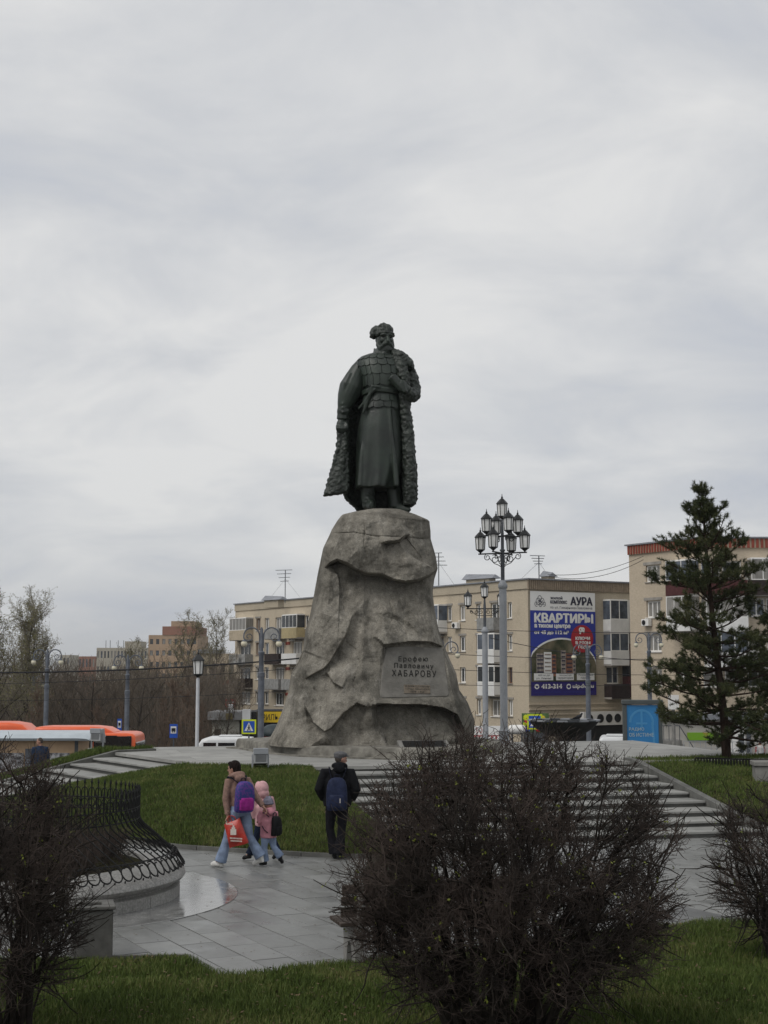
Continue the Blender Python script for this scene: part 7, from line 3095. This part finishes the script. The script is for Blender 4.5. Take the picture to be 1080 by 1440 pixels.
for (a, b, m_t, nm) in ((1028, 1048, M_FRAMEW, 'door'), (1050, 1056, M_POLED, 'pilaster'), (1062, 1075, mat('red_door', (0.33, 0.03, 0.03), rough=.5), 'red_panel'), (1038, 1046, M_PANE[0], 'poster')):
    u0, u1 = W(a, 1050, Ye).x - ex0, W(b, 1050, Ye).x - ex0
    zt_ = ez - .2 if nm != 'red_panel' else ez - 1.9
    d_ = .10 if nm != 'poster' else .14
    MB().box(u0, u1, -d_, -.004, gz_ + (.1 if nm != 'poster' else 1.0), zt_ - (0 if nm != 'poster' else .8)).build(nm, m_t, ann)
stz = W(975, 1040, 96).z
sx0, sx1 = W(952, 1050, 96).x, W(985, 1050, 96).x
stair = thing('entrance_stair', 'grey entrance stair with rail left of the pine trunk', 'stair', (sx0, 96, gz_))
n = 9
for q in range(n):
    MB().box((sx1 - sx0) * q / n, (sx1 - sx0) * (q + 1) / n, -.9, .9, -.4, (stz - gz_) * (1 - q / n), .01).build('step', M_CONC, stair)
MB().box(-2.2, -.01, -1, 1.2, -.4, stz - gz_).build('landing', M_CONC, stair)
MB().tube([(-2.1, -.95, stz - gz_ + .95), (0, -.95, stz - gz_ + .95), (sx1 - sx0, -.95, .95)], .035, 6).build('handrail', M_POLED, stair)
for q in range(7):
    x = -2.1 + 2.1 * q / 6
    MB().tube([(x, -.95, stz - gz_), (x, -.95, stz - gz_ + .95)], .025, 5).build('baluster', M_POLED, stair)
pA, pB = W(962, 1064, 88), W(1016, 1064, 88)
railing('grey_fence', 'grey metal fence with rings left of the pine trunk', (pA.x, 88, pA.z), (pB.x, 88, pB.z), 7, .95, M_POLE, 'circle')
pA, pB = W(1022, 1065, 88), W(1100, 1065, 88)
railing('grey_fence', 'grey metal fence with rings right of the pine trunk', (pA.x, 88, pA.z), (pB.x, 88, pB.z), 9, .95, M_POLE, 'circle')
# utility post by the poster stand
c = W(948, 1064, 80)
MBp = MB().lathe([(.12, 0), (.10, W(948, 985, 80).z - c.z)], 8)
o = MBp.build('utility_post', M_CONC, None, loc=(c.x, 80, c.z))
tag(o, 'plain concrete utility post beside the blue poster stand', 'post')
MB().box(-.3, .3, -.16, -.11, 2.6, 3.4).build('white_box', M_FRAMEW, o)

# ------------------------------------------------------------------ shop signs at street level right of the rock
c = W(686, 1040, 108)
ss = thing('shop_sign', 'red and white shop sign low between the rock and lamp posts', 'shop sign', (c.x, 108, 0))
x0, x1 = W(667, 1030, 108).x - c.x, W(704, 1030, 108).x - c.x
MB().box(x0, x1, 0, .2, W(680, 1041, 108).z, W(680, 1021, 108).z).build('board', M_BW, ss)
MB().box(x0, x1, -.03, -.003, W(680, 1041, 108).z + .05, W(680, 1034, 108).z).build('red_strip', M_BR, ss)
place_text('lettering', fit_text('ТОВ', .95 * (x1 - x0) * .42, .38), M_BR, ss, x0 + (x1 - x0) * .24, W(680, 1027, 108).z, -.01)
for q in range(6):
    MB().box(x0 + .1 + q * (x1 - x0) / 6.2, x0 + .1 + q * (x1 - x0) / 6.2 + .2, -.05, -.033, W(680, 1040, 108).z, W(680, 1035.5, 108).z).build('white_mark', M_BW, ss)
for x in (x0 + .1, x1 - .1):
    MB().tube([(x, .1, hgt(c.x, 108)), (x, .1, W(680, 1041, 108).z)], .05, 5).build('leg', M_POLED, ss)
c = W(727, 1026, 104)
tank = thing('white_tank', 'white horizontal cylinder tank behind the candelabra lamp', 'tank', (c.x, 104, c.z), R(0))
t = MB()
t.lathe([(0, -.62), (.22, -.60), (.32, -.5), (.34, -.4), (.34, .4), (.32, .5), (.22, .60), (0, .62)], 20)
t.xform(Matrix.Rotation(R(90), 4, 'Y'))
t.build('shell', M_FRAMEW, tank, smooth='auto')
for x in (-.35, .35):
    MB().box(x - .05, x + .05, -.25, .25, -2.2, -.28).build('cradle', M_POLED, tank)
c = W(752, 1013, 112)
fl = thing('flower_hoarding', 'colourful flower hoarding under the banner', 'hoarding', (c.x, 112, 0))
x0, x1 = W(734, 1013, 112).x - c.x, W(772, 1013, 112).x - c.x
zb_, zt_ = W(750, 1030, 112).z, W(750, 1003, 112).z
MB().box(x0, x1, 0, .15, zb_, zt_).build('board', mat('hoarding_green', (0.08, 0.14, 0.05), rough=.6, var=.4, scale=1.2), fl)
for q in range(26):
    x, z = random.uniform(x0 + .2, x1 - .2), random.uniform(zb_ + .2, zt_ - .2)
    m_ = MB()
    r_ = random.uniform(.12, .26)
    m_.lathe([(0, .02), (r_, .0), (0, 0)], 7)
    m_.xform(Matrix.Translation((x, -.03, z)) @ Matrix.Rotation(R(90), 4, 'X'))
    m_.build('painted_flower', [M_BR, mat('flower_yellow', (.6, .45, .04), rough=.6), M_SYEL, mat('flower_pink', (.5, .2, .25), rough=.6), M_BLUE][q % 5], fl)
MB().box(x0 + .1, x1 - .1, .02, .12, hgt(c.x, 112), zb_).build('stand', M_POLED, fl)


# ------------------------------------------------------------------ distant buildings on the left
def far_block(label, px0, px1, ytop, Y, depth, base_z, m, rows, cols, roof=None, name='apartment_block', whole=True, wz=.45):
    a, b = W(px0, ytop, Y), W(px1, ytop, Y)
    root = thing(name, label, 'building', (a.x, Y, 0))
    f = Face(root, (a.x, Y), (b.x, Y))
    w = b.x - a.x
    zt = a.z
    hs = []
    if rows:
        fh = (zt - .8 - (base_z + 1)) / rows
        for r_ in range(rows):
            z = zt - 1.2 - r_ * fh
            for c_ in range(cols):
                u = w * (c_ + .5) / cols
                hs.append((u - w / cols * .26, u + w / cols * .26, z - fh * wz, z))
    f.wall(base_z, zt, hs, m, depth=.3)
    for h in hs:
        o = MB()
        o.box(h[0], h[1], .2, .28, h[2], h[3])
        wv = f.part(o, 'window', random.choice(M_PANE))
    mm = MB()
    mm.add([(0, .0, base_z), (0, depth, base_z), (0, depth, zt), (0, 0, zt), (w, 0, base_z), (w, depth, base_z), (w, depth, zt), (w, 0, zt)], [(0, 1, 2, 3), (4, 7, 6, 5), (1, 5, 6, 2), (3, 2, 6, 7)])
    mm.build('side_walls', m, root)
    return root, f, zt, w


M_FARB = mat('far_tan_brick', (0.38, 0.27, 0.18), rough=.9, var=.12, scale=.1)
M_FARR = mat('far_red_brick', (0.26, 0.13, 0.09), rough=.9, var=.15, scale=.1)
M_FARG = mat('far_grey_panel', (0.36, 0.33, 0.27), rough=.9, var=.12, scale=.08)
r_, f_, zt, w = far_block('low beige building with a red band behind the thicket', 282, 332, 919, 176, 14, -8, M_BRICKR, 1, 4, wz=.2)
MB().box(0, w, -.06, -.004, zt - 3.8, zt - 3.3).build('red_band', M_REDB, r_)
MB().box(-.3, w * .55, -.3, 6, zt + .004, zt + .5).build('roof_edge', M_METALR, r_)
r_, f_, zt, w = far_block('distant stepped orange brick tower block above the trees', 209, 278, 893, 430, 26, -20, M_FARB, 9, 8)
MB().box(w * .28, w * 1.0, -.2, 22, zt + .01, zt + 2.6).build('upper_storey', M_FARR, r_)
MB().box(w * .45, w * .92, .5, 18, zt + 2.62, zt + 4.2).build('top_storey', M_FARB, r_)
r_, f_, zt, w = far_block('distant long grey panel block left of the orange tower', 136, 212, 911, 520, 20, -25, M_FARG, 6, 16)
for q, px in enumerate((.12, .2, .35, .45, .7)):
    MB().tube([(w * px, 5, zt), (w * px, 5, zt + 2.8)], .12, 4).build('roof_mast', M_METALR, r_)
MB().box(w * .5, w * .8, 2, 14, zt + .01, zt + 2.4).build('penthouse', M_FARG, r_)
far_block('far small red brick house roofs at left horizon', 96, 134, 923, 640, 20, -25, M_FARR, 4, 8)
far_block('far pale block behind the leafy trees at left edge', 84, 98, 921, 600, 18, -25, M_FARG, 5, 3)
far_block('far grey house block seen between the left tree trunks', 18, 44, 957, 300, 16, -25, M_FARG, 6, 5)
# ================================================================== vegetation
M_TWIG = mat('twig_bark', (0.036, 0.031, 0.028), rough=.95, spec=.05, col2=(0.085, 0.067, 0.058), scale=1.6, lo=.38, hi=.62)
M_STEM = mat('stem_bark', (0.030, 0.026, 0.022), rough=.95, spec=.05, var=.35, scale=9)
M_BUD = mat('spring_leaf', (0.13, 0.15, 0.02), rough=.6, var=.3)
rr_ = np.random.default_rng(5)


def unit(v):
    return v / max(1e-9, np.linalg.norm(v))


def grow(p, d, L, n, r0, r1, jit, up, rg, segs, pull=None):
    """wandering branch; returns its nodes"""
    pts, ds = [p], [d]
    for q in range(n):
        d = unit(d + rg.normal(0, jit, 3) + np.array([0, 0, up]) + (0 if pull is None else pull))
        p2 = p + d * (L / n)
        ra, rb = r0 + (r1 - r0) * q / n, r0 + (r1 - r0) * (q + 1) / n
        segs.append((p, p2, ra, rb))
        p = p2
        pts.append(p)
        ds.append(d)
    return pts, ds


def segs_to_mesh(name, segs, n=3):
    P0 = np.array([s[0] for s in segs])
    P1 = np.array([s[1] for s in segs])
    R0 = np.array([s[2] for s in segs])
    R1 = np.array([s[3] for s in segs])
    return seg_mesh(name, P0, P1, R0, R1, n)


def bush(label, base, cen, rad, seed, n0=26, n1=11, n2=8, n3=6, group=None, br=.42):
    """multi-stemmed bare shrub filling an ellipsoid (all in metres, relative to base)"""
    rg = np.random.default_rng(seed)
    cen, rad = np.array(cen, float), np.array(rad, float)
    root = thing('bare_bush', label, 'bush', base)
    st, tw, leaves = [], [], []

    def inside(p, f=1.0):
        q = np.abs((p - cen) / (rad * f)) ** 1.2
        wob = 0.10 * mnoise.noise(Vector(p) * 1.7) + 0.06 * mnoise.noise(Vector(p) * 4.0)
        return (q * q).sum() < (1 + wob) ** 2

    for i in range(n0):
        a = i * 2.39996 + rg.normal(0, .12)
        ct = 1 - (i + rg.random()) / n0 * 1.42
        sn = math.sqrt(max(0, 1 - ct * ct))
        tgt = cen + rad * np.array([sn * math.cos(a), sn * math.sin(a), ct]) * rg.uniform(.74, .93)
        rb_ = br * math.sqrt(rg.random())
        b0 = np.array([math.cos(a) * rb_, math.sin(a) * rb_ * .8, -.03])
        d = tgt - b0
        L = np.linalg.norm(d) * 1.06
        d0 = unit(unit(d) + np.array([0, 0, .45]))
        n = 13
        p = b0
        pts, ds = [p], [d0]
        r_base = rg.uniform(.013, .034)
        dd = d0
        for q in range(n):
            want = unit(tgt - p)
            dd = unit(dd * .62 + want * .38 + rg.normal(0, .10, 3))
            p2 = p + dd * L / n
            f0, f1 = q / n, (q + 1) / n
            st.append((p, p2, r_base * (1 - .82 * f0), r_base * (1 - .82 * f1)))
            p = p2
            pts.append(p)
            ds.append(dd)
        for b in range(n1):
            k = int((.30 + .70 * rg.random() ** .75) * n)
            pb, db = pts[k], ds[k]
            out = unit((pb - cen) / rad + np.array([0, 0, .25]))
            d1 = unit(db * .5 + out * .55 + rg.normal(0, .5, 3))
            l1 = rg.uniform(.24, .58)
            p1s, d1s = grow(pb, d1, l1, 6, r_base * .34, .0035, .16, .03, rg, st)
            for c in range(n2):
                k1 = rg.integers(1, 7)
                d2 = unit(d1s[k1] * .6 + rg.normal(0, .55, 3) + np.array([0, 0, .18]))
                if not inside(p1s[k1], .98) or rg.random() > .24 + .85 * (p1s[k1][2] / (cen[2] + rad[2])):
                    continue
                l2 = rg.uniform(.12, .30)
                p2s, d2s = grow(p1s[k1], d2, l2, 4, .0036, .0020, .22, .04, rg, tw)
                for e in range(n3):
                    k2 = rg.integers(1, 5)
                    if not inside(p2s[k2], 1.0) and rg.random() < .9:
                        continue
                    d3 = unit(d2s[k2] * .5 + rg.normal(0, .7, 3) + np.array([0, 0, .12]))
                    grow(p2s[k2], d3, rg.uniform(.05, .13), 2, .0023, .0014, .32, .03, rg, tw)
                    if rg.random() < .012:
                        leaves.append(p2s[k2] + d3 * .1)
    obj('stems', segs_to_mesh('stems', st, 5), M_STEM, root, smooth=True)
    tag(obj('twigs', segs_to_mesh('twigs', tw, 3), M_TWIG, root), kind='stuff')
    if leaves:
        V, F = [], []
        for p in leaves:
            for q in range(3):
                a = rg.normal(0, 1, 3)
                a = unit(a) * rg.uniform(.008, .016)
                b = unit(np.cross(a, rg.normal(0, 1, 3))) * rg.uniform(.006, .011)
                c = p + rg.normal(0, .012, 3)
                i = len(V)
                V += [c - a, c + b, c + a, c - b]
                F.append((i, i + 1, i + 2, i + 3))
        tag(obj('young_leaves', mesh_np('young_leaves', V, F), M_BUD, root), kind='stuff')
    print(label, len(st), len(tw))
    return root


g = Vector((W(706, 1300, 11.5).x, 11.5, .1))
bush('big bare brown bush in the centre foreground in front of the bench', (g.x, g.y, .1), (.06, .0, 1.33), (1.36, 1.05, 1.17), 3, 60, 14, 11, 7, br=.36)
Yl_ = 11.6
bush('bare brown bush at the left edge of the foreground', (W(0, 1400, Yl_).x, Yl_, .12), (-.12, .0, 1.25), (.80, .8, 1.13), 8, 32, 13, 10, 6, br=.3)
Yr_ = 15.2
bush('bare brown bush cut off by the right edge', (W(1106, 1300, Yr_).x, Yr_, .05), (.0, .0, 1.02), (.74, .65, .86), 21, 28, 12, 10, 6, br=.2)
# a few long low boughs reaching out of the big bush on the right, as it sprawls there
g2 = G(700, 1432, .08)

sg = []
rgf = np.random.default_rng(12)
for q in range(850):
    a, r_ = rgf.uniform(0, 6.283), 1.45 * math.sqrt(rgf.random())
    p = np.array([FC.x + r_ * math.cos(a), FC.y + r_ * math.sin(a), .42])
    pts, ds = grow(p, unit(np.array([rgf.normal(0, .5), rgf.normal(0, .5), 1.0])), rgf.uniform(.25, .55), 4, .007, .003, .2, .05, rgf, sg)
    for c in range(9):
        k = int(rgf.integers(1, 5))
        grow(pts[k], unit(ds[k] + rgf.normal(0, .7, 3)), rgf.uniform(.1, .25), 2, .004, .0022, .2, .05, rgf, sg)
tag(obj('low_shrubs', segs_to_mesh('low_shrubs', sg, 3), M_TWIG), 'low bare shrubs inside the crown fence', 'shrub', kind='stuff')

# ------------------------------------------------------------------ broadleaf trees in early spring
M_BARK = mat('tree_bark', (0.040, 0.033, 0.027), rough=.95, spec=.05, var=.35, scale=3)
M_BARKL = mat('pale_bark', (0.085, 0.066, 0.05), rough=.95, spec=.05, var=.35, scale=3)
M_FTWIG = mat('far_twigs', (0.075, 0.062, 0.05), rough=.95, spec=.05, col2=(0.13, 0.105, 0.08), scale=.8)
M_FTWIGR = mat('far_russet_twigs', (0.12, 0.085, 0.064), rough=.95, spec=.05, col2=(0.18, 0.13, 0.095), scale=.8)
M_FTWIGP = mat('far_pale_twigs', (0.17, 0.15, 0.115), rough=.95, spec=.05, col2=(0.25, 0.22, 0.165), scale=.8)
M_LEAFY = grass_mat('spring_leaves', (0.10, 0.10, 0.04), (0.17, 0.165, 0.07), (0.25, 0.23, 0.11))


def tree_proto(seed, h, spread, leaf=0, mt=None, mb_=None, n1=16, n2=9, n3=6, tw_r=.016, trunk_r=.17, low=.18, name='bare_tree', upward=.35):
    rg = np.random.default_rng(seed)
    st, tw, lv = [], [], []
    pts, ds = grow(np.array([0, 0, -.3]), np.array([0, 0, 1.0]), h * .93, 14, trunk_r, .02, .055, .03, rg, st)
    for b in range(n1):
        f = low + (1 - low) * (b + rg.random()) / n1
        k = min(13, int(f * 14))
        a = b * 2.4 + rg.normal(0, .4)
        el = upward + .5 * f
        d1 = unit(np.array([math.cos(a), math.sin(a), math.tan(el)]))
        l1 = spread * (1.15 - .55 * f) * rg.uniform(.75, 1.15)
        p1, d1s = grow(pts[k], d1, l1, 8, trunk_r * .38 * (1.1 - f), tw_r * 1.0, .11, .06, rg, st)
        for c in range(n2):
            k1 = int(rg.integers(2, 9))
            d2 = unit(d1s[k1] * .7 + rg.normal(0, .45, 3) + np.array([0, 0, .25]))
            p2, d2s = grow(p1[k1], d2, l1 * rg.uniform(.3, .55), 5, tw_r * 1.1, tw_r * .7, .16, .05, rg, tw)
            for e in range(n3):
                k2 = int(rg.integers(1, 6))
                d3 = unit(d2s[k2] * .6 + rg.normal(0, .55, 3) + np.array([0, 0, .15]))
                p3, _ = grow(p2[k2], d3, l1 * rg.uniform(.12, .28), 2, tw_r * .75, tw_r * .5, .2, .04, rg, tw)
                for q in range(leaf):
                    lv.append(p3[int(rg.integers(0, 3))] + rg.normal(0, .10, 3))
    ms = segs_to_mesh('trunk', st, 5)
    ms.materials.append(mb_ or M_BARK)
    mtw = segs_to_mesh('twigs', tw, 3)
    mtw.materials.append(mt or M_FTWIG)
    ml = None
    if lv:
        lv = np.array(lv)
        n = len(lv)
        a = rg.normal(0, 1, (n, 3))
        a /= np.linalg.norm(a, axis=1, keepdims=True)
        b = np.cross(a, rg.normal(0, 1, (n, 3)))
        b /= np.linalg.norm(b, axis=1, keepdims=True)
        s = rg.uniform(.035, .075, (n, 1))
        V = np.stack([lv - a * s, lv + b * s * .7, lv + a * s, lv - b * s * .7], 1).reshape(-1, 3)
        ml = mesh_np('leaves', V, np.arange(n * 4).reshape(-1, 4))
        ml.materials.append(M_LEAFY)
    return ms, mtw, ml


def plant_tree(proto, label, px, ytop, Y, h, rotz, group, wide=1.0, name='bare_tree'):
    p = W(px, ytop, Y)
    root = thing(name, label, 'tree', (p.x, Y, p.z - h), rotz, group)
    root.scale = (wide, wide, 1.0)
    obj('trunk', proto[0], None, root)
    tag(obj('twigs', proto[1], None, root), kind='stuff')
    if proto[2]:
        tag(obj('leaves', proto[2], None, root), kind='stuff')
    return root


TA = tree_proto(1, 14.5, 4.2, 3, n1=26, n2=11, n3=7, trunk_r=.2, low=.3, upward=.6, mt=M_FTWIGP)
TB = tree_proto(2, 9.0, 3.0, 0, n1=18, n2=9, n3=6, trunk_r=.15)
TC = tree_proto(3, 9.0, 2.6, 0, mt=M_FTWIGR, mb_=M_BARKL, n1=20, n2=9, n3=6, trunk_r=.09, low=.08, upward=.75)
TD = tree_proto(4, 13.0, 3.4, 2, mt=M_FTWIGP, n1=22, n2=9, n3=7, trunk_r=.16, low=.25, upward=.6)
TE = tree_proto(5, 9.5, 4.2, 0, n1=12, n2=9, n3=5, trunk_r=.2, low=.25)
GL = 'budding trees at the left'
plant_tree(TA, 'tall budding tree at the far left edge', 6, 836, 108, 14.5, 0.3, GL, 1.0, 'budding_tree')
plant_tree(TA, 'slightly lower budding tree beside the far left one', 50, 850, 116, 14.5, 2.1, GL, .85, 'budding_tree')
plant_tree(TA, 'budding tree between the two tall far left trees', 28, 846, 124, 14.5, 4.0, GL, .9, 'budding_tree')
plant_tree(TD, 'budding tree in front of the orange tower block', 250, 862, 150, 13.0, 0.9, GL, 1.15, 'budding_tree')
plant_tree(TD, 'budding tree between the orange tower and the long block', 305, 858, 158, 13.0, 2.9, GL, .95, 'budding_tree')
plant_tree(TD, 'low budding tree left of the orange tower', 210, 900, 150, 13.0, 4.2, GL, 1.0, 'budding_tree')
GB = 'bare trees of the thicket'
for (px, yt, Y, k, rz, wd, lb) in ((100, 935, 112, 1, .2, 1.0, 'bare dark tree behind the bus, nearest the far left lamp'), (132, 928, 118, 4, 1.7, 1.0, 'spreading bare tree above the long bus roof'),
                                   (160, 940, 106, 1, 3.0, .9, 'bare tree just left of the lamp over the bus front'), (192, 930, 112, 4, 4.0, 1.0, 'crooked bare tree right of the lamp over the bus front'),
                                   (222, 936, 104, 2, .5, 1.0, 'russet many-stemmed tree left of the bus stop sign'), (250, 950, 96, 2, 2.0, .9, 'russet slender tree behind the bus stop sign'),
                                   (268, 940, 110, 1, 5.1, .9, 'bare tree just left of the single lantern'), (292, 946, 106, 2, 3.6, .8, 'russet tree just right of the single lantern'),
                                   (316, 950, 118, 1, 2.6, .8, 'bare tree beside the left corner of the long block'), (72, 948, 104, 1, 4.4, .9, 'bare tree behind the far left lamp post'),
                                   (30, 950, 100, 2, 1.2, .9, 'russet tree low at the far left'), (178, 968, 92, 2, 5.5, .7, 'low russet sapling behind the bus front'),
                                   (118, 972, 92, 2, .9, .7, 'low russet sapling above the middle of the bus')):
    plant_tree((None, TB, TC, None, TE)[k], lb, px, yt + 13, Y, 9.0 if k != 4 else 9.5, rz, GB, wd)
# the wood behind them: one tangle nobody could count
rg = np.random.default_rng(77)
segs = []
for q in range(1700):
    Y = rg.uniform(118, 168)
    px = rg.uniform(-40, 336)
    x = (px - 540) / FPX * Y
    zt = W(px, 962 + 8 * math.sin(px * .06) + 9 * rg.normal(), Y).z
    z0 = min(hgt(x, Y), zt - 3.0)
    d = unit(np.array([rg.normal(0, .10), rg.normal(0, .10), 1.0]))
    h = (zt - z0)
    pts, ds = grow(np.array([x, Y, z0]), d, h, 5, rg.uniform(.03, .08), .014, .09, .06, rg, segs)
    for c in range(8):
        k = int(rg.integers(1, 6))
        grow(pts[k], unit(ds[k] + rg.normal(0, .5, 3)), h * rg.uniform(.12, .32), 3, .026, .012, .15, .08, rg, segs)
tag(obj('thicket', segs_to_mesh('thicket', segs, 3), mat('thicket_twigs', (0.105, 0.09, 0.074), rough=1, spec=.03, col2=(0.18, 0.148, 0.115), scale=.12)), 'dense leafless thicket behind the street at left', 'thicket', kind='stuff')

# ------------------------------------------------------------------ pines
M_NEED = grass_mat('pine_needles', (0.022, 0.031, 0.012), (0.052, 0.064, 0.025), (0.125, 0.115, 0.05))
M_PBARK = mat('pine_bark', (0.040, 0.028, 0.022), rough=.95, spec=.05, var=.4, scale=8, stretch=(1, 1, .3))


def pine_proto(seed, h):
    rg = np.random.default_rng(seed)
    st, tufts = [], []
    pts, ds = grow(np.array([0, 0, -.2]), np.array([0, 0, 1.0]), h + .2, 22, .105, .012, .018, .05, rg, st)
    z = h * .13
    w = 0
    while z < h * .985:
        f = z / h
        k = min(21, int((z + .2) / (h + .2) * 22))
        # crown outline from the photograph: widest low down
        rad = float(np.interp(f, [.10, .17, .22, .32, .45, .55, .66, .76, .84, .88, .93, 1.0], [1.1, 1.7, 2.0, 1.85, 1.55, 1.42, 1.35, 1.08, .45, .62, .28, .05]))
        nb = 5 if f < .8 else 4
        for b in range(nb):
            a = w * 1.1 + 2 * math.pi * b / nb + rg.normal(0, .22)
            if rg.random() < .18:
                continue
            L = rad * rg.uniform(.50, 1.16)
            el = -.10 + .75 * max(0, f - .25) + rg.normal(0, .17)
            if f > .8:
                el = .65
            d1 = unit(np.array([math.cos(a), math.sin(a), math.tan(el)]))
            p1, d1s = grow(pts[k], d1, L, 8, .028 * (1.1 - f) + .008, .007, .06, .045, rg, st)
            ns = int(3 + L * 8.5)
            for c in range(ns):
                t = 1 - (rg.random() ** 1.15) * .80
                k1 = min(8, max(1, int(t * 8)))
                side = rg.choice([-1, 1])
                d2 = unit(d1s[k1] * .75 + side * np.array([-math.sin(a), math.cos(a), 0]) * rg.uniform(.3, .9) + np.array([0, 0, rg.uniform(.05, .5)]))
                l2 = rg.uniform(.12, .46) * (1.3 - .6 * t) * (1 if f < .8 else .6)
                p2, d2s = grow(p1[k1], d2, l2, 3, .007, .004, .16, .14, rg, st)
                tufts.append((p2[-1], d2s[-1]))
                for e3 in range(2):
                    tufts.append((p2[-1] + rg.normal(0, .05, 3), unit(d2s[-1] + rg.normal(0, .6, 3) + np.array([0, 0, .4]))))
                if l2 > .22:
                    tufts.append((p2[-2] + rg.normal(0, .03, 3), d2s[-2]))
            tufts.append((p1[-1], d1s[-1]))
        z += (.235 if f < .8 else .20) * rg.uniform(.8, 1.2)
        w += 1
    tufts.append((pts[-1], ds[-1]))
    tufts += [(pts[-2], ds[-2]), (pts[-3], ds[-3])]
    for q in range(5):
        k = int(rg.integers(18, 23))
        tufts.append((pts[k] + rg.normal(0, .05, 3), unit(rg.normal(0, 1, 3) + np.array([0, 0, 1.0]))))
    # needles
    N_ = 40
    T = np.array([t[0] for t in tufts])
    Dv = np.array([t[1] for t in tufts])
    n = len(T)
    base = np.repeat(T, N_, 0) - np.repeat(Dv, N_, 0) * rg.uniform(-.02, .08, (n * N_, 1))
    dirs = np.repeat(Dv, N_, 0) * rg.uniform(.1, .8, (n * N_, 1)) + rg.normal(0, .72, (n * N_, 3)) + np.array([0, 0, .25])
    dirs /= np.linalg.norm(dirs, axis=1, keepdims=True)
    ln = rg.uniform(.055, .105, (n * N_, 1))
    side = np.cross(dirs, rg.normal(0, 1, (n * N_, 3)))
    side /= np.linalg.norm(side, axis=1, keepdims=True)
    V = np.stack([base - side * .0058, base + side * .0058, base + dirs * ln], 1).reshape(-1, 3)
    mn = mesh_np('needles', V, np.arange(n * N_ * 3).reshape(-1, 3))
    mn.materials.append(M_NEED)
    ms = segs_to_mesh('trunk', st, 6)
    ms.materials.append(M_PBARK)
    print('pine tufts', n)
    return ms, mn


Yq = 33.4
pt = W(1018, 680, Yq)
PH = pt.z - .76
pp_ = pine_proto(31, PH)
for (px, Y, rz, sc, lb) in ((1018, Yq, .4, 1.0, 'tall dark pine standing in the stone planter at right'), (1128, 35.2, 2.3, .86, 'second pine reaching in from the right edge')):
    x = W(px, 900, Y).x
    root = thing('pine_tree', lb, 'tree', (x, Y, .76), rz, 'pines at the right')
    root.scale = (sc * 1.12, sc * 1.12, sc)
    obj('trunk', pp_[0], None, root, smooth=True)
    tag(obj('needles', pp_[1], None, root), kind='stuff')

# dry grass on the planter bed
n = 9000
P = np.stack([rg.uniform(xA - .6, xB, n), np.zeros(n), np.full(n, .77)], 1)
P[:, 1] = yA + (yB - yA) * (P[:, 0] - xA) / (xB - xA) + .2 + rg.random(n) * 2.6
grass('planter_grass', 'dry brownish grass at the foot of the pine', P, .06, .20, .008, .8)

# ------------------------------------------------------------------ haze of the overcast afternoon
m_ = MB()
m_.box(-6400, 6400, -60, 9300, -60, 150)
hz = m_.build('haze', None)
hm = bpy.data.materials.new('haze_air')
hm.use_nodes = True
N, L = hm.node_tree.nodes, hm.node_tree.links
N.clear()
o_ = N.new('ShaderNodeOutputMaterial')
v_ = N.new('ShaderNodeVolumePrincipled')
v_.inputs['Color'].default_value = (0.93, 0.955, 0.985, 1)
v_.inputs['Density'].default_value = 0.00014
v_.inputs['Anisotropy'].default_value = 0.2
L.new(v_.outputs[0], o_.inputs['Volume'])
hz.data.materials.append(hm)
tag(hz, kind='stuff')
